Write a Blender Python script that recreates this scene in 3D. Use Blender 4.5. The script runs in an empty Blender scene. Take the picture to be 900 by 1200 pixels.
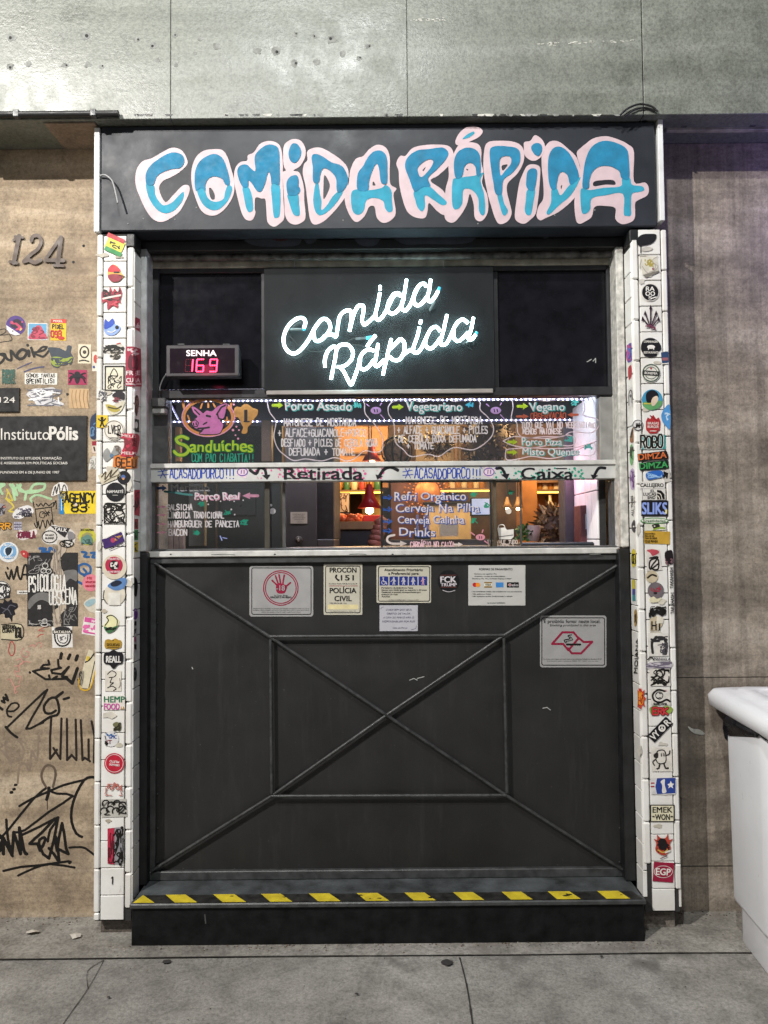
import bpy, math, random, unicodedata
import numpy as np
from mathutils import Matrix, Vector
random.seed(7)
SC = bpy.context.scene
COL = SC.collection
R = math.radians
# ------------------------------------------------------------------ camera
F = 867.0
CAMLOC = Vector((0, -2.77, 1.46))
CAMROT = Matrix.Rotation(R(92.1), 3, 'X') @ Matrix.Rotation(R(-0.5), 3, 'Z')
cd = bpy.data.cameras.new('camera'); cam = bpy.data.objects.new('camera', cd); COL.objects.link(cam)
cd.sensor_fit = 'VERTICAL'; cd.sensor_height = 24; cd.lens = F / 1200 * 24
cd.clip_start = .05; cd.clip_end = 500
cam.matrix_world = Matrix.Translation(CAMLOC) @ CAMROT.to_4x4()
SC.camera = cam
# ------------------------------------------------------------------ world and light (night, street lamp above left of the photographer)
w = bpy.data.worlds.new('World'); SC.world = w; w.use_nodes = True
nt = w.node_tree; bg = nt.nodes['Background']
sky = nt.nodes.new('ShaderNodeTexSky'); sky.sky_type = 'NISHITA'; sky.sun_disc = False
sky.sun_elevation = R(32); sky.sun_rotation = R(15)
hs = nt.nodes.new('ShaderNodeHueSaturation'); hs.inputs['Saturation'].default_value = .35
nt.links.new(sky.outputs[0], hs.inputs['Color']); nt.links.new(hs.outputs[0], bg.inputs[0])
bg.inputs[1].default_value = .042
def lamp(name, kind, loc, power, col, size=.1, rot=None, sy=None):
    l = bpy.data.lights.new(name, kind); l.energy = power; l.color = col
    if kind == 'AREA':
        l.size = size
        if sy: l.shape = 'RECTANGLE'; l.size_y = sy
    else: l.shadow_soft_size = size
    o = bpy.data.objects.new(name, l); o.location = loc
    if rot: o.rotation_euler = rot
    COL.objects.link(o); return o
lamp('street_light', 'POINT', (-3.4, -4.2, 5.45), 1650, (1, .96, .91), .035)
lamp('street_light', 'POINT', (-.42, -3.3, 5.42), 440, (.97, 1, .97), .06)
SC.view_settings.view_transform = 'Standard'; SC.view_settings.look = 'None'
SC.view_settings.gamma = 1; SC.view_settings.exposure = .12; SC.view_settings.use_curve_mapping = False
SC.cycles.use_denoising = True; SC.cycles.max_bounces = 8; SC.cycles.transparent_max_bounces = 24
SC.cycles.caustics_reflective = False; SC.cycles.caustics_refractive = False
SC.cycles.sample_clamp_indirect = 6
# ------------------------------------------------------------------ pixel of the photo -> point on a real plane
def ray(u, v):
    return CAMROT @ Vector(((u - 450) / F, -(v - 600) / F, -1))
def at(u, v, Y):
    d = ray(u, v); return CAMLOC + d * ((Y - CAMLOC.y) / d.y)
def atx(u, v, X):
    d = ray(u, v); return CAMLOC + d * ((X - CAMLOC.x) / d.x)
def atz(u, v, Z):
    d = ray(u, v); return CAMLOC + d * ((Z - CAMLOC.z) / d.z)
def PX(u, Y, v=650): return at(u, v, Y).x
def PZ(v, Y, u=450): return at(u, v, Y).z
# ------------------------------------------------------------------ materials
MATS = {}
def lin(h):
    h = h.lstrip('#'); o = []
    for i in (0, 2, 4):
        c = int(h[i:i + 2], 16) / 255
        o.append(c / 12.92 if c <= .04045 else ((c + .055) / 1.055) ** 2.4)
    return tuple(o)
def nodes(name):
    m = bpy.data.materials.new(name); m.use_nodes = True
    return m, m.node_tree, m.node_tree.nodes['Principled BSDF']
def noise(t, pos, scale, detail=4, stretch=(1, 1, 1), rough=.55):
    mp = t.nodes.new('ShaderNodeMapping'); mp.inputs['Scale'].default_value = stretch
    t.links.new(pos, mp.inputs['Vector'])
    n = t.nodes.new('ShaderNodeTexNoise'); n.inputs['Scale'].default_value = scale
    n.inputs['Detail'].default_value = detail; n.inputs['Roughness'].default_value = rough
    t.links.new(mp.outputs[0], n.inputs['Vector']); return n.outputs['Fac']
def ramp(t, src, stops):
    r = t.nodes.new('ShaderNodeValToRGB'); e = r.color_ramp.elements
    while len(e) < len(stops): e.new(.5)
    for k, (p, c) in zip(e, stops):
        k.position = p; k.color = (c if len(c) == 4 else tuple(c) + (1,)) if isinstance(c, tuple) else (c, c, c, 1)
    t.links.new(src, r.inputs[0]); return r.outputs[0]
def mix(t, a, b, f=None, mode='MIX', fac=.5):
    m = t.nodes.new('ShaderNodeMix'); m.data_type = 'RGBA'; m.blend_type = mode
    m.inputs[0].default_value = fac
    if f is not None: t.links.new(f, m.inputs[0])
    for s, i in ((a, 6), (b, 7)):
        if isinstance(s, tuple): m.inputs[i].default_value = s + (1,) if len(s) == 3 else s
        else: t.links.new(s, m.inputs[i])
    return m.outputs[2]
def geo(t):
    g = t.nodes.new('ShaderNodeNewGeometry'); return g.outputs['Position']
def mat(name, col, rough=.5, metal=0, var=.12, scale=14, bump=0, bscale=90, spec=.5, emit=0, rvar=.1):
    if name in MATS: return MATS[name]
    if isinstance(col, str): col = lin(col)
    m, t, b = nodes(name); p = geo(t)
    n = noise(t, p, scale)
    a = tuple(max(0, c * (1 - var * 1.6)) for c in col); c2 = tuple(min(1, c * (1 + var)) for c in col)
    cc = ramp(t, n, [(.3, a), (.7, c2)])
    t.links.new(cc, b.inputs['Base Color'])
    rr = ramp(t, noise(t, p, scale * 2.3), [(.3, max(.02, rough - rvar)), (.7, min(1, rough + rvar))])
    t.links.new(rr, b.inputs['Roughness'])
    b.inputs['Metallic'].default_value = metal; b.inputs['Specular IOR Level'].default_value = spec
    if bump:
        bp = t.nodes.new('ShaderNodeBump'); bp.inputs['Strength'].default_value = bump; bp.inputs['Distance'].default_value = .01
        t.links.new(noise(t, p, bscale), bp.inputs['Height']); t.links.new(bp.outputs[0], b.inputs['Normal'])
    if emit:
        b.inputs['Emission Color'].default_value = col + (1,); b.inputs['Emission Strength'].default_value = emit
    MATS[name] = m; return m
def ink(h, rough=.5):
    return mat('print_' + h.lstrip('#') , h, rough, 0, .1, 35, spec=.35)
def concrete(name, base, dark, light, rough=.75, coat=0, vline=0, blotch=.75, streak=(1, 1, 14), bump=.35, grain=.35, pits=True, spec=.3, stain=None):
    m, t, b = nodes(name); p = geo(t)
    big = noise(t, p, 1.3, 5); st = noise(t, p, 1.6, 6, streak, .65); fine = noise(t, p, 70, 3, rough=.7); mid = noise(t, p, 9, 5, rough=.65)
    c = ramp(t, st, [(.37, dark), (.5, base), (.63, light)])
    c = mix(t, c, ramp(t, big, [(.3, .72), (.7, 1.15)]), mode='MULTIPLY', fac=blotch)
    c = mix(t, c, ramp(t, mid, [(.36, .66), (.5, 1.0), (.66, 1.22)]), mode='MULTIPLY', fac=blotch)
    spk = noise(t, p, 150, 4, (1, 1, 1), .75)
    c = mix(t, c, ramp(t, spk, [(.36, .55), (.5, 1.0), (.66, 1.3)]), mode='MULTIPLY', fac=grain)
    c = mix(t, c, ramp(t, fine, [(.36, .5), (.5, 1.0), (.64, 1.3)]), mode='MULTIPLY', fac=grain)
    if vline:
        vl = noise(t, p, 1.5, 5, (26, 26, .8), .7)
        c = mix(t, c, ramp(t, vl, [(.38, .6), (.5, 1.0), (.62, 1.25)]), mode='MULTIPLY', fac=vline)
    h = fine
    if pits:
        v = t.nodes.new('ShaderNodeTexVoronoi'); v.inputs['Scale'].default_value = 24; t.links.new(p, v.inputs['Vector'])
        pit = ramp(t, v.outputs['Distance'], [(.03, .35), (.1, 1.0)])
        gate = ramp(t, noise(t, p, 5, 2), [(.5, 1.0), (.62, 0.0)])
        pit = mix(t, pit, (1, 1, 1), gate)
        c = mix(t, c, pit, mode='MULTIPLY', fac=.8)
    if stain:
        sn = ramp(t, noise(t, p, stain[1], 5, stain[2], .6), [(stain[3], 0.0), (stain[3] + .12, 1.0)])
        c = mix(t, c, stain[0], sn, fac=1)
    t.links.new(c, b.inputs['Base Color'])
    t.links.new(ramp(t, mid, [(.3, max(.05, rough - .12)), (.7, min(1, rough + .1))]), b.inputs['Roughness'])
    b.inputs['Specular IOR Level'].default_value = spec
    if coat:
        b.inputs['Anisotropic'].default_value = .65; b.inputs['Anisotropic Rotation'].default_value = coat
        tg = t.nodes.new('ShaderNodeTangent'); tg.direction_type = 'RADIAL'; tg.axis = 'Z'; t.links.new(tg.outputs[0], b.inputs['Tangent'])
    bp = t.nodes.new('ShaderNodeBump'); bp.inputs['Strength'].default_value = bump; bp.inputs['Distance'].default_value = .006
    add = t.nodes.new('ShaderNodeMath'); add.operation = 'ADD'; t.links.new(fine, add.inputs[0]); t.links.new(st, add.inputs[1])
    t.links.new(add.outputs[0], bp.inputs['Height']); t.links.new(bp.outputs[0], b.inputs['Normal'])
    MATS[name] = m; return m
def glass(name, tint=(1, 1, 1), refl=.07, rough=.02):
    m = bpy.data.materials.new(name); m.use_nodes = True; t = m.node_tree
    for n in list(t.nodes):
        if n.type != 'OUTPUT_MATERIAL': t.nodes.remove(n)
    out = [n for n in t.nodes if n.type == 'OUTPUT_MATERIAL'][0]
    tr = t.nodes.new('ShaderNodeBsdfTransparent'); tr.inputs[0].default_value = tint + (1,)
    gl = t.nodes.new('ShaderNodeBsdfGlossy'); gl.inputs['Roughness'].default_value = rough
    lw = t.nodes.new('ShaderNodeFresnel'); lw.inputs[0].default_value = 1.5
    sm = ramp(t, noise(t, geo(t), 6, 5), [(.4, 0.0), (.7, .025)])
    ad = t.nodes.new('ShaderNodeMath'); ad.operation = 'ADD'; t.links.new(lw.outputs[0], ad.inputs[0]); t.links.new(sm, ad.inputs[1])
    a2 = t.nodes.new('ShaderNodeMath'); a2.operation = 'ADD'; t.links.new(ad.outputs[0], a2.inputs[0]); a2.inputs[1].default_value = refl - .04
    mx = t.nodes.new('ShaderNodeMixShader'); t.links.new(a2.outputs[0], mx.inputs[0])
    t.links.new(tr.outputs[0], mx.inputs[1]); t.links.new(gl.outputs[0], mx.inputs[2]); t.links.new(mx.outputs[0], out.inputs[0])
    MATS[name] = m; return m
# ------------------------------------------------------------------ mesh builder
FONT = {}
def font_mesh(s, off=0.0):
    k = (s, off)
    if k not in FONT:
        c = bpy.data.curves.new('t', 'FONT'); c.body = s; c.offset = off; c.resolution_u = 3
        o = bpy.data.objects.new('t', c); m = o.to_mesh()
        FONT[k] = ([(q.co.x, q.co.y) for q in m.vertices], [tuple(f.vertices) for f in m.polygons])
        o.to_mesh_clear(); bpy.data.objects.remove(o); bpy.data.curves.remove(c)
    return FONT[k]
SF = {k: [[(int(q[0]), int(q[1])) for q in pl.split(',')] for pl in s.split(';')] for k, s in {
 'A': '00,26,40;12,32', 'B': '00,06,36,45,44,33,03;33,42,41,30,00', 'C': '45,36,16,05,01,10,30,41', 'D': '00,06,26,44,42,20,00',
 'E': '46,06,00,40;03,33', 'F': '46,06,00;03,33', 'G': '45,36,16,05,01,10,30,41,43,23', 'H': '00,06;40,46;03,43', 'I': '20,26',
 'J': '46,41,30,10,01', 'K': '00,06;46,03,40', 'L': '06,00,40', 'M': '00,06,22,46,40', 'N': '00,06,40,46',
 'O': '16,05,01,10,30,41,45,36,16', 'P': '00,06,36,45,44,33,03', 'Q': '16,05,01,10,30,41,45,36,16;22,40',
 'R': '00,06,36,45,44,33,03;23,40', 'S': '45,36,16,05,04,13,33,42,41,30,10,01', 'T': '06,46;26,20', 'U': '06,01,10,30,41,46',
 'V': '06,20,46', 'W': '06,10,24,30,46', 'X': '00,46;06,40', 'Y': '06,23,46;23,20', 'Z': '06,46,00,40',
 '0': '16,05,01,10,30,41,45,36,16', '1': '15,26,20', '2': '05,16,36,45,44,00,40', '3': '05,16,36,45,44,33,13;33,42,41,30,10,01',
 '4': '30,36,02,42', '5': '46,06,04,34,43,41,30,00', '6': '36,05,01,10,30,41,42,33,03', '7': '06,46,10',
 '8': '13,04,05,16,36,45,44,33,13,02,01,10,30,41,42,33', '9': '43,13,04,05,16,36,45,41,30,10',
 '+': '03,43;25,21', '!': '26,22;20,20', '#': '10,16;30,36;02,42;04,44', '.': '20,20', '-': '03,43', '/': '00,46', '?': '05,16,36,45,44,23,22;20,20'}.items()}
def hand(s, u, v, h, wd, jit=.12, slant=0.0, rise=0.0, rs=1):
    """hand lettered single strokes: baseline left (u, v), height h, total width wd (pixels of the photo)"""
    rr = random.Random(hash(s) % 1000 if False else sum(map(ord, s)) + rs); out = []; n = len(s); cw = wd / max(1, n)
    for i, ch in enumerate(s):
        base = unicodedata.normalize('NFD', ch); c = base[0].upper()
        sc = h / 6 * (1 + rr.uniform(-.08, .08)); ox = u + i * cw; oy = v + rr.uniform(-jit, jit) * h * .6 + rise * (i * cw)
        for pl in SF.get(c, []):
            out.append([(ox + x / 4 * cw * .74 + slant * y * sc + rr.uniform(-jit, jit) * .5, oy - y * sc + rr.uniform(-jit, jit) * .5) for x, y in pl])
        if len(base) > 1:
            if base[1] == '\u0327': out.append([(ox + cw * .4, oy + .5), (ox + cw * .3, oy + h * .25)])
            else: out.append([(ox + cw * .25, oy - h * 1.12), (ox + cw * .5, oy - h * 1.28)])
    return out
def smooth(pts, n=4, closed=False):
    P = [Vector((p[0], p[1])) for p in pts]; m = len(P); out = []
    if m < 3: return [tuple(p) for p in P]
    for i in range(m if closed else m - 1):
        if closed: p0, p1, p2, p3 = P[i - 1], P[i], P[(i + 1) % m], P[(i + 2) % m]
        else: p0, p1, p2, p3 = P[max(0, i - 1)], P[i], P[i + 1], P[min(m - 1, i + 2)]
        for k in range(n):
            t = k / n
            out.append(tuple(.5 * ((2 * p1) + (p2 - p0) * t + (2 * p0 - 5 * p1 + 4 * p2 - p3) * t * t + (3 * p1 - p0 - 3 * p2 + p3) * t ** 3)))
    if not closed: out.append(tuple(P[-1]))
    return out
def Z(ox, oy, s, pts): return [(ox + x / s, oy + y / s) for x, y in pts]
def segd(X, Y, a, b):
    dx, dy = b[0] - a[0], b[1] - a[1]; L = dx * dx + dy * dy
    t = 0 if L < 1e-12 else np.clip(((X - a[0]) * dx + (Y - a[1]) * dy) / L, 0, 1)
    return np.hypot(X - a[0] - t * dx, Y - a[1] - t * dy)
def field(shapes, res):
    bx = [1e9, 1e9, -1e9, -1e9]
    for s in shapes:
        g = s[2] if len(s) > 2 else 0
        if isinstance(g, (list, tuple)): g = max(g)
        for x, y in s[1]:
            bx = [min(bx[0], x - g), min(bx[1], y - g), max(bx[2], x + g), max(bx[3], y + g)]
    x0, y0 = bx[0] - 2 * res, bx[1] - 2 * res
    nx = int((bx[2] - x0) / res) + 4; ny = int((bx[3] - y0) / res) + 4
    xs = x0 + np.arange(nx) * res; ys = y0 + np.arange(ny) * res
    f = np.full((ny, nx), -9.0)
    for s in shapes:
        g = s[2] if len(s) > 2 else 0; pts = s[1]
        if s[0] == 's':
            segs = list(zip(pts, pts[1:])) if len(pts) > 1 else [(pts[0], pts[0])]
            for k, (a, b) in enumerate(segs):
                gg = g[min(k, len(g) - 1)] if isinstance(g, (list, tuple)) else g
                i0 = max(0, int((min(a[0], b[0]) - gg - x0) / res) - 2); i1 = min(nx, int((max(a[0], b[0]) + gg - x0) / res) + 4)
                j0 = max(0, int((min(a[1], b[1]) - gg - y0) / res) - 2); j1 = min(ny, int((max(a[1], b[1]) + gg - y0) / res) + 4)
                X, Yg = np.meshgrid(xs[i0:i1], ys[j0:j1]); d = gg - segd(X, Yg, a, b)
                f[j0:j1, i0:i1] = np.maximum(f[j0:j1, i0:i1], d)
        else:   # 'p' polygon (grown by g) or 'h' hole
            X, Yg = np.meshgrid(xs, ys); d = np.full(X.shape, 1e9); ins = np.zeros(X.shape, bool); m = len(pts)
            for k in range(m):
                a, b = pts[k], pts[(k + 1) % m]
                d = np.minimum(d, segd(X, Yg, a, b))
                if a[1] != b[1]:
                    c = (a[1] > Yg) != (b[1] > Yg)
                    ins ^= c & (X < (b[0] - a[0]) * (Yg - a[1]) / (b[1] - a[1]) + a[0])
            sd = np.where(ins, d, -d) + g
            f = np.minimum(f, -sd) if s[0] == 'h' else np.maximum(f, sd)
    return f, x0, y0
class MB:
    def __init__(s): s.v = []; s.f = []; s.m = []; s.mats = []; s.sm = []
    def mi(s, m):
        if m not in s.mats: s.mats.append(m)
        return s.mats.index(m)
    def add(s, vs, fs, m, smooth=False):
        o = len(s.v); s.v += [tuple(q) for q in vs]; k = s.mi(m)
        for f in fs: s.f.append(tuple(i + o for i in f)); s.m.append(k); s.sm.append(smooth)
        return s
    def box(s, x0, x1, y0, y1, z0, z1, m, ch=0.0):
        if x0 > x1: x0, x1 = x1, x0
        if y0 > y1: y0, y1 = y1, y0
        if z0 > z1: z0, z1 = z1, z0
        ch = min(ch, .45 * min(x1 - x0, y1 - y0, z1 - z0))
        if ch <= 0:
            vs = [(x, y, z) for z in (z0, z1) for y in (y0, y1) for x in (x0, x1)]
            return s.add(vs, [(0, 2, 3, 1), (4, 5, 7, 6), (0, 1, 5, 4), (2, 6, 7, 3), (0, 4, 6, 2), (1, 3, 7, 5)], m)
        vs = []; c = ch
        X, Y, Zz = (x0, x1), (y0, y1), (z0, z1); idx = {}
        for i in (0, 1):
            for j in (0, 1):
                for k in (0, 1):
                    sx, sy, sz = (1 if i == 0 else -1), (1 if j == 0 else -1), (1 if k == 0 else -1)
                    for ax in range(3):
                        p = [X[i] + sx * c, Y[j] + sy * c, Zz[k] + sz * c]; p[ax] = (X[i], Y[j], Zz[k])[ax]
                        idx[(i, j, k, ax)] = len(vs); vs.append(tuple(p))
        F_ = []
        for ax in range(3):
            for e in (0, 1):
                q = []
                for a, b in ((0, 0), (1, 0), (1, 1), (0, 1)):
                    t = [a, b]; t.insert(ax, e); q.append(idx[(t[0], t[1], t[2], ax)])
                F_.append(q)
        for ax in range(3):
            o = [k for k in range(3) if k != ax]
            for a in (0, 1):
                for b in (0, 1):
                    q = []
                    for e, fa in ((0, o[0]), (1, o[0]), (1, o[1]), (0, o[1])):
                        t = [0, 0, 0]; t[ax] = e; t[o[0]] = a; t[o[1]] = b; q.append(idx[(t[0], t[1], t[2], fa)])
                    F_.append(q)
        for i in (0, 1):
            for j in (0, 1):
                for k in (0, 1): F_.append([idx[(i, j, k, a)] for a in range(3)])
        return s.add(vs, F_, m)
    def pbox(s, u0, v0, u1, v1, Y0, Y1, m, ch=.002):
        """box whose front face covers the given pixels on plane Y0"""
        um, vm = (u0 + u1) / 2, (v0 + v1) / 2
        return s.box(at(u0, vm, Y0).x, at(u1, vm, Y0).x, Y0, Y1, at(um, v1, Y0).z, at(um, v0, Y0).z, m, ch)
    def tube(s, pts, r, m, seg=8, cap=True, closed=False):
        P = [Vector(p) for p in pts]; n = len(P); vs = []; up = None
        rs = r if isinstance(r, (list, tuple)) else [r] * n
        for i in range(n):
            if closed: t = (P[(i + 1) % n] - P[i - 1])
            else: t = P[min(n - 1, i + 1)] - P[max(0, i - 1)]
            t = t.normalized() if t.length > 1e-9 else Vector((1, 0, 0))
            if up is None:
                up = Vector((0, 0, 1)) if abs(t.z) < .9 else Vector((0, 1, 0))
            a = (up - t * up.dot(t)).normalized(); b = t.cross(a); up = a
            for k in range(seg):
                q = 2 * math.pi * k / seg; vs.append(P[i] + a * (rs[i] * math.cos(q)) + b * (rs[i] * math.sin(q)))
        fs = []
        for i in range(n if closed else n - 1):
            j = (i + 1) % n
            for k in range(seg): fs.append((i * seg + k, i * seg + (k + 1) % seg, j * seg + (k + 1) % seg, j * seg + k))
        s.add(vs, fs, m, True)
        if cap and not closed: s.add(vs[:seg], [tuple(range(seg))[::-1]], m); s.add(vs[-seg:], [tuple(range(seg))], m)
        return s
    def cyl(s, a, b, r, m, seg=16, r2=None): return s.tube([a, b], [r, r if r2 is None else r2], m, seg)
    def lathe(s, c, prof, m, seg=24, axis='Z'):
        vs = []; n = len(prof)
        for r_, h in prof:
            for k in range(seg):
                q = 2 * math.pi * k / seg; x, y = r_ * math.cos(q), r_ * math.sin(q)
                vs.append((c[0] + x, c[1] + y, c[2] + h) if axis == 'Z' else (c[0] + x, c[1] + h, c[2] + y))
        fs = [(i * seg + k, i * seg + (k + 1) % seg, (i + 1) * seg + (k + 1) % seg, (i + 1) * seg + k) for i in range(n - 1) for k in range(seg)]
        s.add(vs, fs, m, True); s.add(vs[:seg], [tuple(range(seg))[::-1]], m); s.add(vs[-seg:], [tuple(range(seg))], m); return s
    def loft(s, rings, m, smooth=True, cap=True):
        n = len(rings[0]); vs = [q for r_ in rings for q in r_]
        fs = [(i * n + k, i * n + (k + 1) % n, (i + 1) * n + (k + 1) % n, (i + 1) * n + k) for i in range(len(rings) - 1) for k in range(n)]
        s.add(vs, fs, m, smooth)
        if cap: s.add(rings[0], [tuple(range(n))[::-1]], m); s.add(rings[-1], [tuple(range(n))], m)
        return s
    def fill(s, shapes, mp, m, off=.0006, res=.5):
        """flat painted shape: union of strokes / polygons given in photo pixels, laid on the surface mp"""
        f, x0, y0 = field(shapes, res); ins = f > 0; ny, nx = f.shape; vs = []; fs = []
        full = ins[:-1, :-1] & ins[1:, :-1] & ins[:-1, 1:] & ins[1:, 1:]
        anyc = ins[:-1, :-1] | ins[1:, :-1] | ins[:-1, 1:] | ins[1:, 1:]
        def P(i, j): return mp(x0 + i * res, y0 + j * res, off)
        for j in range(ny - 1):
            row = full[j]; i = 0
            idxs = np.flatnonzero(row)
            if len(idxs):
                br = np.flatnonzero(np.diff(idxs) > 1); st = [idxs[0]] + [idxs[b + 1] for b in br]; en = [idxs[b] for b in br] + [idxs[-1]]
                for a, b in zip(st, en):
                    while a <= b:
                        e = min(b, a + 7); o = len(vs)
                        vs += [P(a, j), P(e + 1, j), P(e + 1, j + 1), P(a, j + 1)]; fs.append((o, o + 3, o + 2, o + 1)); a = e + 1
        for j, i in np.argwhere(anyc & ~full):
            cs = [(i, j), (i + 1, j), (i + 1, j + 1), (i, j + 1)]; q = []
            for k in range(4):
                a, b = cs[k], cs[(k + 1) % 4]; fa, fb = f[a[1], a[0]], f[b[1], b[0]]
                if fa > 0: q.append(P(*a))
                if (fa > 0) != (fb > 0):
                    t = fa / (fa - fb); q.append(P(a[0] + (b[0] - a[0]) * t, a[1] + (b[1] - a[1]) * t))
            if len(q) > 2: o = len(vs); vs += q; fs.append(tuple(range(o + len(q) - 1, o - 1, -1)))
        return s.add(vs, fs, m)
    def text(s, body, u, v, h, mp, m, w=None, off=.0008, ang=0, bold=0.0, align='c', shear=0.0):
        """printed line: centre (u, v) of the cap height, height h in photo pixels, optional total width w"""
        if bold:
            e = bold * h / .69 * (1 if w is None else .8)
            for k, (a, b) in enumerate(((-e, -e * .6), (e, e * .6), (-e, e * .6), (e, -e * .6))):
                s.text(body, u + a, v + b, h, mp, m, w, off + .00006 * (k + 1), ang, 0, align, shear)
        V, Fc = font_mesh(body, 0)
        if not V: return s
        xs = [q[0] for q in V]; x0, x1 = min(xs), max(xs); k = h / .69
        kx = k if w is None else w / max(1e-6, x1 - x0); W = kx * (x1 - x0)
        sx = {'c': -W / 2, 'l': 0, 'r': -W}[align]; ca, sa = math.cos(R(ang)), math.sin(R(ang)); vs = []
        for x, y in V:
            a = sx + (x - x0) * kx + shear * y * k; b = h / 2 - y * k
            vs.append(mp(u + a * ca - b * sa, v + a * sa + b * ca, off))
        return s.add(vs, [tuple(f) for f in Fc], m)
    def build(s, name, parent=None, label=None, cat=None, group=None, kind=None, origin=None):
        me = bpy.data.meshes.new(name)
        V = np.array([tuple(q) for q in s.v], float)
        if parent is not None:
            o0 = Vector(parent['_o'])
        else:
            o0 = Vector(origin) if origin else Vector(((V[:, 0].min() + V[:, 0].max()) / 2, (V[:, 1].min() + V[:, 1].max()) / 2, V[:, 2].min()))
        me.from_pydata([tuple(q) for q in (V - np.array(o0))], [], s.f)
        for m_ in s.mats: me.materials.append(m_)
        me.polygons.foreach_set('material_index', s.m); me.polygons.foreach_set('use_smooth', s.sm); me.update()
        o = bpy.data.objects.new(name, me); COL.objects.link(o); o['_o'] = tuple(o0)
        if parent is not None: o.parent = parent
        else: o.location = o0
        tag(o, label, cat, group, kind); return o
def tag(o, label=None, cat=None, group=None, kind=None):
    if cat and not kind: kind = 'thing'
    for k, q in (('label', label), ('category', cat), ('group', group), ('kind', kind)):
        if q: o[k] = q
def thing(name, label, cat, loc, group=None):
    o = bpy.data.objects.new(name, None); COL.objects.link(o); o.location = loc; o['_o'] = tuple(loc); o.empty_display_size = .1
    tag(o, label, cat, group); return o
def plane(Y): return lambda u, v, off=0: at(u, v, Y - off)
def planex(X, sg):
    def f(u, v, off=0):
        p = atx(u, v, X + sg * off)
        if p.y < .004: p.y = .004
        return p
    return f
def circ(u, v, r, ry=None, n=28): return [(u + r * math.cos(2 * math.pi * k / n), v + (ry or r) * math.sin(2 * math.pi * k / n)) for k in range(n)]
def rect(x0, y0, x1, y1, ang=0):
    cx, cy = (x0 + x1) / 2, (y0 + y1) / 2; c, s_ = math.cos(R(ang)), math.sin(R(ang))
    return [(cx + (x - cx) * c - (y - cy) * s_, cy + (x - cx) * s_ + (y - cy) * c) for x, y in ((x0, y0), (x1, y0), (x1, y1), (x0, y1))]
# planes of the place (metres; Y grows into the shop)
YP, YW, YB, YS = 0.0, .16, -.045, -.005       # pillar fronts, building wall, beam front, sign front
YD, YG = .12, .175                            # counter front frame, window glass
# ------------------------------------------------------------------ surfaces
concrete('beam_concrete', (.162, .172, .145), (.132, .14, .118), (.198, .208, .182), rough=.4, coat=.001, spec=.4, blotch=.4, streak=(.35, 1, 4.5), bump=.13, grain=.5)
concrete('tan_wall', (.385, .298, .208), (.285, .217, .15), (.46, .37, .272), rough=.85, streak=(.4, 1, 6), bump=.35, grain=.38, stain=((.2, .15, .11), 2.2, (1, 1, 1.6), .62))
concrete('brown_wall', (.26, .217, .175), (.185, .155, .127), (.34, .29, .24), rough=.85, streak=(1.2, 1, 5), bump=.4, grain=.4, vline=.5, stain=((.13, .11, .095), 2.0, (1, 1, .7), .6))
concrete('soffit', (.26, .20, .15), (.2, .15, .11), (.32, .25, .19), rough=.9, bump=.2)
concrete('paving', (.25, .237, .217), (.205, .194, .177), (.292, .278, .257), rough=.7, blotch=.6, streak=(1, 1.4, 1), bump=.4, grain=.5, stain=((.125, .116, .105), 3.1, (1, 1, 1), .58))
concrete('apron', (.255, .238, .212), (.195, .178, .157), (.305, .288, .262), rough=.8, streak=(.6, 2, 1), bump=.4, grain=.5, stain=((.19, .17, .15), 4.1, (1, 1, 1), .58))
concrete('pillar_base', (.16, .135, .115), (.08, .07, .06), (.24, .21, .18), rough=.85, bump=.5, grain=.6)
MATS['tile'] = None; del MATS['tile']
def tile_mat():
    m, t, b = nodes('glazed_tile'); p = geo(t)
    c = ramp(t, noise(t, p, 7, 5), [(.25, (.66, .625, .58)), (.6, (.80, .785, .755))])
    d = ramp(t, noise(t, p, 40, 6, (1, 1, .5), .7), [(.62, 0.0), (.74, .55)])
    c = mix(t, c, (.34, .28, .23), d)
    t.links.new(c, b.inputs['Base Color']); b.inputs['Roughness'].default_value = .3; b.inputs['Specular IOR Level'].default_value = .4
    MATS['tile'] = m; return m
TILE = tile_mat()
GROUT = mat('dark_grout', (.03, .028, .027), .9, bump=.3)
BLACKP = mat('black_paint', (.012, .012, .013), .45, var=.4, bump=.12, bscale=200)
def panel_mat():
    m, t, b = nodes('panel_black_steel'); p = geo(t)
    c = ramp(t, noise(t, p, 3.5, 4), [(.35, (.014, .0137, .0137)), (.65, (.020, .0195, .0195))])
    dust = ramp(t, noise(t, p, 5, 6, (5, 1, .6), .7), [(.54, 0.0), (.76, .3)])
    c = mix(t, c, (.05, .047, .044), dust)
    sp = ramp(t, noise(t, p, 110, 2, rough=.4), [(.745, 0.0), (.78, .6)])
    c = mix(t, c, (.09, .088, .085), sp)
    t.links.new(c, b.inputs['Base Color']); t.links.new(ramp(t, noise(t, p, 6, 5), [(.35, .38), (.65, .6)]), b.inputs['Roughness'])
    b.inputs['Specular IOR Level'].default_value = .4
    bp = t.nodes.new('ShaderNodeBump'); bp.inputs['Strength'].default_value = .12; bp.inputs['Distance'].default_value = .03
    t.links.new(noise(t, p, 2.2, 2), bp.inputs['Height']); t.links.new(bp.outputs[0], b.inputs['Normal'])
    return m
PANEL = panel_mat()
FRAME = mat('frame_grey_steel', (.05, .052, .052), .42, var=.3, scale=30, bump=.08, bscale=240)
BAR = mat('bar_grey_steel', (.045, .046, .046), .4, var=.35, scale=40, bump=.1, bscale=240)
SIGNB = mat('sign_board_slate', (.023, .026, .034), .48, var=.25, scale=4, bump=.05, bscale=30, spec=.35)
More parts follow.
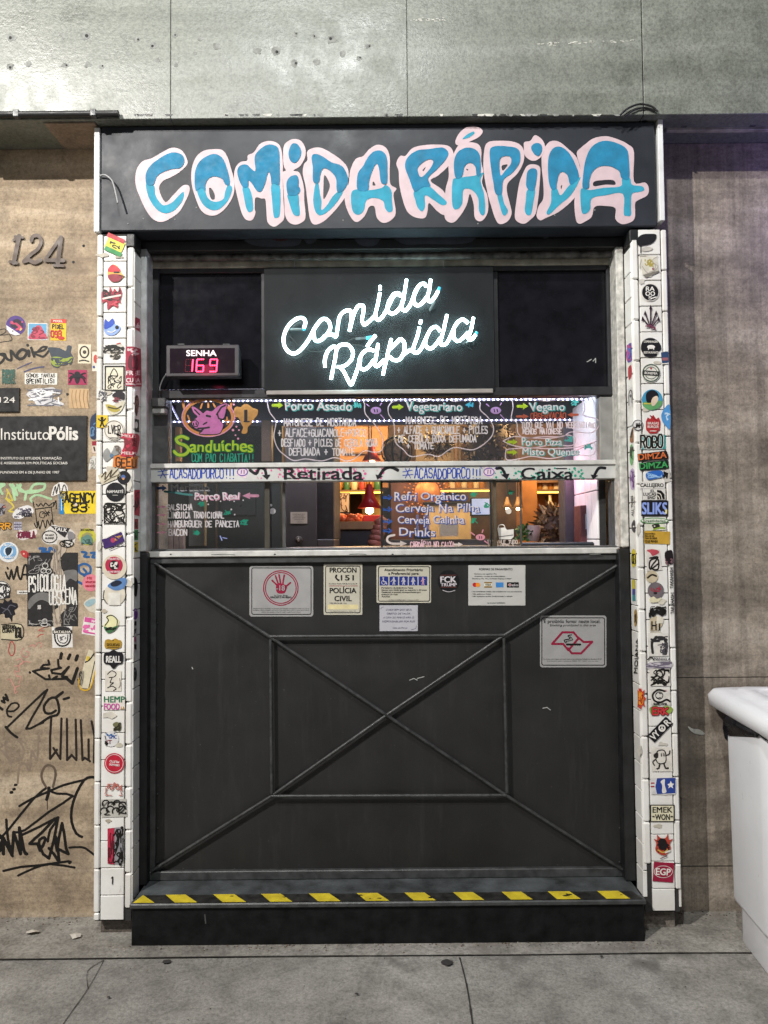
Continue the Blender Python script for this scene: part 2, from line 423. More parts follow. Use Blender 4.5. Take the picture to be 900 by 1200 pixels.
ALU = mat('worn_aluminium', (.62, .61, .58), .42, metal=.15, var=.12, scale=25)
ALUD = mat('dark_aluminium', (.10, .10, .1), .42, metal=.3, var=.2, scale=25)
BRONZE = mat('bronze_stile', (.16, .13, .09), .4, metal=.4, var=.3)
WTRIM = mat('white_trim', (.72, .72, .72), .5, var=.1, scale=9)
BEIGE = mat('beige_rail', (.33, .31, .25), .5, var=.3, scale=18)
GLASS = glass('window_glass', (.93, .95, .94), .06)
DARKGL = mat('dark_glazing', (.007, .0065, .009), .16, var=.3, spec=.22, rvar=.04)
CABLE = mat('black_cable', (.012, .012, .012), .5)
GREYC = mat('grey_cable', (.33, .33, .33), .5)
# ------------------------------------------------------------------ ground
gm = MB(); gm.add([(-90, -120, 0), (90, -120, 0), (90, 30, 0), (-90, 30, 0)], [(0, 1, 2, 3)], MATS['paving'])
ground = gm.build('pavement', None, 'grey concrete pavement with thin joints in front of the kiosk', 'pavement', None, 'structure', (0, 0, 0))
ap = MB(); ap.add([(-9, -.128, .004), (9, -.128, .004), (9, .159, .004), (-9, .159, .004)], [(0, 1, 2, 3)], MATS['apron'])
ap.build('kerb_strip', None, 'paler strip of concrete running along the wall and step', 'pavement', None, 'structure', (0, 0, 0))
jm = mat('joint_dirt', (.03, .026, .022), .95)
jb = MB()
def crack(pts, w0, z):
    pts = smooth(pts, 5); L = []; Rr = []
    for i, p in enumerate(pts):
        q = pts[min(i + 1, len(pts) - 1)]; o = pts[max(i - 1, 0)]; d = Vector((q[0] - o[0], q[1] - o[1])).normalized(); n = Vector((-d.y, d.x)) * w0 * random.uniform(.5, 1.3)
        L.append((p[0] + n.x, p[1] + n.y, z)); Rr.append((p[0] - n.x, p[1] - n.y, z))
    for i in range(len(pts) - 1): jb.add([L[i], L[i + 1], Rr[i + 1], Rr[i]], [(0, 1, 2, 3)], jm)
crack([(x * .45 - 8, -.130 + random.uniform(-.003, .003)) for x in range(36)], .0022, .0065)
for X, wd in ((.251, .0032), (-.985, .0015), (1.47, .003), (-2.2, .004)):
    crack([(X + random.uniform(-.006, .006), -.14 - k * .16) for k in range(22)], wd, .003)
for p in ([(-.98, -.3), (-1.02, -.2), (-.99, -.135)],): crack(p, .0012, .003)
jb.build('joint', ground)
gum = MB(); gmat = mat('old_gum', (.035, .032, .03), .8)
for u, v, r in ((195, 1128, 5), (524, 1129, 7), (127, 1170, 2), (418, 1166, 2), (705, 1122, 2)):
    c = atz(u, v, .003); ring = [(c.x + r / 330 * (1 + random.uniform(-.2, .2)) * math.cos(a), c.y + r / 330 * .8 * (1 + random.uniform(-.2, .2)) * math.sin(a), .0075) for a in [k * .45 for k in range(14)]]
    gum.add(ring, [tuple(range(14))], gmat)
gum.build('gum_stain', ground)
gr = MB(); GRT = [mat('grit_dark', (.06, .05, .042), .9), mat('grit_pale', (.30, .27, .23), .9), mat('grit_brown', (.13, .09, .06), .9)]; rg = random.Random(12)
for k in range(620):
    if k < 260: x, y = rg.uniform(-1.0, 1.02), -.052 - abs(rg.gauss(0, .02))
    elif k < 420: x, y = rg.choice((rg.uniform(-1.7, -1.12), rg.uniform(1.1, 1.7))), .155 - abs(rg.gauss(0, .03))
    else: x, y = rg.uniform(-1.6, 1.6), rg.uniform(-.7, .1)
    if abs(x) < 1.0 and y > -.052: continue
    s_ = rg.uniform(.0012, .0045) * (.8 if k > 420 else 1); z = .005 if y > -.128 else .001; a0 = rg.uniform(0, 6)
    ring = [(x + s_ * rg.uniform(.6, 1.2) * math.cos(a0 + q), y + s_ * rg.uniform(.6, 1.2) * math.sin(a0 + q), z) for q in (0, 1.3, 2.5, 3.8, 5)]
    gr.add(ring + [(x, y, z + s_ * rg.uniform(.4, .9))], [(i, (i + 1) % 5, 5) for i in range(5)], rg.choice(GRT))
gr.build('grit', None, 'fine dark grit scattered along the step and the wall base', 'grit', None, 'stuff', origin=(0, 0, 0))
# ------------------------------------------------------------------ building: beam and two walls
zb = PZ(137, YB)
bm = MB(); BC = MATS['beam_concrete']
xs = [-7, PX(-80, YB, 60), PX(200, YB, 60), PX(477, YB, 60), PX(753, YB, 60), PX(1030, YB, 60), 7]
JG = [.0002, .0004, .0005, .00025, .0017, .0004, .0002]
for k, (a, b) in enumerate(zip(xs, xs[1:])): bm.box(a + JG[k], b - JG[k + 1], YB, .5, zb, 5.2, BC, .002)
bm.box(-7, 7, YB + .01, .49, zb + .003, 5.19, GROUT)
hole, rim = mat('hole_dark', (.03, .03, .03), .9), mat('hole_patch', (.235, .24, .225), .8, var=.25, scale=60)
for u, v, r in ((13, 44, 7), (75, 42, 6), (101, 41, 8), (160, 46, 5), (180, 53, 6), (205, 41, 4), (235, 45, 4), (254, 54, 6), (302, 60, 6), (323, 60, 7), (346, 40, 4), (369, 42, 4), (388, 46, 7), (401, 63, 5), (12, 78, 6), (33, 75, 5), (76, 77, 5), (103, 76, 5), (119, 78, 4), (150, 62, 4), (185, 71, 4), (206, 76, 4), (228, 62, 3), (345, 74, 6), (371, 73, 5), (421, 68, 4), (431, 54, 4), (46, 9, 2)):
    rr = random.Random(u * 7 + v)
    pts = [(u + r * rr.uniform(.5, 1.1) * math.cos(k * .7), v + r * rr.uniform(.45, .9) * math.sin(k * .7)) for k in range(9)]
    bm.fill([('p', smooth(pts, 3, True))], plane(YB), rim, .0005, .6)
    if r > 3 and rr.random() < .6: bm.fill([('p', circ(u + rr.uniform(-2, 2), v + rr.uniform(-1, 1), r * .25))], plane(YB), hole, .001, .4)
pl = mat('pale_scuff', (.56, .55, .5), .7, var=.2, scale=50)
for k in range(60):
    u = random.uniform(630, 740) if k < 40 else random.uniform(480, 525); v = (51 - (u - 630) * .03 if k < 40 else 23) + random.gauss(0, .9)
    bm.fill([('s', [(u, v), (u + random.uniform(.5, 4), v + random.uniform(-.5, .4))], random.uniform(.25, .7))], plane(YB), pl, .0005, .4)
# flaking drip edge
for k in range(46):
    u = random.uniform(140, 735); l = random.uniform(2, 14)
    bm.fill([('p', [(u, 133 + random.random()), (u + l, 133 + random.random()), (u + l * .8, 135.5 + random.random()), (u + l * .3, 136)])], plane(YB), random.choice([rim, pl, BLACKP]), .0006, .5)
bm.build('concrete_beam', None, 'wide grey concrete beam with bolt holes running above the painted sign', 'beam', origin=(0, YB, zb))
sf = MB(); sf.box(PX(60, .03, 155), PX(118, .03, 155), -.03, .155, zb - .006, zb - .001, MATS['soffit'])
wl = MB(); wl.box(-7, -.985, YW, .6, -.05, zb - .002, MATS['tan_wall'])
lw_ = wl.build('concrete_wall', None, 'tan concrete wall covered with stickers and black marker tags', 'wall', origin=(-2, YW, 0))
sf.build('soffit_patch', lw_)
wr = MB(); wr.box(.995, 7, YW, .6, -.05, zb - .002, MATS['brown_wall'])
for v in (797, 1018): 
    wr.box(1.1, 7, YW - .0015, YW + .01, PZ(v, YW) - .0012, PZ(v, YW) + .0012, jm)
rw_ = wr.build('concrete_wall', None, 'brown weathered concrete wall behind the white bin', 'wall', origin=(2, YW, 0))
wx = MB()
wx.fill([('p', smooth([(806, 851), (812, 854), (820, 855), (826, 860), (820, 861), (811, 858)], 3, True))], plane(YW), pl, .003, .4)
wx.build('paint_splash', rw_, 'white paint smear on the brown wall')
for u, v in ((98, 288), (86, 307), (79, 462)): hb = MB(); hb.fill([('p', circ(u, v, 1.6))], plane(YW), hole, .0008, .3); hb.build('drill_hole', lw_)

# conduits under / over the beam edge
c1 = MB(); a, b = at(-60, 133.2, YB - .014), at(139, 133.2, YB - .014)
c1.cyl((a.x, a.y, b.z), b, .0115, CABLE)
for u in (20, 110): q = at(u, 133.2, YB - .014); c1.box(q.x - .012, q.x + .012, q.y - .0125, YB, b.z - .014, b.z + .014, FRAME, .003)
c1.build('conduit_pipe', None, 'short black conduit running along the beam at upper left', 'pipe')
c2 = MB(); a, b = at(781, 143, .05), at(1000, 143, .05)
c2.cyl(a, (b.x, b.y, a.z), .014, FRAME); c2.box(a.x, b.x, .045, .066, a.z - .036, a.z - .022, BEIGE, .002)
for u in (800, 880): q = at(u, 143, .05); c2.box(q.x - .012, q.x + .012, .03, .066, a.z - .018, zb - .001, FRAME, .002)
c2.build('conduit_pipe', None, 'grey conduit with pale strip below it, right of the sign', 'pipe')
lp = MB(); lp.tube([at(u, v, YB - .012) for u, v in smooth([(727, 135), (733, 129), (742, 124), (752, 122), (764, 125), (771, 131)], 5)], .004, CABLE, 6)
lp.tube([at(u, v, YB - .008) for u, v in smooth([(733, 136), (745, 128), (757, 126), (768, 130)], 5)], .003, CABLE, 6)
lp.build('looped_cable', None, 'thin black cable looping above the right end of the sign', 'cable')
# ------------------------------------------------------------------ painted sign
sg = thing('painted_sign', 'slate black sign board with blue and pink bubble lettering COMIDA RÁPIDA', 'sign', (0, YS, PZ(268, YS)))
zs0, zs1 = PZ(268, YS), zb - .004
b = MB(); b.box(PX(118, YS, 200), PX(768.5, YS, 200), YS, .1, zs0, zs1, SIGNB, .004)
for u, v in ((150, 262), (168, 256), (230, 243), (402, 258), (560, 262), (650, 252), (697, 246), (205, 257)): b.fill([('p', circ(u, v, .8))], plane(YS), rim, .001, .3)
b.build('board', sg)
b = MB(); b.box(PX(110.5, YS, 200), PX(117, YS, 200), YS - .004, .14, zs0 - .004, PZ(147, YS), WTRIM, .002); b.build('trim', sg)
b = MB(); b.box(PX(771.5, YS, 200), PX(777.5, YS, 200), YS - .006, .14, PZ(262, YS), PZ(139, YS), WTRIM, .002); b.box(PX(763, YS), PX(771, YS), YS - .004, .05, zb + .0, PZ(128, YS), WTRIM, .002); b.build('trim', sg)
b = MB(); b.box(PX(768.8, YS), PX(771.3, YS), .012, .14, zs0, zs1, BLACKP); b.build('side_gap', sg)
PINK = mat('sign_pink', (.60, .46, .49), .5, var=.07, scale=20, bump=.06, bscale=60)
BLUD = mat('sign_blue', (.006, .19, .35), .7, var=.14, scale=22, bump=.07, bscale=50)
BLUL = mat('sign_light_blue', (.022, .30, .44), .7, var=.12, scale=22, bump=.07, bscale=50)
O1, O2, O3, O4 = (150, 150), (310, 150), (460, 140), (610, 140)
LET = [
 (O1, [[(155,200),(225,160),(290,130),(350,145),(385,195),(390,240),(340,290),(280,325),(230,350),(205,400),(245,488),(300,440),(360,380),(400,380),(405,420),(375,490),(330,560),(240,615),(180,610),(130,560),(80,460),(50,370),(55,280),(95,220)]], [],
  [[(118,360),(118,300),(145,250),(200,205),(260,170),(310,160),(360,180),(370,225),(345,262),(290,270),(230,290),(190,320),(170,370),(140,378)]],
  [[(118,365),(150,358),(175,390),(180,440),(210,490),(240,510),(290,490),(330,450),(365,420),(365,460),(345,500),(300,545),(250,562),(200,545),(160,500),(130,440)]]),
 (O1, [[(420,270),(450,190),(500,150),(560,140),(620,145),(655,190),(680,270),(700,350),(695,440),(650,520),(590,570),(530,575),(480,540),(445,460),(420,370)]], [[(535,395),(555,405),(572,440),(570,470),(550,470),(538,440)]],
  [[(445,410),(440,300),(465,230),(510,190),(570,170),(620,195),(650,260),(670,340),(665,375),(640,370),(620,335),(570,318),(530,335),(510,375),(510,410),(480,395)]],
  [[(455,410),(480,392),(505,405),(520,450),(550,480),(590,485),(630,465),(640,420),(660,375),(685,390),(680,430),(650,490),(600,535),(550,540),(500,510),(470,460)]]),
 (O1, [[(705,270),(740,225),(785,215),(790,180),(830,160),(870,105),(930,85),(985,100),(1010,140),(1020,230),(1020,350),(1025,480),(1030,590),(1000,630),(960,650),(920,620),(912,540),(905,470),(880,465),(840,460),(835,530),(840,560),(820,605),(780,605),(750,560),(720,450),(700,350)]], [],
  [[(720,290),(735,250),(780,240),(815,270),(840,280),(835,190),(870,140),(920,110),(970,115),(995,150),(1000,260),(998,370),(960,365),(945,370),(940,320),(925,290),(905,360),(880,415),(850,415),(820,370),(795,345),(792,385),(760,390),(735,350)]],
  [[(755,390),(790,385),(815,440),(825,530),(800,555),(780,530),(765,460)], [(945,375),(995,370),(1005,450),(1000,570),(980,592),(960,580),(950,480)]]),
 (O2, [[(125,130),(150,90),(195,72),(240,85),(268,130),(268,190),(235,250),(190,280),(225,290),(245,330),(260,400),(262,480),(270,590),(240,625),(200,637),(160,620),(135,570),(130,480),(120,330),(118,290),(140,280),(125,240)]], [],
  [[(160,150),(180,105),(215,105),(240,145),(235,190),(205,228),(175,220),(160,190)], [(145,360),(170,320),(210,310),(225,340),(225,380),(235,410),(215,440),(170,445),(150,430)]],
  [[(150,440),(190,445),(222,440),(228,500),(232,570),(205,578),(185,560),(165,500)]]),
 (O2, [[(280,160),(310,135),(370,130),(440,165),(510,215),(550,270),(553,350),(545,430),(500,500),(450,560),(390,615),(330,637),(300,600),(285,500),(270,380),(252,300),(260,240),(283,210)]], [[(395,310),(430,370),(420,420),(390,470),(388,400)]],
  [[(310,195),(330,170),(380,185),(440,225),(510,250),(545,310),(550,360),(520,410),(485,425),(475,400),(470,330),(430,280),(390,265),(370,300),(360,355),(335,365),(318,340),(318,260)]],
  [[(335,370),(355,365),(365,430),(375,480),(375,540),(410,510),(450,450),(490,415),(520,410),(490,470),(430,540),(370,575),(335,550),(320,480),(325,430)]]),
 (O2, [[(565,280),(600,205),(650,185),(690,140),(745,110),(800,130),(825,190),(825,290),(830,370),(870,400),(850,440),(865,560),(830,610),(780,625),(740,590),(725,520),(690,520),(660,580),(610,620),(570,590),(535,510),(530,440),(555,370)]], [[(717,352),(732,377),(712,377)]],
  [[(610,400),(615,300),(650,250),(680,195),(720,155),(770,150),(805,190),(810,280),(808,360),(785,370),(765,350),(755,270),(740,235),(715,270),(690,350),(685,405),(650,415)]],
  [[(570,440),(600,405),(690,410),(770,395),(800,375),(835,410),(840,480),(845,540),(820,555),(795,530),(780,480),(720,460),(670,480),(655,540),(620,572),(580,545)]]),
 (O3, [[(25,290),(50,240),(85,240),(130,190),(200,170),(300,165),(370,175),(400,215),(395,260),(365,310),(300,370),(250,405),(330,465),(370,540),(380,600),(340,630),(290,600),(240,550),(230,610),(210,650),(150,645),(100,610),(70,540),(45,430),(40,340)]], [[(197,335),(220,312),(207,337)]],
  [[(140,470),(110,390),(82,310),(100,250),(160,205),(240,195),(330,185),(368,220),(345,270),(290,330),(235,385),(250,440),(200,445),(165,470)], 'h', [(165,330),(190,290),(240,262),(268,275),(250,320),(190,380)]],
  [[(140,475),(200,440),(250,445),(300,490),(355,540),(350,562),(320,562),(270,530),(215,500),(215,570),(195,605),(165,580),(150,530)]]),
 (O3, [[(400,230),(440,165),(500,150),(560,160),(585,200),(585,280),(600,350),(590,420),(625,500),(630,600),(600,660),(565,670),(540,640),(535,560),(510,490),(490,560),(450,630),(400,680),(350,660),(340,590),(350,460),(370,380),(370,290)], [(415,140),(440,90),(490,50),(550,45),(595,75),(570,115),(510,145),(450,172),(420,165)]], [[(485,325),(500,330),(492,337)]],
  [[(410,370),(405,280),(430,215),(490,185),(550,200),(578,250),(580,360),(555,370),(545,310),(510,285),(475,310),(460,370),(430,390)]],
  [[(395,410),(430,385),(540,370),(600,350),(580,400),(605,500),(610,610),(590,632),(570,600),(565,520),(530,470),(490,455),(465,470),(460,550),(430,590),(395,570)], [(460,130),(490,100),(530,80),(540,90),(510,115)]]),
 (O3, [[(605,200),(630,150),(700,140),(790,145),(845,170),(868,220),(860,290),(820,360),(760,420),(755,480),(775,560),(785,620),(760,670),(710,690),(680,660),(650,570),(625,480),(600,330)]], [[(720,305),(760,298),(728,338)]],
  [[(640,220),(660,180),(740,175),(820,190),(842,230),(835,290),(790,350),(730,400),(720,490),(680,490),(665,420),(650,330)], 'h', [(705,280),(725,245),(775,245),(780,290),(740,340),(712,368)]],
  [[(690,495),(720,490),(735,550),(760,600),(745,630),(725,625),(705,560)]]),
 (O4, [[(25,150),(65,140),(95,103),(140,130),(160,170),(155,215),(120,260),(75,272),(30,240),(22,190)], [(40,310),(80,295),(125,310),(130,360),(125,440),(115,530),(100,620),(60,665),(20,688),(-25,670),(-38,630),(-25,520),(-8,420),(10,370)]], [],
  [[(70,180),(100,155),(135,165),(142,205),(118,240),(85,220)], [(38,400),(45,345),(75,322),(108,335),(105,400),(90,465),(60,468),(38,440)]],
  [[(45,465),(95,460),(85,540),(70,620),(45,630),(28,600),(35,530)]]),
 (O4, [[(155,190),(195,145),(250,145),(310,190),(370,250),(395,330),(410,400),(380,480),(330,545),(250,610),(165,650),(130,665),(105,635),(120,570),(150,520),(150,420),(140,320),(140,230)]], [[(265,440),(275,432),(268,462)]],
  [[(185,400),(182,270),(205,200),(250,178),(300,200),(345,260),(385,370),(350,420),(325,425),(310,370),(280,345),(255,360),(240,420),(235,455),(205,460)]],
  [[(205,460),(240,455),(265,500),(320,435),(390,380),(385,410),(330,500),(260,560),(190,625),(172,610),(200,550)]]),
 (O4, [[(370,225),(400,185),(430,160),(480,125),(560,110),(640,130),(710,165),(748,215),(748,410),(820,415),(845,450),(835,500),(770,535),(755,560),(755,640),(730,675),(670,690),(625,655),(625,585),(560,570),(490,575),(470,640),(430,670),(390,688),(365,660),(355,540),(375,440),(395,330)]], [[(485,440),(485,410),(540,400),(610,400),(625,430),(560,430)]],
  [[(410,450),(412,370),(430,260),(470,180),(540,142),(620,150),(700,195),(715,280),(715,390),(665,385),(650,340),(590,308),(520,310),(475,345),(455,400),(450,450)]],
  [[(395,470),(420,455),(460,465),(550,450),(660,440),(670,390),(720,385),(735,430),(800,440),(815,465),(780,478),(735,490),(728,560),(728,630),(700,635),(680,620),(675,490),(560,500),(470,520),(460,590),(430,620),(402,605)]]),
]
def shp(o, polys):
    out = []; h = False
    for q in polys:
        if q == 'h': h = True; continue
        out.append(('h' if h else 'p', smooth(Z(o[0], o[1], 5.625, q), 4, True))); h = False
    return out
for k, (o, pk, hl, d, l) in enumerate(LET):
    b = MB(); base = .0012 + .0006 * (k % 2)
    b.fill(shp(o, pk) + [('h', q[1]) for q in shp(o, hl)], plane(YS), PINK, base, .5)
    b.fill(shp(o, l), plane(YS), BLUL, base + .001, .5); b.fill(shp(o, d), plane(YS), BLUD, base + .0018, .5)
    b.build('letter', sg)
b = MB(); b.tube([at(u, v, YS - q) for (u, v), q in zip(smooth([(117, 206), (123, 205), (130, 210), (133, 216), (136, 228), (138, 238)], 3), [.008 + .002 * k for k in range(16)])], .0035, GREYC, 6)
b.build('loose_cable', None, 'grey stub of cable bent against the left end of the sign', 'cable')
# ------------------------------------------------------------------ tiled pillars
def pillar(side, label):
    lab = 'left' if side < 0 else 'right'
    if side < 0: xo0, xo1, t0, t1, i0, i1 = [PX(u, YP, 650) for u in (112, 118.5, 120, 146.6, 147.8, 155.6)]
    else: xo0, xo1, t0, t1, i0, i1 = [PX(u, YP, 650) for u in (789.5, 783, 781.8, 756.3, 755.1, 747)]
    ztop, zbot = PZ(271, YP), PZ(1076 if side < 0 else 1071, YP)
    p = thing('tiled_pillar', label, 'pillar', ((xo0 + i1) / 2, 0, 0))
    xi = i1
    core = MB(); core.box(xo0 - side * .004 * -1 * -1 if False else (xo0 + (.004 if side < 0 else -.004)), xi - (.004 if side < 0 else -.004), .006, .165, zbot - .004, ztop + .0, GROUT)
    core.box(xo0 + (.010 if side < 0 else -.010), xi - (.010 if side < 0 else -.010), .045, .17, 0, zbot - .002, MATS['pillar_base'])
    core.build('core', p)
    s313 = 1 / 313.0
    def col(x0, x1, z, step, zend, ch, gap=.0032, n='tile', skip=()):
        m = MB(); k = 0
        while z > zend + .005:
            z2 = max(zend, z - step)
            if k not in skip:
                dx = random.uniform(-.0006, .0006); dy = random.uniform(-.0008, .0008)
                m.box(x0 + dx, x1 + dx, -.002 + dy, .014, z2 + gap, z, TILE, ch)
            z = z2; k += 1
        return m.build(n, p)
    # square tiles of the front, edging strips left and right
    col(t0, t1, PZ(274 if side < 0 else 272, YP), 30.8 * s313, zbot, .0016, n='front_tiles')
    co = MB()
    col(min(xo0, xo1), max(xo0, xo1), PZ(272, YP), 49.5 * s313, PZ(1077 if side < 0 else 1046, YP), .004, n='edge_tiles')
    col(min(i0, i1), max(i0, i1), PZ(287 if side < 0 else 283, YP), 48.8 * s313, PZ(1063 if side < 0 else 1016, YP), .005, n='edge_tiles')
    # reveal tiles (inner side)
    m = MB(); z = PZ(292, YP); xf = xi
    while z > PZ(1040, YP):
        z2 = z - 30.4 * s313
        m.box(xf + side * .012, xf - side * .003, .0035, .074, z2 + .0035, z, TILE, .0016); z = z2
    m.build('reveal_tiles', p)
    m = MB(); m.box(xi + side * .03, xi + side * -.004, -.001, .075, PZ(287, YP) + .001, ztop, BLACKP, .004); m.build('cap', p)
    # the outer side
    m = MB(); z = PZ(272, YP)
    while z > zbot + .05:
        z2 = z - 49.5 * s313
        m.box(xo0 - side * .008, xo0 + side * .002, .005, .158, z2 + .002, z, TILE, .0015); z = z2
    m.build('side_tiles', p)
    return p, xi
PL, XL = pillar(-1, 'white tiled pillar beside the graffiti wall, its face full of stickers')
PR, XR = pillar(1, 'white tiled pillar beside the bin, its face full of stickers')
# ------------------------------------------------------------------ step
st = thing('doorstep', 'low black doorstep with yellow striped edge below the counter', 'step', (0, -.05, 0))
x0, x1 = PX(152.5, -.05, 1080), PX(757, -.05, 1080)
b = MB(); b.box(x0 + .004, x1 - .004, -.05, .3, 0, .146, mat('step_black', (.007, .007, .0075), .6, var=.5, scale=18, bump=.2, bscale=60, spec=.2), .004)
b.fill([('s', [(240, 1072), (241, 1082)], .8)], plane(-.05), mat('scuff_grey', (.06, .06, .06), .7), .001, .5)
b.build('body', st)
b = MB(); b.box(x0, x1, -.062, -.02, .138, .156, FRAME, .004); b.build('nosing', st)
b = MB(); b.box(x0 + .006, x1 - .006, -.0195, .3, .1462, .1555, mat('tread_grey', (.06, .066, .07), .6, var=.45, scale=9, bump=.25, bscale=50), .002); b.build('tread', st)
YEL = mat('tape_yellow', (.62, .48, .03), .5, var=.14, scale=30); BLKT = mat('tape_black', (.02, .019, .017), .55, var=.5, scale=30)
ya, yb = -.057, .003
tb = MB(); n = 24
tb.add([(x0 + .012, ya, .1576), (x1 - .012, ya, .1576), (x1 - .03, yb, .1576), (x0 + .03, yb, .1576)], [(0, 1, 2, 3)], BLKT)
for c in (163, 213, 269, 325, 381, 437, 493, 550, 607, 661, 719):
    a = PX(c - 18, ya, 1052); w_ = .083 * random.uniform(.93, 1.05)
    d = PX(c - 18, yb, 1046) - .004
    tb.add([(max(x0 + .012, a + .03), ya, .1592), (min(x1 - .013, a + .03 + w_), ya, .1592), (min(x1 - .03, d + w_ * .92), yb, .1592), (max(x0 + .03, d), yb, .1592)], [(0, 1, 2, 3)], YEL)
for k in range(26):
    u = random.uniform(165, 745); c = Vector((PX(u, -.03, 1050), random.uniform(ya + .012, yb - .012), .161)); rr = random.uniform(.003, .011)
    tb.add([(c.x + rr * random.uniform(.5, 1.6) * math.cos(q), c.y + rr * .5 * math.sin(q), .1603) for q in [j * .9 for j in range(7)]], [tuple(range(7))], BLKT)
tb.build('hazard_tape', st)
# ------------------------------------------------------------------ counter front
cf = thing('service_counter', 'dark steel counter front with crossed bars inside a rectangle', 'counter', (0, YD, .16))
b = MB(); b.pbox(172, 652, 739, 1029, YD + .018, YD + .03, PANEL, 0)
sc = mat('scratch_white', (.35, .35, .34), .6)
for pts in ([(480, 797), (485, 795), (489, 797)], [(489, 795), (497, 793)], [(636, 830), (641, 829), (645, 832)], [(225, 782), (226, 784)]): b.fill([('s', pts, .5)], plane(YD + .018), sc, .001, .3)
b.build('panel', cf)
fr = MB(); fr.pbox(172, 651.3, 740, 658.7, YD, YD + .045, FRAME, .003); fr.pbox(172, 1019.5, 740, 1030, YD, YD + .045, FRAME, .003)
zt, zbm = PZ(658.7, YD), PZ(1019.5, YD)
fr.box(PX(172.5, YD, 840), PX(182, YD, 840), YD + .002, YD + .045, zbm, zt, FRAME, .003); fr.box(PX(728, YD, 840), PX(740, YD, 840), YD + .002, YD + .045, zbm, zt, FRAME, .003)
for k in range(9):
    for u in (185, 726): q = at(u, 690 + k * 40, YD + .018); fr.lathe((q.x, q.y, q.z), [(.003, .0), (.003, -.004), (.0015, -.006)], BAR, 8, 'Y')
    q = at(215 + k * 60, 1018, YD + .02); fr.lathe((q.x, q.y, q.z), [(.003, .0), (.003, -.004), (.0015, -.006)], BAR, 8, 'Y')
fr.build('frame', cf)
yb_ = YD - .004
def bar(pts, r=.0062, off=0):
    m = MB(); m.tube([at(u, v, yb_ + off) for u, v in pts], r, BAR, 10); m.build('brace', cf)
bar([(181, 660), (316, 746)]); bar([(316, 746), (453, 838)]); bar([(453, 838), (593, 932)]); bar([(593, 932), (729, 1019)])
bar([(729, 659), (590, 745)], off=.001); bar([(590, 745), (453, 838)], off=.001); bar([(453, 838), (318, 933)], off=.001); bar([(318, 933), (177, 1021)], off=.001)
bar([(316, 746), (590, 744.5)], off=-.002); bar([(318, 933), (593, 932)], off=-.002); bar([(317, 749), (318.5, 930)], off=-.002); bar([(590.5, 748), (594, 929)], off=-.002)
# posts of the doorway
dp = MB()
for u0, u1 in ((160, 172), (729.5, 742.5)):
    dp = MB(); dp.box(PX(u0, .079, 850), PX(u1, .079, 850), .079, YD + .05, .157, PZ(645, .079), BLACKP, .004); dp.build('side_post', cf)
# ------------------------------------------------------------------ shutter box and serving window
sb = thing('shutter_box', 'black shutter housing with a roller rail under the painted sign', 'shutter', (0, .1, PZ(303, .1)))
b = MB(); b.box(-.98, .98, .085, .3, PZ(292, .085), zs0 - .003, BLACKP, .003)
old, oldr = mat('old_paint_grey', (.055, .065, .085), .6, var=.2), mat('old_paint_red', (.07, .02, .03), .6)
for pts in ([(275, 262), (345, 262), (352, 285), (330, 289), (300, 288), (285, 280)], [(350, 262), (375, 262), (372, 280), (362, 286), (355, 278)], [(410, 262), (445, 262), (442, 286), (420, 286)], [(455, 262), (555, 262), (556, 280), (540, 286), (500, 286), (470, 285)], [(575, 262), (600, 262), (598, 275), (590, 278)], [(632, 262), (645, 262), (643, 276), (637, 279)]):
    b.fill([('p', smooth(pts, 4, True))], plane(.085), old, .001, .6)
for pts in ([(310, 262), (342, 262), (338, 280), (320, 281)], [(420, 262), (440, 262), (436, 277)], [(512, 262), (548, 262), (540, 277), (520, 276)]):
    b.fill([('p', smooth(pts, 4, True))], plane(.085), oldr, .002, .6)
b.build('housing', sb)
b = MB(); a = at(178, 298.5, .12); c = at(722, 298.5, .12); zz = (a.z + c.z) / 2
b.cyl((a.x, .135, zz), (c.x, .135, zz), .016, mat('roller_steel', (.10, .095, .09), .4, metal=.2, var=.6, scale=30, bump=.2), 18)
b.build('roller', sb)
sw = thing('serving_window', 'aluminium serving window with hand painted menus and sliding panes', 'window', (0, YG, PZ(651, .11)))
xl, xr = PX(172, YG, 480), PX(725, YG, 480)
b = MB(); b.pbox(176, 303.5, 722, 312, .15, .2, BEIGE, .003); b.build('top_rail', sw)
b = MB()
UF = mat('upper_frame_dark', (.022, .021, .024), .42, var=.3, scale=20)
b.pbox(174, 312, 186, 464, .155, .2, UF, .003); b.pbox(712, 312, 724, 464, .155, .2, UF, .003)
b.pbox(174, 455, 724, 465, .150, .2, UF, .003); b.pbox(186.2, 312.5, 712, 318, .158, .2, UF, .002)
b.pbox(306, 318, 311, 455, .162, .2, UF, .002); b.pbox(578, 318, 584, 455, .162, .2, UF, .002)
b.build('upper_frame', sw)
for u0, u1 in ((186, 306), (311, 578), (584, 712)):
    b = MB(); b.pbox(u0 - 1, 317, u1 + 1, 456, .172, .18, DARKGL, 0); b.build('dark_pane', sw)
b = MB(); b.fill([('s', [(688, 424), (693, 421)], .5), ('s', [(695, 423), (698, 420), (698, 425)], .5)], plane(.172), sc, .001, .3); b.build('scratch', sw)
# mullions beside the transom and the lower panes
b = MB(); b.pbox(176, 465, 197, 543, .155, .21, ALUD, .003); b.build('mullion', sw)
b = MB(); b.pbox(703, 465, 724, 543, .155, .21, mat('mullion_grey', (.27, .265, .25), .5, var=.2), .003); b.build('mullion', sw)
b = MB(); b.pbox(175, 563, 181.5, 644, .155, .21, ALUD, .003); b.build('mullion', sw)
b = MB(); b.pbox(717.5, 563, 725, 644, .155, .21, ALUD, .003); b.build('mullion', sw)
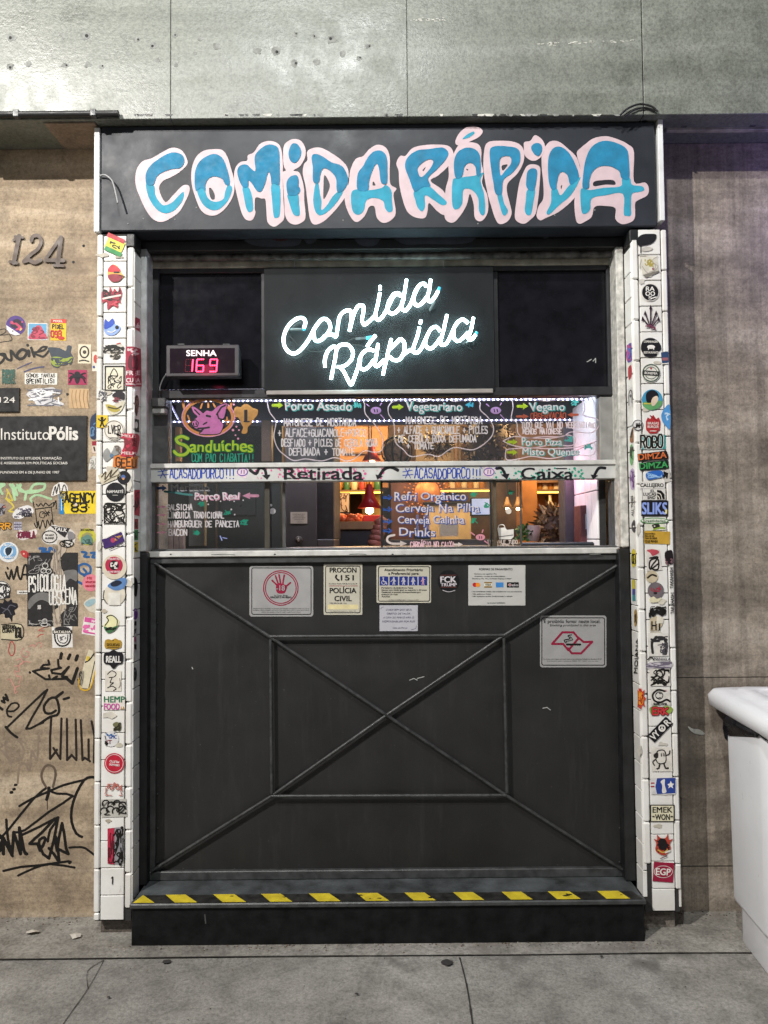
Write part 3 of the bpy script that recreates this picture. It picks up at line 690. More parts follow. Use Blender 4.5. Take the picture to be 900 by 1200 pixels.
# band with the writing
YBD = .14
rail = MB(); rail.pbox(175, 546.5, 726, 563, YBD, .21, mat('band_grey', (.56, .56, .54), .45, var=.1, scale=12), .002); rail.pbox(174, 541, 727, 546.5, YBD - .008, .21, ALU, .002)
rl = rail.build('writing_band', sw)
INKB, INKN, INKP, INKG = ink('#2440a0'), ink('#15131a'), ink('#d0618f'), ink('#1f9478')
def gink(h):
    k = 'glass_paint_' + h[1:]
    if k in MATS: return MATS[k]
    m_, t_, b_ = nodes(k); c_ = lin(h); out = [n for n in t_.nodes if n.type == 'OUTPUT_MATERIAL'][0]
    tr_ = t_.nodes.new('ShaderNodeBsdfTranslucent'); mx_ = t_.nodes.new('ShaderNodeMixShader'); mx_.inputs[0].default_value = .5
    cc_ = ramp(t_, noise(t_, geo(t_), 60, 4), [(.3, tuple(q * .8 for q in c_)), (.6, c_)])
    t_.links.new(cc_, b_.inputs['Base Color']); t_.links.new(cc_, tr_.inputs[0]); b_.inputs['Roughness'].default_value = .5
    t_.links.new(b_.outputs[0], mx_.inputs[1]); t_.links.new(tr_.outputs[0], mx_.inputs[2]); t_.links.new(mx_.outputs[0], out.inputs[0])
    MATS[k] = m_; return m_
def loose(mb, body, u, v, h, mp, m_, wd, off, bold, seed, j=1.0):
    """lettered by hand: every letter drawn on its own, uneven in size, tilt and height"""
    rr = random.Random(seed); ext = lambda q: (min(p[0] for p in font_mesh(q)[0]), max(p[0] for p in font_mesh(q)[0]))
    x0, x1 = ext(body); k = wd / (x1 - x0)
    for i, ch in enumerate(body):
        jit = (rr.uniform(-7, 7) * j, rr.uniform(-.07, .07) * h * j, rr.uniform(.92, 1.18), rr.uniform(.9, 1.1))
        if ch == ' ': continue
        e1 = ext(body[:i + 1])[1]; c0, c1 = ext(ch); cw = c1 - c0
        hh = h * jit[2]; mb.text(ch, u - wd / 2 + (e1 - cw / 2 - x0) * k, v + jit[1], hh, mp, m_, max(.3, cw * k * jit[3]), off + .00001 * i, jit[0], bold)
m = MB(); pb = plane(YBD)
def hs_(s, u, v, h, wd, col, mp, mb, r=.7, off=.0008, **k): mb.fill([('s', q, r) for q in hand(s, u, v, h, wd, **k)], mp, col, off, .3)
for u, wd in ((199, 64), (486, 66)):
    hs_('ACASADOPORCO', u, 560.5, 12, wd, INKB, pb, m, .62, jit=.09)
    hs_('!!!', u + wd + 1, 560, 11, 12, INKB, pb, m, .7)
    m.fill([('s', q, .45) for q in ([(u - 14, 553), (u - 3, 551)], [(u - 14, 557), (u - 2, 556)], [(u - 11, 549), (u - 5, 560)], [(u - 6, 549), (u - 11, 560)])], pb, INKB, .0008, .3)
    cx = u + wd + 21
    m.fill([('p', rect(cx - 6, 548, cx + 6, 559, 20))], pb, ink('#dfc7d2'), .0006, .4)
    m.fill([('s', circ(cx, 553, 6, 4.4, 20) + [(cx + 6, 553)], .55), ('s', [(cx - 1, 551), (cx - 1.5, 555)], .5), ('s', [(cx + 2, 551), (cx + 2, 555)], .5), ('s', [(cx - 8, 549), (cx - 10, 547)], .4), ('s', [(cx + 7, 549), (cx + 9, 547)], .4)], pb, ink('#6a4fa0'), .001, .3)
def splat(cx0, cx1, n, col, seed):
    rr = random.Random(seed); m.fill([('p', circ(rr.uniform(cx0, cx1), rr.uniform(548.5, 561.5), rr.uniform(.4, 1.7), n=10)) for _ in range(n)], pb, col, .0006, .3)
splat(325, 430, 95, INKP, 3); splat(602, 685, 60, INKG, 5); splat(298, 318, 8, INKP, 8); splat(440, 452, 8, INKP, 9); splat(580, 597, 8, INKG, 2)
loose(m, 'Retirada', 379, 554.8, 13, pb, INKN, 92, .0014, .024, 3, .5); loose(m, 'Caixa', 641, 555, 12.6, pb, INKN, 62, .0014, .02, 4, .5)
for u0, u1, st in ((333, 341, 560.4), (343, 352, 560.4), (378, 386, 560.4), (356, 366, 560.4), (612, 622, 560.4), (640, 648, 560.4), (652, 664, 560.4), (652, 664, 549)): m.fill([('s', [(u0, st), (u1, st)], .6)], pb, INKN, .0018, .3)
def swirl(pts, col, w): m.fill([('s', smooth(pts, 4), w)], pb, col, .001, .35)
swirl([(293, 551), (300, 555), (304, 548.5), (310, 550), (312, 557)], INKN, 1.7); m.fill([('p', [(307, 557), (317, 556), (313, 562)])], pb, INKN, .0014, .3)
swirl([(466, 551), (458, 547.5), (450, 550), (445, 557)], INKN, 1.8); m.fill([('p', [(440, 556), (449, 558), (442, 562)])], pb, INKN, .0014, .3)
swirl([(582, 549), (588, 549), (592, 556)], INKN, 1.6); m.fill([('p', [(587, 556), (597, 555), (594, 562)])], pb, INKN, .0014, .3)
swirl([(709, 548.5), (702, 548.5), (697, 556)], INKN, 1.6); m.fill([('p', [(692, 556), (701, 557), (695, 562)])], pb, INKN, .0014, .3)
m.build('band_writing', rl)
# sill
b = MB(); b.pbox(174, 644, 727, 651, .110, .3, ALU, .003); b.pbox(176, 641.5, 726, 644.6, .14, .3, ALUD, .002)
for u in (200, 322, 460, 690): b.fill([('p', circ(u, 649.6, 1.2, .8, 8))], plane(.110), BLACKP, .001, .3)
b.fill([('s', [(248, 650), (262, 649.6), (275, 650)], .5), ('s', [(410, 649.6), (420, 649), (429, 649.8)], .5), ('s', [(690, 649.6), (704, 649)], .5)], plane(.110), rim, .001, .3)
b.build('sill', sw)
# ---- glass
WHT, PNK, GRN, LGRN, ORG, TEAL, LILAC = gink('#f6f0f4'), gink('#e9a5c3'), gink('#2f9a76'), gink('#b5d334'), gink('#d8904f'), gink('#58c0b8'), gink('#caa2dc')
YT = YG - .002
pt = plane(YT)
tp = MB(); tp.pbox(196.5, 464.5, 703.5, 542, YG, YG + .004, GLASS, 0); tpo = tp.build('transom_pane', sw)
m = MB()
# pig badge
m.fill([('s', circ(244, 489, 28.5, 20.5, 40) + [(272.5, 489)], 1.6), ('s', smooth([(217, 482), (214, 470), (217, 467), (228, 472)], 3), 1.4), ('s', smooth([(258, 470), (266, 466), (271, 468), (270, 480)], 3), 1.4)], pt, ORG, .0008, .35)
m.fill([('s', circ(244, 489, 30.8, 22.6, 40) + [(274.8, 489)], .55)], pt, PNK, .001, .3)
m.fill([('s', [(237, 473), (235, 478)], 1), ('s', [(244, 470), (244, 477)], 1.2), ('s', [(250, 473), (252, 477)], 1), ('s', [(263, 493), (269, 493)], .9), ('s', [(266, 489), (266, 497)], .9), ('s', [(220, 487), (222, 492)], .9), ('s', [(218, 497), (224, 494)], .8)], pt, ORG, .0012, .3)
pig = Z(180, 460, 6.43, [(285, 225), (310, 200), (330, 180), (300, 150), (285, 105), (320, 115), (360, 145), (375, 155), (400, 135), (440, 140), (480, 105), (550, 80), (545, 130), (530, 190), (500, 210), (525, 240), (510, 290), (480, 312), (350, 312), (370, 290), (340, 280), (300, 260)])
m.fill([('p', smooth(pig, 3, True), .9)], pt, INKN, .001, .35)
m.fill([('p', smooth(pig, 3, True), -.2)], pt, gink('#df83c6'), .0016, .35)
m.fill([('s', Z(180, 460, 6.43, q), r) for q, r in (([(400, 175), (425, 180)], 1.2), ([(375, 240), (400, 225)], .8), ([(335, 270), (380, 268), (418, 262)], 1.0), ([(345, 292), (372, 278)], .9), ([(300, 232), (302, 245)], .7), ([(320, 228), (322, 242)], .7), ([(288, 215), (315, 205), (338, 228), (330, 255), (300, 258), (286, 238), (288, 215)], .5), ([(475, 165), (510, 110), (540, 95)], .9), ([(310, 130), (345, 165)], .8), ([(480, 160), (490, 195), (520, 205)], .9))], pt, INKN, .0024, .3)
m.fill([('p', circ(274 + a, 470 + b_, r_, n=10)) for a, b_, r_ in ((0, 4, 1.3), (-2, 12, 1.5), (1, 20, 1), (3, 30, 1.2), (-1, 34, 1.5), (2, 40, 1), (6, 34, 1), (5, 44, 1.3))], pt, PNK, .0008, .3)
troph = Z(180, 460, 6.43, [(605, 130), (625, 105), (655, 110), (680, 88), (715, 92), (745, 115), (785, 130), (780, 170), (760, 195), (735, 235), (710, 262), (705, 300), (680, 312), (662, 300), (675, 265), (660, 235), (640, 190), (610, 180)])
m.fill([('p', smooth(troph, 3, True))], pt, gink('#cf9a55'), .0008, .35); m.text('1', 288, 487, 13, pt, INKN, None, .0016, bold=.05)
m.fill([('s', [(286, 494), (292, 494)], .7)], pt, INKN, .0018, .3)
loose(m, 'anduíches', 260, 523, 12.5, pt, gink('#20783a'), 73, .0008, .08, 5); loose(m, 'anduíches', 259.5, 522.5, 12.5, pt, LGRN, 73, .0016, .02, 5)
SS = smooth([(220, 514), (213, 511.5), (207, 514), (209, 519), (217, 522), (221, 527), (217, 532.5), (209, 533), (204, 529)], 4); m.fill([('s', SS, 2.6)], pt, gink('#20783a'), .0012, .35); m.fill([('s', SS, 1.7)], pt, LGRN, .0018, .35)
m.fill([('s', q, .55) for q in hand('COM PAO CIABATTA!!', 225, 541, 9, 74, jit=.1)], pt, gink('#2aa487'), .0008, .3)
# menu clouds
def cloud(pts, r=.6, col=None): m.fill([('s', smooth(pts + [pts[0]], 5), r)], pt, col or gink('#ecdfe6'), .0008, .3)
cloud(Z(310, 460, 6.43, [(20, 75), (90, 50), (180, 40), (300, 60), (420, 52), (560, 45), (700, 50), (750, 75), (760, 160), (830, 240), (885, 330), (885, 430), (830, 450), (750, 440), (690, 490), (620, 515), (530, 490), (430, 515), (310, 500), (220, 512), (150, 470), (100, 420), (70, 330), (85, 220), (40, 150)]))
cloud(Z(440, 460, 6.43, [(95, 110), (130, 70), (240, 55), (360, 68), (480, 45), (600, 65), (720, 40), (785, 70), (790, 130), (850, 190), (890, 270), (860, 350), (740, 430), (590, 415), (480, 480), (400, 465), (270, 482), (210, 430), (150, 370), (140, 240), (100, 160)]))
cloud(Z(570, 460, 5.625, [(170, 50), (280, 35), (400, 55), (520, 30), (620, 45), (650, 100), (640, 150), (730, 175), (740, 220), (690, 265), (560, 260), (500, 290), (380, 290), (260, 300), (210, 270), (200, 200), (165, 170), (175, 100)]))
cloud(Z(570, 460, 5.625, [(110, 320), (180, 290), (300, 300), (440, 300), (540, 280), (585, 310), (560, 350), (430, 345), (300, 365), (180, 350)]))
cloud(Z(570, 460, 5.625, [(130, 375), (260, 365), (420, 370), (600, 360), (700, 330), (720, 370), (690, 415), (560, 410), (420, 435), (300, 420), (200, 440), (130, 440)]))
def title(s, u, v, h, wd, colb, mp=None, mb=None, ang=0, top=None):
    mb = mb or m; mp = mp or pt; sd = sum(map(ord, s))
    loose(mb, s, u + .8, v + .7, h, mp, colb, wd, .0012, .055, sd); loose(mb, s, u, v, h, mp, top or WHT, wd, .002, .016, sd)
def arrow(u, v, col, mp=None, mb=None, L=9, flip=1, r=1.3):
    mb = mb or m; mp = mp or pt
    mb.fill([('s', [(u - flip * L / 2, v), (u + flip * L * .1, v)], r), ('p', [(u, v - r * 2.3), (u + flip * L / 2, v), (u, v + r * 2.3)])], mp, col, .0012, .3)
def leaf(u, v, col, mp=None, mb=None, s=1.0):
    mb = mb or m; mp = mp or pt; rr = random.Random(int(u * 3 + v))
    mb.fill([('s', [(u + rr.uniform(-4, 4) * s, v + rr.uniform(-3, 3) * s), (u + rr.uniform(-5, 5) * s, v + rr.uniform(-3.6, 3.6) * s)], rr.uniform(.5, .9) * s) for _ in range(9)], mp, col, .0012, .3)
title('Porco Assado', 373, 475.5, 9.5, 78, TEAL); arrow(326, 475, LGRN, L=12, r=1.7); leaf(418, 474, TEAL)
title('Vegetariano', 508.5, 476, 9.5, 66, TEAL); arrow(467, 477, LGRN, L=12, r=1.7); leaf(551, 474, ink('#3fa3c4'))
title('Vegano', 641, 476, 9, 42, TEAL); arrow(613, 476, LGRN, L=12, r=1.7); leaf(673, 472, TEAL)
title('Porco Pizza', 635, 517.5, 8, 47, TEAL); arrow(601, 518, LGRN, L=11, r=1.6); leaf(667, 514.5, TEAL)
title('Misto Quente', 645, 529, 8, 66, TEAL); arrow(601, 530, LGRN, L=11, r=1.6); leaf(690, 524, TEAL)
T_ = [('MAIONESE DE MOSTARDA', 333, 499, 8.5, 85), ('+ ALFACE+GUACAMOLE+PORCO', 326, 511.5, 8.5, 104), ('DESFIADO + PICLES DE CEBOLA ROXA', 330, 523, 8.3, 113), ('DEFUMADA + TOMATE', 339, 533.5, 8.3, 78),
      ('MAIONESE DE MOSTARDA', 476, 496.5, 8.3, 90), ('+ ALFACE + GUACAMOLE + PICLES', 466, 508, 8.3, 106), ('DE CEBOLA ROXA DEFUMADA', 467, 518, 7.8, 92), ('+ TOMATE', 477, 526, 7, 32),
      ('TUDO QUE VAI NO VEGETARIANO', 611, 501.5, 6.6, 88), ('MENOS MAIONESE', 613, 508.5, 6, 46)]
for s, u, v, h, wd in T_: hs_(s, u, v, h, wd, WHT, pt, m, .62, .0014, jit=.06)
hs_('OBSERVAÇÃO', 622, 490.5, 6.5, 42, gink('#c8684e'), pt, m, .55, .0014); arrow(613, 488, gink('#c8684e'), L=14); arrow(671, 486, gink('#c8684e'), L=12, flip=-1)
for u, v in ((440.5, 481), (581, 481)):
    m.fill([('p', circ(u, v, 6.2, 4.2))], pt, LILAC, .0012, .35); m.fill([('s', [(u - 2, v - 1.5), (u - 1.4, v + 1.5)], .6), ('s', [(u + 1.4, v - 1.5), (u + 2, v + 1.5)], .6)], pt, INKN, .0018, .3)
    m.fill([('s', [(u + 5.5, v + 5), (u + 10, v + 10)], .6), ('s', [(u - 8, v - 5), (u - 11, v - 7.5)], .6), ('s', [(u + 5, v - 6), (u + 6.5, v - 8.5)], .6)], pt, LILAC, .0012, .3)
m.build('menu_lettering', tpo)
# lower sliding panes
YL = YG + .004
def pane(u0, u1, Y, stiles, name='sliding_pane'):
    b = MB(); b.pbox(u0, 563, u1, 644, Y, Y + .004, GLASS, 0); o = b.build(name, sw)
    s = MB()
    for a, c, mt in stiles: s.pbox(a, 563.3, c, 643, Y - .006, Y + .012, mt, .001)
    s.pbox(u0, 563.2, u1, 565, Y - .005, Y + .011, ALUD, .001)
    s.build('stile', o); return o
p1 = pane(182, 316, YL, [(181.6, 183.2, BRONZE), (310, 316, mat('bronze_dark', (.08, .07, .055), .4, metal=.3))])
p2 = pane(316.5, 334, YL + .02, [(331, 334.5, ALUD)])
p3 = pane(447, 581.5, YL, [(446, 448.6, BLACKP), (578.5, 582, BRONZE)])
p4 = pane(575, 611, YL + .02, [(574.5, 576.4, BLACKP), (610, 611.5, ALUD)])
p2m = MB(); q = plane(YL + .018); p2m.fill([('p', circ(319.5, 599, 3.6))], q, WHT, .001, .3); p2m.fill([('p', circ(317.6, 592, 1.5))], q, WHT, .001, .3); p2m.build('finger_sticker', p2)
pl1 = plane(YL - .001); m = MB()
title('Mercado', 223, 571, 7.5, 45, ink('#7b8089'), pl1, m, top=ink('#a9a8a6')); arrow(190, 572, ink('#33507f'), pl1, m, 11, r=1.6)
title('Porco Real', 254, 581, 8, 52, PNK, pl1, m); arrow(293, 581, PNK, pl1, m, 18, flip=-1, r=1.7)
m.fill([('p', circ(232 + k * 5.3, 586 + (k % 3) * 1.2 - 1, .9, n=8)) for k in range(11)], pl1, WHT, .0012, .3)
m.fill([('s', smooth([(193, 576), (205, 577), (215, 579), (225, 580)], 3), 1.2)], pl1, ink('#356a68'), .001, .3)
for s, u, v, h, wd in (('SALSICHA', 196, 597.5, 6.5, 30), ('LINGUICA TRADICIONAL', 197, 607, 7, 66), ('HAMBURGUER DE PANCETA', 197, 617.5, 7, 84), ('BACON', 198, 627.5, 7, 22)):
    hs_(s, u, v, h, wd, WHT, pl1, m, .6, .0014, jit=.07); arrow(190, v - 3.5, PNK, pl1, m, 11, r=.7)
for u, v in ((236, 591), (266, 601), (286, 612), (230, 624)): leaf(u, v, gink('#2aa487'), pl1, m, .9)
for u, v, r in ((244, 591, 1), (271, 597, 1.1), (275, 603, 1), (200, 599, .8), (208, 602, .8)): m.fill([('p', circ(u, v, r, n=8))], pl1, WHT, .0014, .3)
m.fill([('s', [(258, 628), (260, 633)], .6), ('s', [(261, 630), (266, 631)], .4)], pl1, ink('#8f9ad0'), .001, .3)
m.build('menu_lettering', p1)
m = MB(); BL = gink('#3c66c4')
for s, u, v, h, wd in (('Refri Orgânico', 504, 581.5, 9, 84), ('Cerveja Na Pilha', 513, 595, 9, 98), ('Cerveja Galinha', 505, 609, 8.5, 78), ('Drinks', 489, 623.5, 9.5, 42)): title(s, u, v, h, wd, BL, pl1, m)
for v in (583, 597, 611, 622): arrow(455, v, BL, pl1, m, 11, r=1.6); arrow(454.5, v - .8, WHT, pl1, m, 7, r=.5)
m.fill([('s', smooth([(462, 627), (455, 629), (454, 634), (460, 637), (470, 637)], 4), 1.3), ('p', [(469, 633.5), (477, 637), (469, 640)])], pl1, WHT, .0012, .3)
hs_('CARDÁPIO NO CAIXA', 481, 641.3, 6.5, 52, ink('#e3b9c2'), pl1, m, .5, .0014); arrow(537, 638, WHT, pl1, m, 11, r=1.1)
for u, v in ((555, 580), (570, 592), (556, 610)): leaf(u, v, ink('#2a8c6c'), pl1, m, .9)
m.fill([('p', circ(563, 629.5, 5.5, 3.6))], pl1, PNK, .001, .3); m.fill([('s', [(552, 624), (556, 627)], .7), ('s', [(565, 624), (566, 621)], .6), ('s', [(568, 634), (572, 637)], .7)], pl1, PNK, .001, .3)
m.fill([('s', [(562, 628.5), (562, 631)], .4), ('s', [(564.5, 628.5), (564.5, 631)], .4)], pl1, INKN, .0016, .25)
m.build('menu_lettering', p3)
m = MB(); p4p = plane(YL + .019)
m.fill([('s', smooth([(584, 619), (585, 615.5), (590, 615), (592, 619)], 3), .5), ('p', [(583, 619), (592, 618), (594, 621), (602, 620), (602, 629), (599, 632), (585, 632)])], p4p, ink('#e2ddd6'), .001, .3)
m.fill([('s', [(585, 629), (601, 627)], .4)], p4p, INKN, .0016, .3)
hs_('119 VALE TUDO', 571, 637, 4, 36, WHT, p4p, m, .4, .0012); hs_('11951', 572, 642.6, 5, 13, WHT, p4p, m, .5, .0012); hs_('1575-1', 586, 642.6, 5, 17, WHT, p4p, m, .5, .0012)
m.fill([('p', circ(596, 599, 3.4))], p4p, ink('#d9cfc2'), .001, .3)
leaf(599, 577, ink('#2a8c6c'), p4p, m, .8)
m.build('menu_lettering', p4)
# jamb posts
jp = MB(); jp.box(PX(163, .079, 450), PX(171.5, .079, 450), .079, .2, PZ(644, .079), PZ(289, .079), mat('jamb_grey', (.52, .53, .53), .5, var=.25, scale=22), .003)
jp.build('jamb_post', None, 'grey steel post between left tiled pillar and the window', 'post')
jp = MB(); jp.box(PX(724.5, .079, 450), PX(734, .079, 450), .079, .2, PZ(644, .079), PZ(291, .079), mat('jamb_white', (.55, .53, .49), .6, var=.3, scale=35, bump=.3), .004)
jp.build('jamb_post', None, 'flaking whitish post between right tiled pillar and the window', 'post')
# small floodlight hung at the left mullion
fl = thing('floodlight', 'small dark floodlight under the number display, left of the transom', 'lamp', tuple(at(185, 486, .12)))
b = MB(); b.pbox(177, 466, 194, 477, .1, .15, FRAME, .004); b.build('housing', fl)
b = MB(); b.pbox(178, 477.3, 193, 484.5, .11, .15, mat('flood_lens', (.3, .3, .29), .3), .003); b.build('lens', fl)
b = MB(); b.cyl(at(187, 458, .14), at(187, 468, .14), .006, BLACKP, 8); b.build('bracket', fl)
# ------------------------------------------------------------------ neon sign
YN = .142
ng = thing('neon_sign', 'glowing white neon script Comida Rápida on a dark acrylic sheet', 'neon sign', tuple(at(444, 462, YN)))
def acry():
    m, t, b = nodes('acrylic_sheet'); p = geo(t)
    n1 = noise(t, p, 6, 5, (2, 1, 1)); t.links.new(ramp(t, n1, [(.3, (.015, .0165, .0185)), (.7, (.024, .0265, .029))]), b.inputs['Base Color'])
    b.inputs['Roughness'].default_value = .5; b.inputs['Specular IOR Level'].default_value = .15
    out = [n for n in t.nodes if n.type == 'OUTPUT_MATERIAL'][0]
    tr = t.nodes.new('ShaderNodeBsdfTransparent'); mx = t.nodes.new('ShaderNodeMixShader'); mx.inputs[0].default_value = .72
    t.links.new(tr.outputs[0], mx.inputs[1]); t.links.new(b.outputs[0], mx.inputs[2]); t.links.new(mx.outputs[0], out.inputs[0]); return m
ACR = acry()
b = MB(); b.pbox(309.5, 313, 579, 458.5, YN, YN + .006, ACR, .001); b.build('acrylic_sheet', ng)
b = MB(); b.pbox(312, 456.5, 578, 461.5, YN - .002, YN + .012, mat('sheet_lip', (.32, .29, .27), .4), .002); b.build('lower_lip', ng)
b = MB()
for u in (345, 520): b = MB(); b.cyl(at(u, 306, YN + .004), at(u, 314, YN + .004), .002, GREYC, 6); b.build('hanger', ng)
NEON = bpy.data.materials.new('neon_glass'); NEON.use_nodes = True
t = NEON.node_tree; pb_ = t.nodes['Principled BSDF']; pb_.inputs['Base Color'].default_value = (.8, .95, .95, 1)
lw2 = t.nodes.new('ShaderNodeLayerWeight'); lw2.inputs[0].default_value = .35
t.links.new(ramp(t, noise(t, geo(t), 9, 2), [(.3, (.56, .93, .94)), (.7, (.74, .97, .95))]), pb_.inputs['Emission Color']); pb_.inputs['Emission Strength'].default_value = 17
CYAN = mat('neon_electrode_cyan', '#39b9d8', .4, emit=.9); ELEC = mat('electrode_glass', (.10, .115, .12), .3)
NA, NB_ = (320, 310, 6.923), (440, 310, 6.923)
yt = YN - .024
def neon(paths, name):
    b = MB()
    for o, pts in paths:
        q = smooth(Z(o[0], o[1], o[2], pts), 5); b.tube([at(u, v, yt) for u, v in q], .0058, NEON, 10)
    return b.build(name, ng)
neon([(NA, [(250, 515), (263, 470), (245, 438), (205, 435), (150, 470), (105, 530), (85, 600), (95, 665), (130, 710), (170, 722), (215, 700), (260, 650), (300, 590), (335, 520), (380, 460), (415, 440), (450, 460), (465, 510), (445, 555), (405, 600), (360, 622), (335, 600), (330, 550)]),
      (NA, [(410, 585), (440, 572), (480, 568), (508, 585), (520, 540), (535, 440), (560, 395), (600, 372), (632, 380), (637, 430), (620, 540)]),
      (NA, [(622, 530), (650, 420), (680, 350), (710, 330), (735, 345), (730, 400), (722, 450), (740, 488), (775, 465), (820, 420)]),
      (NA, [(866, 230), (850, 320), (830, 410), (850, 450), (890, 420), (945, 320), (975, 260), (1010, 238), (1040, 250)]), (NA, [(868, 172), (867, 205)]),
      (NB_, [(205, 258), (190, 235), (150, 240), (110, 300), (97, 360), (120, 395), (160, 390), (205, 340), (232, 270)]),
      (NB_, [(252, 122), (235, 230), (215, 340), (240, 375), (280, 330), (318, 240), (355, 170), (395, 155), (412, 180)]),
      (NB_, [(345, 180), (315, 240), (310, 300), (340, 333), (380, 310), (418, 260)]), (NB_, [(448, 122), (438, 200), (422, 270), (445, 300), (480, 265), (508, 215)])], 'word_comida')
neon([(NA, [(422, 830), (420, 770), (445, 700), (490, 665), (508, 672)]), (NA, [(518, 668), (500, 780), (470, 930)]),
      (NA, [(515, 690), (535, 660), (570, 648), (612, 655), (645, 700), (642, 755), (605, 805), (555, 830), (520, 830)]),
      (NA, [(550, 838), (575, 870), (600, 920), (632, 975), (655, 930), (690, 830), (705, 760), (735, 710), (780, 688), (818, 700)]),
      (NA, [(708, 770), (705, 830), (735, 852), (775, 830), (815, 775)]), (NA, [(852, 642), (838, 740), (825, 805), (845, 826), (875, 800), (905, 770)]),
      (NA, [(762, 665), (800, 612), (832, 575)]),
      (NB_, [(128, 602), (105, 700), (60, 895)]), (NB_, [(110, 690), (140, 665), (175, 630), (205, 605), (235, 640), (230, 715), (195, 770), (150, 775), (115, 748)]),
      (NB_, [(215, 740), (240, 720), (290, 690)]), (NB_, [(356, 510), (340, 580), (305, 690), (330, 717), (365, 690), (405, 610), (445, 530), (490, 505), (525, 540)]), (NB_, [(370, 452), (362, 480)]),
      (NB_, [(410, 600), (405, 650), (440, 682), (480, 660), (530, 590)]), (NB_, [(580, 408), (555, 520), (528, 635), (555, 652), (590, 620), (640, 510), (670, 465), (710, 445), (750, 475)]),
      (NB_, [(635, 540), (635, 590), (665, 622), (705, 600), (750, 550)]), (NB_, [(795, 430), (775, 530), (752, 595), (780, 608), (812, 570)])], 'word_rapida')
b = MB()
for (o, p, q) in ((NA, (240, 526), (262, 520)), (NA, (755, 596), (800, 588)), (NB_, (510, 212), (520, 185)), (NB_, (812, 572), (824, 548))):
    P_ = Z(o[0], o[1], o[2], [p, q]); b = MB(); b.cyl(at(*P_[0], yt + .002), at(*P_[1], yt + .002), .006, CYAN, 8); b.build('tube_end', ng)
b = MB()
for (o, p, q) in ((NA, (140, 526), (240, 526)), (NA, (670, 602), (755, 596)), (NB_, (440, 372), (482, 300)), (NB_, (735, 640), (790, 600))):
    P_ = Z(o[0], o[1], o[2], [p, q]); b = MB(); b.cyl(at(*P_[0], yt + .012), at(*P_[1], yt + .004), .0045, ELEC, 8); b.build('electrode', ng)
b = MB()
for o, pts in ((NA, [(140, 530), (120, 550), (180, 630), (260, 690), (350, 708), (430, 695)]), (NA, [(590, 630), (640, 605), (680, 600)]), (NA, [(640, 650), (700, 655), (745, 668)]), (NB_, [(650, 640), (700, 640), (740, 670), (780, 690)])):
    b = MB(); b.tube([at(u, v, YN - .006) for u, v in smooth(Z(o[0], o[1], o[2], pts), 4)], .0017, CABLE, 6); b.build('lead_wire', ng)
# ------------------------------------------------------------------ queue number display
YQ = .075
qd = thing('queue_display', 'black ticket display showing SENHA 169 in red digits', 'display', tuple(at(236, 444, YQ)))
b = MB(); b.pbox(194.5, 404, 280, 441, YQ, YQ + .055, mat('display_case', (.045, .04, .045), .45, var=.2), .003)
for u in (212, 265): b.pbox(u - 4, 402.6, u + 4, 404.2, YQ + .01, YQ + .03, FRAME, .001)
b.build('housing', qd)
b = MB(); b.pbox(199, 408, 275, 437, YQ - .001, YQ + .004, mat('display_screen', (.012, .006, .010), .12), 0); b.build('screen', qd)
pq = plane(YQ - .001)
b = MB(); b.text('SENHA', 236, 413.8, 6.6, pq, mat('display_white', (.8, .8, .8), .5, emit=.45), 35, .001, bold=.03); b.build('caption', qd)
RED = mat('led_red', (1.0, .03, .09), .4, emit=6); OFF = mat('led_off', (.25, .01, .03), .4, emit=.5)
SEG = {'a': ((0, 0), (1, 0)), 'b': ((1, 0), (1, 1)), 'c': ((1, 1), (1, 2)), 'd': ((0, 2), (1, 2)), 'e': ((0, 1), (0, 2)), 'f': ((0, 0), (0, 1)), 'g': ((0, 1), (1, 1))}
for x, on, off in ((218, 'bc', 'aedgf'), (231, 'acdefg', ''), (246.5, 'abcdfg', '')):
    b = MB()
    for st_, mt, r in ((on, RED, .95), (off, OFF, .4)):
        for ch in st_:
            (a0, b0), (a1, b1) = SEG[ch]
            for k in range(4):
                tt = (k + .5) / 4
                b.fill([('p', circ(x + (a0 + (a1 - a0) * tt) * 8.2 - .6 * (b0 + (b1 - b0) * tt), 421 + (b0 + (b1 - b0) * tt) * 7.2, r, n=8))], pq, mt, .001, .3)
    b.build('digit', qd)
lamp('display_glow', 'POINT', at(236, 428, YQ - .05), .25, (1, .05, .16), .03)
b = MB(); b.tube([at(u, v, .14) for u, v in smooth([(195, 438), (190, 446), (187, 456), (188, 466)], 4)], .0025, GREYC, 6); b.build('power_cable', qd)
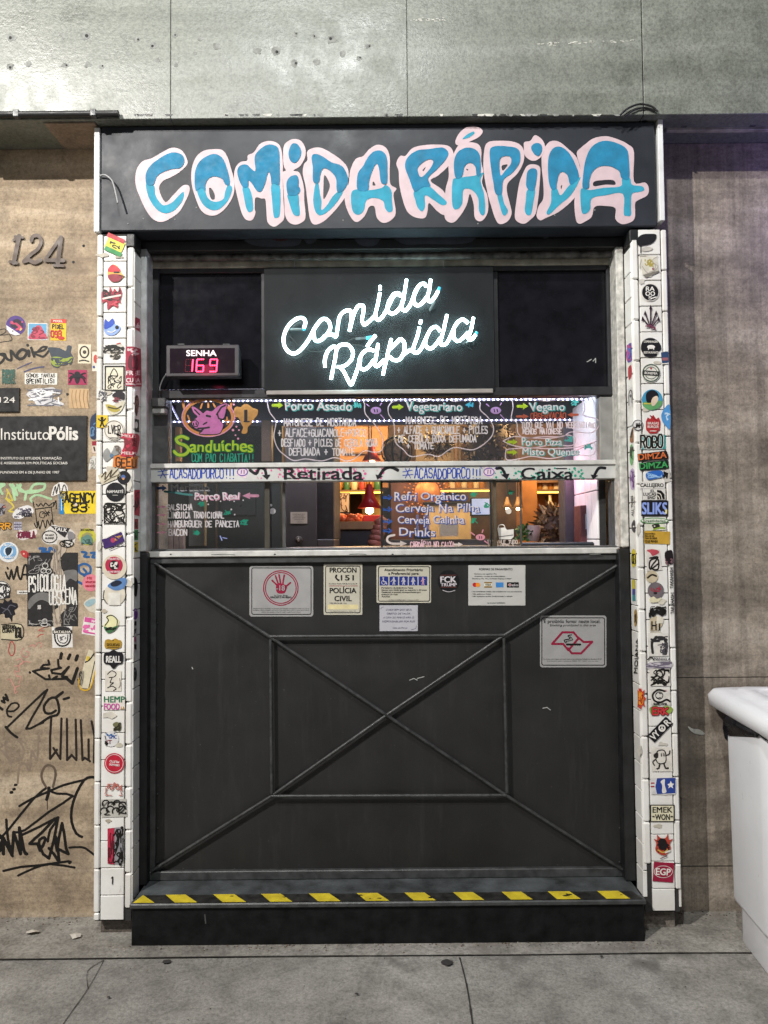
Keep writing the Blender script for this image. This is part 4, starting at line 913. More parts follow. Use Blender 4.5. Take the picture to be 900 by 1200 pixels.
# ------------------------------------------------------------------ notices on the counter front
YC = YD + .0165
PAP, CREAM, SILV = mat('notice_white', (.50, .49, .465), .45, var=.05), mat('notice_cream', (.50, .47, .385), .45, var=.06), mat('notice_silver', (.33, .322, .32), .4, var=.06)
BK, CRIM, NAVY = ink('#141212'), ink('#8c1638'), ink('#1d2f80')
def notice(name, label, x0, y0, x1, y1, base, draw, cat='notice', rim_=None, r=3):
    m = MB(); a, c = at(x0, (y0 + y1) / 2, YC), at(x1, (y0 + y1) / 2, YC)
    mp = plane(YC - .001)
    m.fill([('p', rect(x0 + r, y0 + r, x1 - r, y1 - r), r)], plane(YC - .001), base, 0, .5)
    m.fill([('p', rect(x0 + r, y0 + r, x1 - r, y1 - r), r + .25)], plane(YC), base, 0, .5)
    draw(m, mp); return m.build(name, None, label, cat)
def border(m, mp, x0, y0, x1, y1, c=None, wd=.45, r=2):
    pts = []
    for cx, cy, a0 in ((x1 - r, y0 + r, -90), (x1 - r, y1 - r, 0), (x0 + r, y1 - r, 90), (x0 + r, y0 + r, 180)):
        pts += [(cx + r * math.cos(R(a0 + k * 30)), cy + r * math.sin(R(a0 + k * 30))) for k in range(4)]
    m.fill([('s', pts + [pts[0]], wd)], mp, c or BK, .0006, .3)
def d18(m, mp):
    border(m, mp, 295, 665.5, 364.5, 720)
    for r_, w_ in ((20.2, .6), (18, .55)): m.fill([('s', circ(329, 689, r_, n=48) + [(329 + r_, 689)], w_)], mp, CRIM, .0006, .3)
    m.fill([('p', smooth(Z(270, 650, 6.923, [(372, 270), (385, 235), (430, 245), (455, 255), (445, 295), (430, 310), (385, 308)]), 3, True), .6)]
           + [('s', Z(270, 650, 6.923, q), .95) for q in ([(338, 208), (365, 235), (390, 260)], [(366, 172), (382, 220), (395, 255)], [(394, 163), (403, 210), (410, 250)], [(437, 166), (428, 215), (425, 250)], [(487, 228), (460, 250), (435, 275)])], mp, CRIM, .0006, .3)
    m.text('-18', 328.6, 689, 6.2, mp, SILV, 10, .0013, bold=.02)
    m.text('As Casas, Bares', 329, 697.6, 1.7, mp, BK, 16, .0008); m.text('MENORES É PROIBIDO', 329, 699.9, 2, mp, BK, 25, .0008, bold=.02)
    for k, wd in ((713, 66), (715, 66), (717.3, 46)): m.text('PROIBIDA A VENDA DE BEBIDA ALCOOLICA PARA MENORES DE DEZOITO ANOS LEI ESTADUAL', 329.5, k, 1.1, mp, ink('#555555'), wd, .0008)
notice('age_limit_notice', 'silver notice with a crimson hand marked -18 inside a ring', 292.5, 663.5, 367, 722.5, SILV, d18)
def dproc(m, mp):
    border(m, mp, 381.5, 663.5, 422, 718)
    m.text('PROCON', 402, 668, 5.6, mp, BK, 31, .0008, bold=.03); m.text('151', 407, 677, 6, mp, BK, 15, .0008, bold=.03)
    m.fill([('s', smooth([(394, 674.4), (393.6, 677), (396.5, 680)], 3), 1.0), ('p', circ(394.4, 674.2, 1)), ('p', circ(397, 679.8, 1))], mp, BK, .0008, .3)
    m.text('Rua Barra Funda, 930 Barra Funda SP', 402, 684, 1.5, mp, BK, 33, .0008); m.fill([('s', [(385.5, 686.6), (419, 686.6)], .3)], mp, CRIM, .0006, .25)
    m.text('POLÍCIA', 402, 692, 6, mp, BK, 31, .0008, bold=.03); m.text('CIVIL', 402, 701.3, 6, mp, BK, 20, .0008, bold=.03)
    m.text('TELEFONE 181', 396, 707, 1.5, mp, BK, 20, .0008); m.fill([('p', rect(384, 708.5, 420, 714))], mp, ink('#d9cb9c'), .0005, .5)
    m.text('Lei Estadual numero doze mil', 402, 716, 1.1, mp, BK, 30, .0008)
notice('phone_notice', 'cream notice reading PROCON 151 POLÍCIA CIVIL', 379.5, 661, 424.5, 720.5, CREAM, dproc, r=1)
def dprio(m, mp):
    border(m, mp, 443.5, 664, 503.5, 704.5)
    m.text('Atendimento Prioritário', 473, 667.7, 3, mp, BK, 45, .0008, bold=.025); m.text('e Preferencial para:', 473, 672, 3, mp, BK, 36, .0008, bold=.025)
    for k in range(5):
        x = 450 + k * 11.4; m.fill([('p', rect(x - 5, 675.5, x + 5, 686))], mp, NAVY, .0006, .4)
        if k == 0: m.fill([('p', circ(x - .8, 677.3, 1, n=10)), ('s', [(x - .8, 678.5), (x - .5, 681.5), (x + 2, 681.8), (x + 3.2, 684.5)], .6), ('s', [(x + 2.2 * math.cos(a) - .6, 682.6 + 2.3 * math.sin(a)) for a in [j * .4 + .3 for j in range(13)]], .4)], mp, WHT, .0012, .25)
        else: m.fill([('p', circ(x, 677.3, 1, n=10)), ('s', [(x, 678.6), (x + (.5 if k != 3 else 0), 681.5)], 1.1 + .35 * (k in (2, 3))), ('s', [(x, 681), (x - 1, 685)], .6), ('s', [(x, 681), (x + 1.2, 685)], .6), ('s', [(x - .5, 679), (x - 2.2 - (k == 1), 681.5)], .45), ('s', [(x + .5, 679), (x + 2.2, 681 - (k == 4) * 2)], .45)], mp, WHT if k < 4 else ink('#b98f9f'), .0012, .25)
    for v, s, wd in ((688.8, 'Portadores de Deficiência Física', 37), (691.3, 'Idosos com idade igual ou superior a 60 anos', 53), (693.9, 'Gestantes e pessoas acompanhadas por', 46), (696.5, 'crianças de colo', 19), (699, 'Autistas', 10)): m.text(s, 447, v, 1.7, mp, BK, wd, .0008, align='l', bold=.02)
    m.text('Lei Federal 10.048 de 8 de novembro de 2000', 473, 703, 1, mp, BK, 35, .0008)
notice('priority_notice', 'cream notice with five navy pictograms headed Atendimento Prioritário', 441.5, 662.5, 505, 706.5, CREAM, dprio, r=1.5)
def dval(m, mp):
    for v, s, wd in ((714.5, 'CUIDE BEM DOS SEUS', 30), (719, 'OBJETOS DE VALOR.', 28), (723.6, 'A CASA DO PORCO NÃO SE', 36), (728.2, 'RESPONSABILIZA POR ELES', 38), (735.7, 'Casa do Porco', 17)): m.text(s, 467 + (v > 733) * 1.5, v, 2, mp, ink('#5a5870'), wd, .0008, shear=.25)
    m.fill([('s', smooth([(446.5, 714), (447, 712), (449.5, 711.2)], 3), .2), ('s', smooth([(488, 733), (487, 736.5), (482, 737.8)], 3), .2)], mp, ink('#5a5870'), .0006, .2)
notice('valuables_notice', 'small white italic card below the priority notice', 445, 709.5, 489.5, 739.5, mat('card_white', (.46, .45, .49), .5, var=.04), dval, r=.4)
def dpay(m, mp):
    m.text('FORMAS DE PAGAMENTO', 581, 667, 2.4, mp, BK, 39, .0008, bold=.02)
    for v, s, u, wd in ((672.5, 'Dinheiro em espécie e Pix', 556, 26), (675.3, 'Aceitamos cartões de crédito/débito', 556, 36), (678, 'Bandeiras: Elo, Visa, American Express e Hiper', 553.5, 46), (693.2, '- Na modalidade crédito, não trabalhamos com parcelamento', 552.5, 59), (696, '- Não aceitamos cheque', 552.5, 23), (698.7, '- Não aceitamos cartões de alimentação e refeição', 552.5, 48), (706.5, 'Lei Estadual 12.858/2024', 571, 21)): m.text(s, u, v, 1.35, mp, BK, wd, .0008, align='l', bold=.012)
    m.fill([('p', circ(556.4, 685.3, 2.6))], mp, ink('#b8242e'), .0006, .3); m.fill([('p', circ(560, 685.3, 2.6))], mp, ink('#e08a2a'), .0009, .3)
    m.fill([('p', rect(567.5, 682, 576.5, 688.5))], mp, ink('#d8d2c0'), .0006, .4); m.fill([('p', rect(567.5, 682, 576.5, 683.6)), ('p', rect(567.5, 687, 576.5, 688.5))], mp, ink('#8a6a2a'), .0009, .3); m.text('VISA', 572, 685.3, 2, mp, BK, 7, .0012, bold=.02)
    m.fill([('p', rect(581, 682.5, 590, 688.3))], mp, ink('#3c7fc0'), .0006, .4); m.fill([('p', rect(594, 682.3, 608, 688.5))], mp, BK, .0006, .4); m.text('elo', 603.5, 685.4, 3, mp, WHT, 7.5, .0012, bold=.03)
    m.fill([('p', circ(597.5, 685.4, 1.8, n=12))], mp, WHT, .0012, .3); m.fill([('p', circ(597.5, 685.4, 1, n=10))], mp, ink('#c0392b'), .0016, .25)
notice('payment_notice', 'white notice headed FORMAS DE PAGAMENTO with four card logos', 549, 662.5, 615.5, 709.5, PAP, dpay, r=.5)
def dfck(m, mp):
    m.text('FCK', 525.3, 679, 6.8, mp, WHT, 18, .0008, bold=.05); m.text('TRUMP', 525.8, 685.2, 3.7, mp, WHT, 18.5, .0008, bold=.04)
    m.fill([('s', [(516.5, 674), (535, 674)], .25), ('s', [(516.5, 688), (535, 688)], .25)], mp, ink('#7c4038'), .0006, .2)
    m.fill([('s', smooth([(519, 691.8), (526, 693.6), (533, 691.8)], 4), .45)], mp, WHT, .0006, .25)
m = MB(); m.fill([('p', circ(525.5, 681, 12.8))], plane(YC), ink('#0d0c10'), 0, .4); dfck(m, plane(YC - .0005)); m.build('sticker', None, 'round black sticker reading FCK TRUMP on the counter front', 'sticker')
def dsmk(m, mp):
    border(m, mp, 635, 724, 708.5, 779.5, wd=.5)
    m.text('É proibido fumar neste local.', 670.5, 728, 4, mp, BK, 66, .0008, bold=.008); m.text('Smoking prohibited in this area', 671, 732.6, 2.6, mp, BK, 54, .0008, shear=.25)
    zz_ = lambda pts: Z(540, 650, 5, pts)
    m.fill([('s', zz_([(535, 523), (600, 523), (630, 560), (690, 490), (660, 455), (595, 455), (535, 523)]), 1.25), ('s', zz_([(690, 487), (720, 512), (770, 510), (705, 578), (650, 578), (628, 548)]), 1.25)], mp, CRIM, .0006, .3)
    m.fill([('s', zz_([(622, 526), (700, 526)]), 1.1)], mp, BK, .001, .3)
    m.fill([('s', smooth(zz_([(612, 515), (608, 500), (640, 492), (628, 475), (648, 470)]), 4), .55), ('s', smooth(zz_([(622, 515), (618, 508), (655, 498), (640, 480)]), 4), .4)], mp, BK, .001, .25)
    m.text('De fumar: cancerígena em local total ou parcialmente fechado Lei Estadual 13.541', 671, 772.3, 1.3, mp, BK, 68, .0008); m.text('Denúncias pelo telefone 0800 771 3541 ou no site', 671, 774.6, 1.1, mp, ink('#555555'), 60, .0008)
notice('no_smoking_notice', 'silver no smoking notice with crimson ribbon emblem and cigarette', 633, 721.5, 710.5, 782, SILV, dsmk, r=3)
# ------------------------------------------------------------------ stickers
def poly(b):
    k = b[0]
    if k == 'r': return [('p', rect(*b[1:]))]
    if k == 'c': return [('p', circ(b[1], b[2], b[3]))]
    if k == 'e': return [('p', circ(b[1], b[2], b[3], b[4]))]
    if k == 'p': return [('p', smooth(b[1], 3, True))]
    if k == 'q': return [('p', b[1])]
def ops_draw(m, mp, ops, o0=.0012, res=.3):
    off = o0
    for q in ops:
        k = q[0]; off += .00025
        if k == 't': m.text(q[1], q[2], q[3], q[4], mp, ink(q[6]), q[5], off, ang=q[7] if len(q) > 7 else 0, bold=.03)
        elif k == 's': m.fill([('s', smooth(q[1], 4), q[2])], mp, ink(q[3]), off, res)
        elif k == 'c': m.fill([('p', circ(q[1], q[2], q[3]))], mp, ink(q[4]), off, res)
        elif k == 'e': m.fill([('p', circ(q[1], q[2], q[3], q[4]))], mp, ink(q[5]), off, res)
        elif k == 'o': m.fill([('s', circ(q[1], q[2], q[3], n=32) + [(q[1] + q[3], q[2])], q[4])], mp, ink(q[5]), off, res)
        elif k == 'p': m.fill([('p', smooth(q[1], 3, True))], mp, ink(q[2]), off, res)
        elif k == 'q': m.fill([('p', q[1])], mp, ink(q[2]), off, res)
        elif k == 'r': m.fill([('p', rect(q[1], q[2], q[3], q[4], q[6] if len(q) > 6 else 0))], mp, ink(q[5]), off, res)
        elif k == 'h': m.fill([('s', z, q[7] if len(q) > 7 else .5) for z in hand(q[1], q[2], q[3], q[4], q[5], jit=.1)], mp, ink(q[6]), off, res)
        elif k == 'k':
            rr = random.Random(q[8]); x0, y0, x1, y1, n, wd, c = q[1:8]
            sh = []
            for _ in range(n):
                a, b_ = rr.uniform(x0, x1), rr.uniform(y0, y1); pts = [(a, b_)]
                for _ in range(3):
                    a = min(x1, max(x0, a + rr.uniform(-1, 1) * (x1 - x0) * .4)); b_ = min(y1, max(y0, b_ + rr.uniform(-1, 1) * (y1 - y0) * .4)); pts.append((a, b_))
                sh.append(('s', smooth(pts, 3), wd * rr.uniform(.7, 1.2)))
            m.fill(sh, mp, ink(c), off, res)
def S(label, mp, base, col, ops=(), res=.35, name='sticker', cat='sticker'):
    m = MB()
    if base: m.fill(poly(base), mp, ink(col), .0008, res)
    ops_draw(m, mp, ops)
    return m.build(name, None, label, cat)
K, W_ = '#16130f', '#e4ddd2'
F0 = plane(YP - .0045)
RVL, RVR = planex(XL + .0035, 1), planex(XR - .0035, -1)
def fold(Y, X, sg, uc):
    f1, f2 = plane(Y), planex(X + sg * .0042, sg)
    return lambda u, v, off=0: (f1(u, v, off) if (u - uc) * -sg >= 0 and sg > 0 or (sg < 0 and u >= uc) else f2(u, v, off))
# ---- left pillar, front, top to bottom
S('green yellow and red flag sticker, topmost on the left tiled pillar', F0, ('r', 124, 280, 145, 294, 24), '#d9cf4a', [('r', 125, 276.4, 146.8, 281.5, '#b5393f', 24), ('r', 122, 292, 143, 297, '#2f8a4c', 24), ('k', 129, 283, 140, 291, 5, .5, K, 2)])
S('bearded face sticker with red hat on the left pillar', F0, ('p', [(126, 318), (131, 310), (138, 312), (142, 320), (145, 323), (140, 329), (132, 330), (127, 325)]), '#e0a94e', [('p', [(126, 318), (131, 310), (138, 313), (141, 318)], '#c8333c'), ('p', [(126, 323), (134, 321), (143, 323), (140, 329), (131, 330)], '#8f2438'), ('s', [(134, 319), (139, 319)], .9, K), ('s', [(139, 322), (146, 324)], .5, K)])
S('red castle shaped sticker with white banner on left pillar', F0, ('p', [(119, 343), (124, 340), (127, 344), (129, 336), (132, 342), (134, 338), (138, 342), (140, 336), (143, 343), (141, 352), (142, 356), (138, 354), (138, 361), (132, 358), (126, 363), (125, 353), (120, 355)]), '#a3283c', [('k', 121, 340, 141, 352, 12, .6, K, 4), ('s', [(121, 350), (130, 348), (141, 346)], 1.1, '#dccbc2'), ('k', 127, 352, 138, 358, 4, .6, '#c64a58', 5)])
S('two tone blue cut out sticker with black dot on left pillar', F0, ('p', [(123, 374), (127, 377), (132, 373), (134, 379), (140, 382), (141, 386), (135, 392), (128, 393), (122, 388)]), '#8fa9de', [('p', [(123, 374), (127, 377), (132, 373), (134, 379), (128, 384), (122, 385)], '#2f4fb2'), ('c', 137, 383.5, 2.2, K), ('s', [(126, 388), (131, 389.5), (135, 387)], .5, '#e9e6e2')])
S('black and white skateboard sticker on the left pillar', F0, ('p', [(121, 412), (128, 407), (140, 402), (145, 407), (138, 412), (141, 417), (132, 421), (128, 414)]), '#c9c2b6', [('k', 122, 405, 144, 413, 14, .8, K, 6), ('k', 129, 413, 140, 420, 8, .7, '#3a352c', 7), ('s', [(137, 403), (141, 402)], .7, '#b23a3a')])
S('black bordered card with line drawing on the left pillar', F0, ('r', 122.5, 428.5, 146, 458), K, [('r', 124.3, 430.5, 144.4, 456.5, '#dcd4be'), ('s', [(129, 440), (133.5, 432), (138, 440), (129, 440)], .55, K), ('k', 127, 441, 142, 455, 14, .5, K, 8)])
S('yellow bird sticker under a dark plume on the left pillar', F0, ('p', [(123, 473), (130, 476), (138, 472), (146, 470), (144, 478), (139, 484), (131, 486), (126, 481)]), '#cfc7b2', [('p', [(124, 474), (132, 475), (141, 480), (134, 483), (127, 480)], '#b3a24d'), ('s', [(127, 477), (136, 479), (142, 476)], .8, '#4f4730'), ('p', [(131, 464), (138, 458), (146, 461), (145, 468), (138, 466)], '#241d22'), ('k', 132, 466, 144, 471, 4, .5, '#7c3a44', 9)])
S('white clockwork doodle sticker on edge strip of left pillar', F0, ('p', [(116, 460), (121, 457), (125, 462), (123, 468), (118, 470)]), '#cfcbc6', [('k', 116, 458, 125, 469, 10, .45, '#4a4a50', 10)])
S('round outline stamp sticker lettered LVER on left pillar', F0, ('c', 133.5, 504, 12), '#ded7cb', [('o', 133.5, 504, 10.8, .4, '#6f6a62'), ('h', 'LVER', 127, 508, 9, 15, '#2a2622', .6), ('s', [(128, 513), (139, 513)], .4, '#6f6a62')])
S('yellow square sticker with black dancing figure on left pillar', F0, ('r', 113, 486.5, 126, 501, 2), '#e0bd2c', [('c', 119.5, 490, 1.8, K), ('s', [(119.5, 491), (119.5, 496)], 1.4, K), ('s', [(115.5, 491), (118, 493), (121, 493), (123.5, 490.5)], .7, K), ('s', [(117.5, 499.5), (119.5, 495.5), (121.5, 499.5)], .8, K)])
S('grey blob sticker torn beside the orange letters on left pillar', F0, ('p', [(121, 530), (126, 525), (130, 531), (135, 522), (141, 524), (140, 531), (132, 535), (125, 541), (121, 537)]), '#8f8f8c', [('c', 131, 534, 2.4, '#53718c'), ('k', 133, 523, 140, 531, 5, .7, '#6a5a50', 11)])
fl_ = fold(YP - .0045, XL, 1, 156.3)
S('red crumpled sticker bending round the corner of left pillar', fl_, ('p', [(137, 507), (148, 508), (162, 509), (163, 520), (158, 535), (141, 534), (145, 524), (146, 515), (138, 512)]), '#b92d45', [('t', 'MELIS', 151, 511, 3, 17, '#dfc8c5', 4), ('k', 146, 514, 160, 528, 14, .8, '#7c2a32', 12), ('t', 'MELIS', 151, 531, 3.4, 18, '#dfc8c5', 2)])
S('orange block letter sticker GEEU below the red one, left pillar', fl_, ('q', [(133, 535), (140, 533), (144, 536), (150, 533), (156, 536), (162, 534), (161, 549), (147, 549), (132, 547)]), '#d07a36', [('h', 'GEEU', 136, 547, 10, 25, '#3a2012', .75)])
S('beige slanted paper sticker with brown script on left pillar', F0, ('r', 116, 552, 141, 564, -22), '#c9bfa8', [('s', [(119, 559), (124, 553), (123, 562), (131, 551), (129, 559), (138, 550)], .7, '#4a3f30'), ('s', [(122, 565), (130, 560), (138, 557)], .5, '#6d614c')])
S('small round black sticker with blue dot centre, left pillar', F0, ('c', 145, 559.5, 7.8), '#141217', [('c', 144.4, 559, 2.6, '#49649c'), ('c', 144.6, 561, 1.4, '#c98b4a')])
S('round black sticker lettered NAMASTÊ in white, left pillar', F0, ('c', 135, 576.5, 11.2), '#161419', [('t', 'NAMASTÊ', 135, 576, 3.2, 19, '#d8d4cf'), ('s', [(132, 580.3), (138, 580.3)], .3, '#bdb8b2')])
S('square ink doodle sticker of crowded faces on left pillar', F0, ('r', 121, 589, 147, 614), '#dcd7cf', [('k', 122, 590, 146, 613, 46, .55, K, 13)])
S('purple sticker with curled white corner on the left pillar', F0, ('q', [(119.5, 632), (128, 630), (142, 623), (146, 634), (133, 640), (122, 643)]), '#3d2462', [('q', [(119.5, 632), (142, 623), (140, 622), (128, 627)], '#e8e2da'), ('c', 132.5, 633, 3, '#a23a5c'), ('k', 134, 627, 143, 633, 5, .5, '#b98a4a', 14), ('s', [(128, 644), (133, 642), (144, 637)], .5, '#4a4450')])
S('round red ringed sticker with black face centre, left pillar', F0, ('c', 134, 664.5, 14.5), '#cfc4b0', [('c', 133.5, 662.5, 10.3, '#ab2545'), ('c', 133.5, 662.5, 5.6, '#151015'), ('k', 130, 659, 137, 666, 7, .6, '#ddd5cf', 15), ('t', 'MALDITAS', 133.5, 655, 2.4, 13, '#e6cdd0'), ('t', 'BOAS ERVAS', 133.5, 670, 2.2, 14, '#e6cdd0')])
S('torn blue sticker overlapping a beige disc on left pillar', F0, ('c', 134, 697, 12.8), '#cfc7b6', [('p', [(126, 686), (135, 680), (146, 677), (149, 682), (144, 690), (136, 692), (130, 690)], '#5b7fb0'), ('p', [(130, 683), (138, 680), (143, 683), (137, 687), (131, 687)], '#1d2436'), ('r', 127, 694.5, 141, 709, '#d9d5cc'), ('s', [(122, 692), (121, 700), (125, 707)], .5, '#4a453e')])
S('cream and green cloud sticker on a tile of left pillar', F0, ('p', [(121, 733), (126, 727), (124, 722), (130, 720), (134, 723), (139, 727), (138, 734), (132, 739), (126, 742), (123, 737)]), '#ddd8a8', [('p', [(122, 734), (129, 736), (138, 733), (134, 739), (127, 742), (123, 738)], '#3e6e46'), ('s', [(123, 733), (127, 727), (125, 723), (131, 721), (137, 726), (137, 733)], .5, K), ('k', 124, 734, 136, 740, 5, .5, K, 16)])
S('gold badge sticker above the black hexagon on left pillar', F0, ('p', [(123, 751), (127, 749), (131, 750), (135, 748), (139, 750), (142, 751), (142, 758), (138, 760), (133, 761), (128, 760), (123, 759)]), '#a8842c', [('o', 132.5, 750.5, .1, .6, '#3a2c10'), ('t', 'SEGUIDAS', 132.5, 755.5, 3, 15, '#4a3812'), ('s', [(126, 758.5), (139, 758.5)], .3, '#4a3812')])
S('black hexagon badge sticker lettered REALL on left pillar', F0, ('p', [(122, 766), (128, 764), (133, 761.5), (138, 764), (144, 766), (143.5, 777), (138, 779), (133, 784), (128, 779), (122, 777)]), '#18151a', [('t', 'REALL', 133, 772.5, 7.5, 17, '#d9d5d0')])
S('ink sketch of a pouting face below the black hexagon', F0, ('q', [(123, 786), (142, 786), (142, 810), (123, 810)]), '#d6cec2', [('s', [(126, 790), (131, 786), (136, 789), (134, 793), (128, 794)], .5, K), ('s', [(131, 795), (129, 800), (133, 800), (129, 803)], .5, K), ('s', [(126, 806), (131, 804), (136, 807), (133, 809)], .5, K), ('s', [(140, 795), (141, 802), (139, 806)], .4, '#8a8378')])
S('green and pink HEMP FOOD lettering sticker on left pillar', F0, ('q', [(121.5, 817), (133, 815), (146, 815), (146.5, 831), (134, 832), (121, 832)]), '#ddd6cc', [('t', 'HEMP', 134, 819.5, 7, 24, '#226d4b'), ('t', 'FOOD', 131, 828, 7, 18, '#c4509f'), ('t', '.LA', 143.5, 829.5, 3.4, 5, '#b98a3a')])
S('tiny brown leaf sticker above the round badge, left pillar', F0, ('p', [(132, 849), (136, 846), (141, 848), (142, 853), (139, 857), (135, 853)]), '#6d6a4c', [('k', 133, 847, 141, 856, 9, .5, '#2d2a1c', 17)])
S('round white badge sticker with blue lettering GMC, left pillar', F0, ('c', 130, 866, 9), '#d3d0cf', [('t', 'GMC', 132, 863.5, 4, 9, '#2b4a94'), ('t', 'IT', 128, 869.5, 4.5, 6, '#7a2b33'), ('k', 124, 858, 134, 862, 4, .6, '#2b5f94', 18), ('k', 123, 863, 127, 873, 4, .6, K, 19)])
S('round red sticker with white upside down words, left pillar', F0, ('c', 134, 894.5, 12), '#b71f36', [('o', 134, 894.5, 10.3, .35, '#e5c7c7'), ('t', 'MUITO', 134, 892.6, 2.8, 11, '#ecd9d8', 186), ('t', 'OBRIGADO', 134, 896.4, 2.4, 12, '#ecd9d8', 186)])
S('faint red hand drawn figure sticker on the left pillar', F0, None, None, [('s', [(123, 930), (127, 921), (131, 926), (134, 917), (137, 925), (143, 920)], .5, '#b0655c'), ('k', 124, 919, 143, 932, 9, .4, '#b0655c', 20)])
S('grey sticker of black bubble outlines, lower left pillar', F0, ('q', [(118, 937), (148, 936), (149, 957), (119, 958)]), '#b8b4ac', [('s', circ(124 + k * 6.5, 942 + (k % 2) * 2, 4.2)[12:30], .7, K) for k in range(4)] + [('s', circ(122 + k * 7, 951 - (k % 2) * 2, 4.4)[12:30], .7, K) for k in range(4)] + [('k', 121, 940, 147, 956, 6, .5, K, 21)])
S('vertical red and grey block letter sticker, lowest of left pillar', F0, ('q', [(126, 971), (143, 969), (145, 978), (145, 1006), (142, 1013), (126, 1012)]), '#8e8b90', [('q', [(126, 971), (134, 970), (134, 1013), (126, 1012)], '#b32b45'), ('k', 127, 972, 133, 1011, 8, .6, '#5c1322', 22), ('k', 133, 972, 144, 1011, 15, .7, K, 23), ('c', 143, 970, 1.8, K), ('c', 141, 1013, 1.8, K)])
m = MB(); m.fill([('s', [(130.5, 1029), (132, 1027.5), (131.5, 1036)], .55)], F0, ink(K), .001, .3); m.build('marker_stroke', PL)
# ---- left pillar, edge strip and reveal
S('red small square sticker on the inner side of left pillar', RVL, ('q', [(156.5, 370), (164, 374), (164, 389), (156.5, 384)]), '#9c2442', [('k', 157, 375, 163, 384, 5, .5, '#dcc3c6', 24)])
S('red and white FREE CUBA poster bent round the left pillar', fl_, ('q', [(147.5, 406), (157, 406), (165, 409), (166, 453), (157, 453), (147, 452)]), '#9d2440', [('p', [(151, 418), (157, 414), (162, 421), (162, 431), (157, 436), (150, 430)], '#571424'), ('k', 150, 409, 163, 416, 6, .8, '#d9c4c6', 25), ('t', 'FREE', 156, 437, 5, 16, '#e2d3d2'), ('t', 'CUBA', 156, 445.5, 5, 16, '#e2d3d2'), ('r', 147.5, 449.4, 165.5, 450.6, '#e2d3d2')])
S('brown thin figure sticker on inner side of left pillar', RVL, ('p', [(158, 466), (161, 463), (163, 470), (162, 480), (160, 488), (157, 476)]), '#4a2f2c', [('k', 158, 467, 162, 482, 5, .5, '#8f6a60', 26)])
S('small black and white ghost sticker, inner side left pillar', RVL, ('q', [(156.5, 490), (163, 492), (163, 507), (156.5, 505)]), '#1a181a', [('e', 159.7, 498, 1.9, 4, '#d8d4d0')])
S('tall red narrow sticker on inner side of left pillar', RVL, ('q', [(156.5, 574), (164, 574), (163.5, 605), (156.5, 603)]), '#b02040', [('k', 157, 577, 163, 602, 7, .5, '#3a0d18', 27)])
for lab, y0, y1, c in (('dark red square', 608, 620, '#8e2630'), ('green square', 621, 633, '#1f8a4e'), ('yellow square', 635, 647, '#c3b32c')):
    S(lab + ' from the strip of three coloured stickers, left pillar', RVL, ('q', [(156.3, y0), (162, y0), (162, y1), (156.3, y1)]), c, [('k', 157, y0 + 2, 161, y1 - 2, 4, .5, K, y0)])
S('black torn scrap stuck on inner side of left pillar', RVL, ('p', [(155.5, 679), (159, 677), (161.5, 684), (160, 699), (156, 694)]), '#17151a')
S('purple oval sticker on inner side of left pillar', RVL, ('e', 158.6, 719.5, 2.8, 6.6), '#6c2d92', [('k', 157, 715, 160, 724, 4, .4, '#c6a3d8', 28)])
S('black and white vertical strip sticker, inner left pillar', RVL, ('q', [(155.8, 728), (160, 728), (160, 761), (155.8, 761)]), '#cfcac6', [('q', [(155.8, 728), (160, 728), (160, 733), (155.8, 733)], K), ('k', 156, 736, 160, 743, 5, .6, K, 29), ('q', [(156.3, 746), (159.6, 746), (159.6, 752), (156.3, 752)], '#b3587e'), ('q', [(155.8, 755), (160, 755), (160, 761), (155.8, 761)], K)])
S('dark grey oval sticker on inner side of left pillar', RVL, ('e', 158, 790, 2.5, 8), '#3c3a3d', [('e', 158, 790, 1.5, 5.5, '#8b888a'), ('k', 157, 785, 159, 795, 4, .4, '#2d2b2e', 30)])
def residue(par, spots, seed):
    rr = random.Random(seed); m = MB()
    for u, v, a, b_, c in spots:
        pts = [(u + a * rr.uniform(.6, 1.1) * math.cos(k * .63), v + b_ * rr.uniform(.5, 1.1) * math.sin(k * .63)) for k in range(10)]
        m.fill([('p', pts)], F0, ink(c), .0005, .35)
    m.build('glue_residue', par)
residue(PL, [(121, 299, 9, 3, '#b7b0a2'), (140, 301, 6, 2, '#a59d8e'), (126, 460, 5, 4, '#c4bcae'), (129, 549, 6, 5, '#bdb3a2'), (150, 684, 5, 6, '#c9c2b6'), (122, 716, 4, 3, '#b3a998'), (128, 838, 10, 5, '#cdc6ba'), (139, 873, 5, 4, '#c2baa9'), (127, 962, 4, 3, '#b0a694'), (152, 566, 3, 8, '#cbc5ba'), (116, 640, 3, 6, '#c5beb2')], 3)
# ---- right pillar, front, top to bottom
residue(PR, [(758, 292, 9, 3, '#b9b4ac'), (752, 330, 4, 4, '#c6c1b8'), (770, 425, 6, 3, '#c2bcb0'), (757, 480, 5, 4, '#bfb8aa'), (782, 556, 5, 5, '#b8b1a4'), (766, 632, 12, 5, '#c9c2b2'), (775, 705, 7, 4, '#cbc4b4'), (768, 742, 8, 3, '#c0b8aa'), (776, 872, 6, 3, '#c8c2b8'), (777, 925, 10, 9, '#cfcac2'), (771, 968, 6, 3, '#bdb5a6'), (748, 620, 3, 9, '#c6c0b6'), (750, 880, 3, 7, '#bfb9ae')], 4)
m = MB(); m.fill([('p', smooth([(746, 281), (752, 275), (762, 274), (769, 275), (768, 281), (762, 286), (750, 288), (747, 286)], 4, True)), ('s', [(751, 288), (751, 296)], .6)], F0, ink('#18181c'), .001, .3); m.build('paint_mark', PR, 'dripping black paint smear at the top of the pillar')
